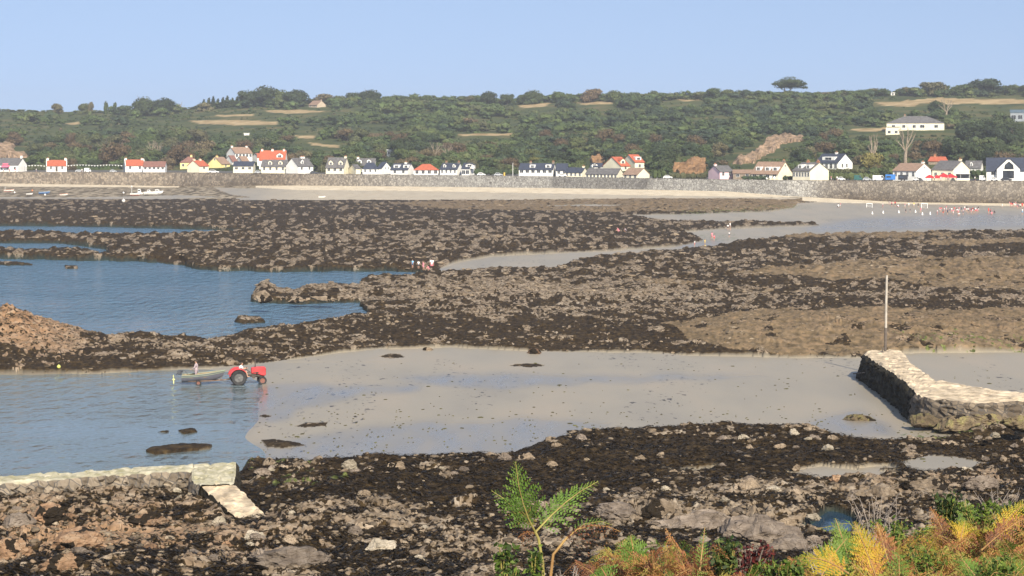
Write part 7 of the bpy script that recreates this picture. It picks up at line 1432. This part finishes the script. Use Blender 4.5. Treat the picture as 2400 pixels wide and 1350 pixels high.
# ---------------------------------------------------------------- bracken and other plants on the headland
def frond_material(name, stops, trans=.25, off=.35):
    m = bpy.data.materials.new(name); m.use_nodes = True; nt = m.node_tree; L = nt.links; b = nt.nodes["Principled BSDF"]; b.inputs["Roughness"].default_value = .6; b.inputs["Specular IOR Level"].default_value = .25
    a = _n(nt, "ShaderNodeAttribute"); a.attribute_name = "along"; geo = _n(nt, "ShaderNodeNewGeometry"); oi = _n(nt, "ShaderNodeObjectInfo")
    mm = _n(nt, "ShaderNodeMath", operation='MULTIPLY_ADD'); L.new(geo.outputs["Random Per Island"], mm.inputs[0]); mm.inputs[1].default_value = .45; L.new(a.outputs["Fac"], mm.inputs[2])
    m2 = _n(nt, "ShaderNodeMath", operation='MULTIPLY_ADD'); L.new(oi.outputs["Random"], m2.inputs[0]); m2.inputs[1].default_value = .30; L.new(mm.outputs[0], m2.inputs[2])
    m3 = _n(nt, "ShaderNodeMath", operation='SUBTRACT'); L.new(m2.outputs[0], m3.inputs[0]); m3.inputs[1].default_value = off; m3.use_clamp = True
    r = _n(nt, "ShaderNodeValToRGB"); e = r.color_ramp.elements
    while len(e) < len(stops): e.new(.5)
    for k, (p, c) in enumerate(stops): e[k].position = p; e[k].color = (*c, 1)
    L.new(m3.outputs[0], r.inputs[0]); L.new(r.outputs[0], b.inputs["Base Color"])
    tl_ = _n(nt, "ShaderNodeBsdfTranslucent"); L.new(r.outputs[0], tl_.inputs["Color"]); mx = _n(nt, "ShaderNodeMixShader"); mx.inputs[0].default_value = trans; L.new(b.outputs[0], mx.inputs[1]); L.new(tl_.outputs[0], mx.inputs[2]); L.new(mx.outputs[0], nt.nodes["Material Output"].inputs[0])
    return m
GRN = (.080, .130, .026); LGR = (.17, .22, .045); YLW = (.46, .30, .025); ORG = (.34, .15, .050); RST = (.18, .072, .036); DBR = (.08, .036, .024)
F_GREEN = frond_material("green_bracken", [(0, RST), (.13, (.20, .15, .04)), (.28, GRN), (.7, (.11, .20, .03)), (1, LGR)], off=.10); F_YEL = frond_material("yellow_bracken", [(0, ORG), (.3, YLW), (.6, (.30, .27, .03)), (1, LGR)]); F_RUST = frond_material("rusty_bracken", [(0, DBR), (.35, RST), (.7, ORG), (1, (.40, .23, .10))]); F_MIX = frond_material("turning_bracken", [(0, RST), (.25, ORG), (.5, (.26, .24, .05)), (1, LGR)])
F_RED = frond_material("dark_red_bramble", [(0, (.03, .012, .012)), (.5, (.12, .018, .018)), (1, (.10, .05, .02))]); F_LEAFY = frond_material("bright_green_leaves", [(0, (.03, .05, .012)), (.5, (.07, .115, .018)), (1, (.15, .21, .03))]); F_DGRN = frond_material("dark_green_leaves", [(0, (.012, .022, .008)), (.5, (.035, .06, .016)), (1, (.09, .12, .03))])
M_STALK = mat("bracken_stalk", (.38, .24, .08), .7, scale=8, col2=(.22, .11, .04)); M_GSTALK = mat("green_stalk", (.30, .27, .07), .7, scale=8, col2=(.20, .16, .045)); M_TWIG = mat("dead_grey_twig", (.26, .22, .19), .85, scale=8)

def frond_np(pts, npin=18, plen=.22, seed=0, curl=0.0, droop=.25, broken=0.0, side_vec=(1, 0, 0), leaf=.5, face=(0, -1, .4), taper=1.0):
    """one bracken blade along a curve: pinna pairs each with toothed pinnules. Returns V, T, along and the rachis tube"""
    r_ = np.random.default_rng(seed); pts = np.array(pts, float); seg = np.linalg.norm(np.diff(pts, axis=0), axis=1); cum = np.concatenate([[0], np.cumsum(seg)]); Lt = cum[-1]
    def at(t): d = t * Lt; return np.array([np.interp(d, cum, pts[:, k]) for k in range(3)])
    V = []; T = []; al = []; k = 0
    for i in range(npin):
        t = .12 + .86 * (i / (npin - 1)) ** .92; p = at(t); tan = at(min(1, t + .03)) - at(max(0, t - .03)); tan /= np.linalg.norm(tan) + 1e-9
        nf = np.array(face, float); nf -= tan * (nf @ tan); nf /= np.linalg.norm(nf) + 1e-9; sd = np.cross(tan, nf)
        prof_ = min(1, (1 - t) * 1.5 + .06) ** .9 * min(1, .55 + t * 1.6) * taper
        for s in (-1, 1):
            if r_.random() < broken: continue
            L_ = plen * prof_ * r_.uniform(.85, 1.12); ang = R(62 - 22 * t) + r_.normal() * .08; d0 = sd * s * math.sin(ang) + tan * math.cos(ang)
            np_ = max(4, int(L_ / .017)); cv = curl * r_.uniform(.6, 1.6)
            for j in range(np_):
                q = (j + .5) / np_; dd = L_ * q; drop_ = droop * L_ * q * q; c = p + d0 * dd * (1 - .25 * cv * q) + np.array((0, 0, -1)) * (drop_ + cv * L_ * q * q * .7) + nf * (.02 * r_.normal() * L_ + cv * .3 * L_ * math.sin(q * 3))
                w2 = (.36 * L_ * (1 - q) ** .8 + .006) * leaf * .55; wl = L_ / np_ * .62
                for s2 in (-1, 1):
                    dn = (tan * .75 + d0 * .45) if s2 > 0 else (-tan * .75 + d0 * .45); tip = c + dn * w2 + nf * r_.normal() * .004 - np.array((0, 0, 1)) * cv * w2 * .8
                    V += [c - d0 * wl * .55, c + d0 * wl * .6, tip + d0 * wl * .35, tip - d0 * wl * .25]; T.append((k, k + 1, k + 2, k + 3)); al += [t * .6 + q * .25] * 4; k += 4
    return np.array(V), np.array(T), np.array(al)
def add_frond(root, pts, m, stalk=M_STALK, rad=.006, **kw):
    V, T_, al = frond_np(pts, **kw); fr = link("frond", np_mesh("frond", V, T_, [m], attrs={"along": al}), root)
    n = len(pts); V, T_ = tube_np(pts, list(np.linspace(rad, rad * .3, n)), 6); link("midrib", np_mesh("midrib", V, T_, [stalk]), fr); return fr
def fpt(u, v, Y): return np.array(P(u, v, Y))
def curve(*c): return [np.array(x) for x in c]
# the tall fern that rises over the shore, three blades on one stalk
Yf = 11.0; base = fpt(1275, 1400, Yf)
fern = empty("bracken_fern", base, 0, "tallest green bracken standing alone against the dark shore at bottom centre", "fern")
def rel(*a): return [np.array(P(u, v, Yf + dy)) - base for (u, v, dy) in a]
V, T_ = tube_np(rel((1275, 1400, 0), (1272, 1320, 0), (1262, 1262, 0), (1254, 1246, 0)), [.010, .009, .008, .008], 7); link("stalk", np_mesh("stalk", V, T_, [M_GSTALK]), fern)
add_frond(fern, rel((1254, 1246, 0), (1238, 1215, -.05), (1226, 1180, -.10), (1216, 1140, -.14), (1208, 1082, -.16)), F_GREEN, M_GSTALK, .006, npin=19, plen=.158, seed=1, droop=.02, leaf=1.0, face=(.05, -1, .2))
add_frond(fern, rel((1238, 1215, -.05), (1208, 1196, -.04), (1180, 1168, -.03), (1152, 1150, 0)), F_GREEN, M_GSTALK, .004, npin=9, plen=.085, seed=2, droop=.1, leaf=1.0)
add_frond(fern, rel((1256, 1246, 0), (1290, 1210, .05), (1325, 1178, .08), (1360, 1152, .10), (1402, 1128, .12)), F_GREEN, M_GSTALK, .006, npin=17, plen=.125, seed=3, droop=.2, leaf=1.0, face=(.3, -1, .3), curl=.05)
add_frond(fern, rel((1236, 1222, 0), (1210, 1212, 0), (1185, 1204, 0)), F_RUST, M_STALK, .003, npin=9, plen=.05, seed=4, droop=.8, curl=.6); add_frond(fern, rel((1258, 1250, 0), (1230, 1248, 0), (1212, 1262, 0)), F_RUST, M_STALK, .003, npin=10, plen=.055, seed=5, droop=.9, curl=.7)
fern2 = empty("bracken_fern", base + np.array((.02, 0, 0)), 0, "arching bracken with a green top edge and rusty drooping leaflets right of the tallest one", "fern")
V, T_ = tube_np(rel((1276, 1400, 0), (1288, 1300, 0), (1322, 1258, 0)), [.010, .008, .006], 7); link("stalk", np_mesh("stalk", V, T_, [M_STALK]), fern2)
add_frond(fern2, rel((1310, 1270, 0), (1345, 1240, 0), (1380, 1232, 0), (1415, 1234, 0), (1446, 1246, 0)), F_RUST, M_STALK, .005, npin=16, plen=.085, seed=6, droop=1.1, curl=.8); add_frond(fern2, rel((1330, 1250, .01), (1362, 1228, .01), (1400, 1222, .01), (1425, 1230, .01)), F_GREEN, M_GSTALK, .003, npin=12, plen=.045, seed=7, droop=.05, leaf=.9)

# prototype plants for the thicket: a stalk with several arching fronds
def fern_proto(i, m, curl, nfr, h, spread, seed):
    r_ = np.random.default_rng(seed); parts = []; st_ = tube_np([(0, 0, -.25), (.01, .0, h * .35), (.03, .02, h * .62)], [.009, .007, .005], 6)
    for k in range(nfr):
        a = 6.283 * k / nfr + r_.uniform(-.4, .4); z0 = h * r_.uniform(.22, .6); L_ = spread * r_.uniform(.7, 1.15); up = r_.uniform(.25, .95) * h
        d = np.array((math.cos(a), math.sin(a) * .9, 0)); p = [np.array((.01, 0, z0)), np.array((0, 0, z0)) + d * L_ * .33 + (0, 0, up * .42), np.array((0, 0, z0)) + d * L_ * .66 + (0, 0, up * .66), np.array((0, 0, z0)) + d * L_ + (0, 0, up * .62 - curl * .15)]
        V, T_, al = frond_np(p, npin=15, plen=L_ * r_.uniform(.30, .42), seed=seed + k, curl=curl * r_.uniform(.3, 1.2), droop=.15 + curl * .5, broken=.05 + curl * .15, face=(d[0] * .2, -.5, 1), leaf=.95); rb_ = tube_np(p, [.005, .004, .003, .0015], 5)
        parts.append((np_mesh("frond", V, T_, [m], attrs={"along": al}), np_mesh("midrib", rb_[0], rb_[1], [M_STALK])))
    return np_mesh("stalk", st_[0], st_[1], [M_STALK]), parts
FP = {}
for key, m, curl in (('green', F_GREEN, .05), ('yellow', F_YEL, .12), ('rust', F_RUST, .95), ('mix', F_MIX, .35)):
    FP[key] = [fern_proto(i, m, curl, 6 + i % 2, .62, .50, 1000 + 37 * i + 500 * len(FP)) for i in range(3)]
def bracken(u, v, Y, kind, sc, label, group=None):
    q = P(u, v, Y); st_, fr = FP[kind][rnd.randrange(3)]; o = empty("bracken_fern", q, rnd.uniform(0, 6.28), label, "fern", group, sc=sc); o.rotation_euler = (rnd.uniform(-.2, .2), rnd.uniform(-.2, .2), rnd.uniform(0, 6.28)); link("stalk", st_, o)
    for (f_, rb_) in fr: c = link("frond", f_, o); link("midrib", rb_, c)
    return o
# single yellow and green blades that stand out
def blade(u0, v0, u1, v1, Y, m, plen, label, bow=10, curl=.05, npin=20, seed=0, droop=.1):
    b0 = np.array(P(u0, v0, Y)); o = empty("bracken_frond", b0, 0, label, "fern"); pts = []
    for t in np.linspace(0, 1, 6): pts.append(np.array(P(u0 + (u1 - u0) * t, v0 + (v1 - v0) * t - bow * math.sin(t * 3.14), Y + .12 * t)) - b0)
    add_frond(o, pts, m, M_STALK, .006, npin=npin, plen=plen, seed=seed, curl=curl, droop=droop, leaf=1.0, face=(0, -1, .35)); return o
blade(2060, 1370, 2002, 1222, 13.5, F_YEL, .16, "tall bright yellow bracken blade leaning left in the thicket", 4, npin=24, seed=31); blade(1995, 1330, 1958, 1215, 13.8, F_GREEN, .12, "light green bracken blade with a yellow foot, leftmost upright one of the thicket", 3, seed=32); blade(1925, 1350, 1985, 1262, 12.5, F_GREEN, .13, "green bracken blade arching right below the tide pool", 8, seed=33)
blade(1990, 1345, 1870, 1308, 12.0, F_YEL, .13, "yellow-green bracken blade reaching left at the foot of the thicket", 14, seed=34, npin=18); blade(2085, 1330, 2055, 1225, 14.2, F_RUST, .14, "orange bracken blade right of the bright yellow one", 3, seed=35, curl=.25); blade(2230, 1290, 2180, 1188, 16.2, F_RUST, .13, "rusty orange bracken tip standing above the middle of the thicket", 5, seed=36, curl=.3)
blade(2270, 1250, 2262, 1172, 17.0, F_GREEN, .16, "small green bracken blade high in the thicket near the right edge", 2, seed=37); blade(2250, 1270, 2262, 1220, 16.0, F_YEL, .15, "bright yellow tuft of bracken in the upper middle of the thicket", 2, seed=38, npin=12); blade(2330, 1260, 2420, 1168, 15.5, F_YEL, .12, "yellow bracken blade rising to the right edge", 10, seed=39); blade(2300, 1290, 2440, 1200, 14.8, F_RUST, .14, "long rusty bracken blade rising to the right edge below the yellow one", 12, seed=40, curl=.3)
blade(1490, 1330, 1478, 1255, 11.8, F_GREEN, .12, "green bracken blade among the curled rusty ones in the bottom middle", 3, seed=41); blade(1620, 1370, 1560, 1238, 12.0, F_RUST, .12, "curled rusty bracken blade standing tallest in the bottom middle", 6, seed=42, curl=.9); blade(1640, 1340, 1652, 1236, 12.4, F_GREEN, .06, "thin green bracken tip right of the curled rusty ones", 2, seed=43, npin=12); blade(1425, 1360, 1408, 1330, 10.5, F_GREEN, .10, "small grey-green bracken tip at the bottom edge below the arching one", 2, seed=44, npin=12)
# the thicket itself
def top_v(u): return np.interp(u, [1380, 1440, 1500, 1560, 1640, 1700, 1800, 1880, 1960, 2040, 2120, 2200, 2300, 2400, 2500], [1330, 1270, 1250, 1240, 1262, 1305, 1335, 1315, 1250, 1240, 1215, 1200, 1190, 1175, 1170])
def gnd(u, Y): X = (u - 1200) * Y / F; return float(head_z(np.array(X), np.array(Y)))
LABS = {'green': "green bracken plant in the autumn thicket at the lower right", 'yellow': "yellow bracken plant in the autumn thicket at the lower right", 'rust': "rust-brown curled bracken plant in the autumn thicket at the lower right", 'mix': "half-turned orange and green bracken plant in the autumn thicket at the lower right"}
LABL = {'green': "green bracken plant in the low patch at the bottom middle", 'yellow': "yellow bracken plant in the low patch at the bottom middle", 'rust': "rust-brown curled bracken plant in the low patch at the bottom middle", 'mix': "half-turned orange and green bracken plant in the low patch at the bottom middle"}
def fern_label(kind, u, dv):
    w = {'green': "green bracken", 'yellow': "yellow bracken", 'rust': "curled rusty bracken", 'mix': "half-turned orange-green bracken"}[kind]
    if u < 1860: return w + (" in the bottom-middle patch, " + min([(1420, "by the arching bracken"), (1490, "by the green blade"), (1560, "by the tallest curled rusty blade"), (1650, "by the thin green tip"), (1745, "by the dark red bramble")], key=lambda a: abs(a[0] - u))[1])
    h = "at the top" if dv < 40 else "halfway down" if dv < 100 else "at the bottom"
    return w + " %s of the thicket, %s" % (h, min([(1900, "below the tide pool"), (1965, "by the yellow-footed green blade"), (2020, "by the bright yellow blade"), (2090, "under the bare grey twigs"), (2170, "by the rusty orange tip"), (2240, "by the dark green shrub"), (2310, "by the upper leafy shrub"), (2370, "under the twiggy shrub"), (2450, "at the right edge")], key=lambda a: abs(a[0] - u))[1])
for k in range(250):
    u = rnd.uniform(1880, 2520) if k % 4 else rnd.uniform(1400, 1800); tv = float(top_v(u)); v_top = tv + rnd.uniform(0, 1) ** 1.2 * (1400 - tv); 
    Y = np.interp(v_top, [1170, 1300, 1420], [17.2, 14.0, 11.0]) * rnd.uniform(.96, 1.04) if u > 1860 else rnd.uniform(11, 13.5)
    z = rnd.random(); kind = ('rust' if z < .27 else 'mix' if z < .55 else 'yellow' if z < .74 else 'green') if u > 1860 else ('rust' if z < .68 else 'green' if z < .80 else 'mix')
    sc = rnd.uniform(.55, .95) if u > 1860 else rnd.uniform(.45, .7); hpx = .62 * sc * 1.15 * F / Y
    bracken(u, v_top + hpx, Y, kind, sc, fern_label(kind, u, v_top - tv), ("autumn bracken thicket" if u > 1860 else "low bracken patch"))
# leafy sprigs, bramble, dead twigs
def leafy(u, v, Y, w, h, m, label, n=260, ls=.022, name="leafy_shrub", group=None, twigm=None):
    q = P(u, v, Y); s = F / Y; w_, h_ = w / s, h / s; r_ = np.random.default_rng(int(u * 7 + v)); o = empty(name, q, 0, label, "shrub", group); ps = []; LV = []
    for i in range(max(4, int(n / 26))):
        a = r_.uniform(-1, 1) * w_ * .5; tip = np.array((a, r_.uniform(-.5, .5) * w_ * .5, h_ * r_.uniform(.6, 1.0))); b0 = np.array((a * .3, 0, -.1)); mid = (b0 + tip) / 2 + np.array((a * .1, 0, .03)); ps.append(tube_np([b0, mid, tip], [.005, .004, .002], 4))
        for j in range(26): t = r_.uniform(.25, 1.05); c = b0 + (mid - b0) * min(1, t * 2) if t < .5 else mid + (tip - mid) * (t * 2 - 1); LV.append(c + r_.normal(size=3) * .022)
    LV = np.array(LV); mN = len(LV); nn = r_.normal(size=(mN, 3)) + (0, -.8, .9); nn /= np.linalg.norm(nn, axis=1)[:, None]; t1 = np.cross(nn, r_.normal(size=(mN, 3))); t1 /= np.linalg.norm(t1, axis=1)[:, None]; t2 = np.cross(nn, t1); sz = ls * r_.uniform(.6, 1.4, (mN, 1))
    V = np.stack([LV - t1 * sz, LV + t2 * sz * .6, LV + t1 * sz * 1.2, LV - t2 * sz * .6], 1).reshape(-1, 3); Q = np.arange(4 * mN).reshape(-1, 4)
    link("foliage", np_mesh("foliage", V, Q, [m], attrs={"along": np.repeat(r_.uniform(0, .9, mN), 4)}), o); V, T_ = join_np(ps); link("stem", np_mesh("stem", V, T_, [twigm or M_GSTALK]), o); return o
leafy(1182, 1325, 11.0, 30, 50, F_LEAFY, "small bright green leafy sprig left of the tallest bracken's stalk", 80, .017); leafy(1250, 1345, 10.6, 34, 56, F_LEAFY, "bright green leafy sprig at the foot of the tallest bracken", 90, .017); leafy(1190, 1372, 10.4, 44, 34, F_LEAFY, "green leafy clump at the bottom edge left of the tallest bracken", 120, .014)
leafy(1745, 1350, 13, 120, 76, F_RED, "dark red bramble bush between the two bracken patches", 900, .014, name="bramble_bush", twigm=M_TWIG); leafy(1835, 1368, 12, 90, 56, F_LEAFY, "green leafy clump left of the yellow bracken blade", 420, .016); leafy(1700, 1330, 12.6, 60, 60, F_DGRN, "dark green leafy clump left of the dark red bramble", 360, .018); leafy(2090, 1262, 14.5, 80, 42, F_LEAFY, "green leafy shrub above the bright yellow bracken blade", 300, .013); leafy(2300, 1222, 16.8, 110, 46, F_LEAFY, "bright green leafy shrub in the upper right of the thicket", 420, .015)
leafy(2215, 1235, 16.9, 60, 78, F_DGRN, "tall dark green shrub standing behind the upper thicket", 460, .02); leafy(2380, 1245, 16, 70, 60, F_DGRN, "dark green shrub at the right edge of the thicket", 420, .02); leafy(2180, 1340, 13.2, 100, 50, F_LEAFY, "green leafy clump in the middle of the thicket", 300, .013); leafy(2330, 1350, 12.6, 90, 44, F_LEAFY, "green leafy clump near the lower right corner", 300, .013)
def twigs(u, v, Y, w, h, n, label, name="dead_twigs"):
    q = P(u, v, Y); s = F / Y; w_, h_ = w / s, h / s; r_ = np.random.default_rng(int(u + v)); o = empty(name, q, 0, label, "shrub"); ps = []
    for i in range(n):
        a = r_.uniform(-1, 1); tip = np.array((a * w_ * .5, r_.uniform(-.1, .1), h_ * r_.uniform(.5, 1))); b0 = np.array((a * w_ * .15, 0, -.1)); pts_ = [b0, (b0 + tip) / 2 + r_.normal(size=3) * .02, tip]; ps.append(tube_np(pts_, [.006, .004, .0015], 5))
        for j in range(5): t = r_.uniform(.3, .95); c = b0 + (tip - b0) * t; d = np.array((r_.uniform(-1, 1), r_.uniform(-.4, .4), r_.uniform(.1, 1))) * h_ * .22; ps.append(tube_np([c, c + d * .5 + r_.normal(size=3) * .008, c + d], [.003, .002, .001], 4))
    V, T_ = join_np(ps); link("stems", np_mesh("stems", V, T_, [M_TWIG]), o); return o
twigs(2050, 1250, 15, 130, 100, 16, "bare grey twigs standing above the bracken right of the tide pool"); twigs(2340, 1200, 17.3, 110, 62, 12, "bare grey twiggy shrub at the top of the thicket near the right edge"); twigs(1920, 1310, 13, 80, 52, 10, "low tangle of grey twigs below the tide pool"); twigs(2235, 1200, 17.2, 60, 60, 8, "thin bare twigs beside the dark green shrub behind the thicket"); twigs(1340, 1375, 11, 80, 50, 10, "grey dead stems at the bottom edge under the arching bracken")
# undergrowth: leaf litter and low leaves on the slope
n = 42000; gxu = r_.uniform(1150, 2560, n); gY = r_.uniform(10.5, 19.5, n); X = (gxu - 1200) * gY / F; gz_ = head_z(X, gY); vv = HZ + (H - gz_) * F / gY
tvv = np.where(gxu > 1860, top_v(gxu) + 40, np.interp(gxu, [1150, 1400, 1860], [1400, 1330, 1365])); hgt = np.clip((vv - tvv) / F * gY, 0, .42) * r_.uniform(0, 1, n)
c = np.stack([X, gY, gz_ + hgt], -1); nn = r_.normal(size=(n, 3)) + (0, -.7, 1); nn /= np.linalg.norm(nn, axis=1)[:, None]; t1 = np.cross(nn, r_.normal(size=(n, 3))); t1 /= np.linalg.norm(t1, axis=1)[:, None]; t2 = np.cross(nn, t1); sz = r_.uniform(.008, .028, (n, 1))
V = np.stack([c - t1 * sz, c + t2 * sz * .5, c + t1 * sz, c - t2 * sz * .5], 1).reshape(-1, 3); kindm = np.clip((pn(X * 1.3, gY * 1.3, 77) * 1.6 + 1.5 + r_.normal(size=n) * .5).astype(int), 0, 3)
o = link("undergrowth", np_mesh("undergrowth", V, np.arange(4 * n).reshape(-1, 4), [F_DGRN, F_RUST, F_LEAFY, F_MIX], mi=kindm, attrs={"along": np.repeat(r_.uniform(0, .8, n), 4)})); tag(o, "tangled undergrowth of dead and green leaves under the bracken", "undergrowth", kind='stuff')
# ---------------------------------------------------------------- air
def haze(density):
    bm = bmesh.new(); box_bm(bm, -1300, 1300, -30, 3000, -3.2, 95); m = bpy.data.materials.new("sea_haze"); m.use_nodes = True; nt = m.node_tree
    for n in list(nt.nodes):
        if n.type != 'OUTPUT_MATERIAL': nt.nodes.remove(n)
    v = _n(nt, "ShaderNodeVolumePrincipled"); v.inputs["Color"].default_value = (.93, .95, 1.0, 1); v.inputs["Density"].default_value = density; v.inputs["Anisotropy"].default_value = 0.2
    nt.links.new(v.outputs[0], [n for n in nt.nodes if n.type == 'OUTPUT_MATERIAL'][0].inputs["Volume"]); o = bm_obj("haze", bm, m); tag(o, "thin pale summer haze over the bay", "haze", kind='stuff')
haze(0.00018)
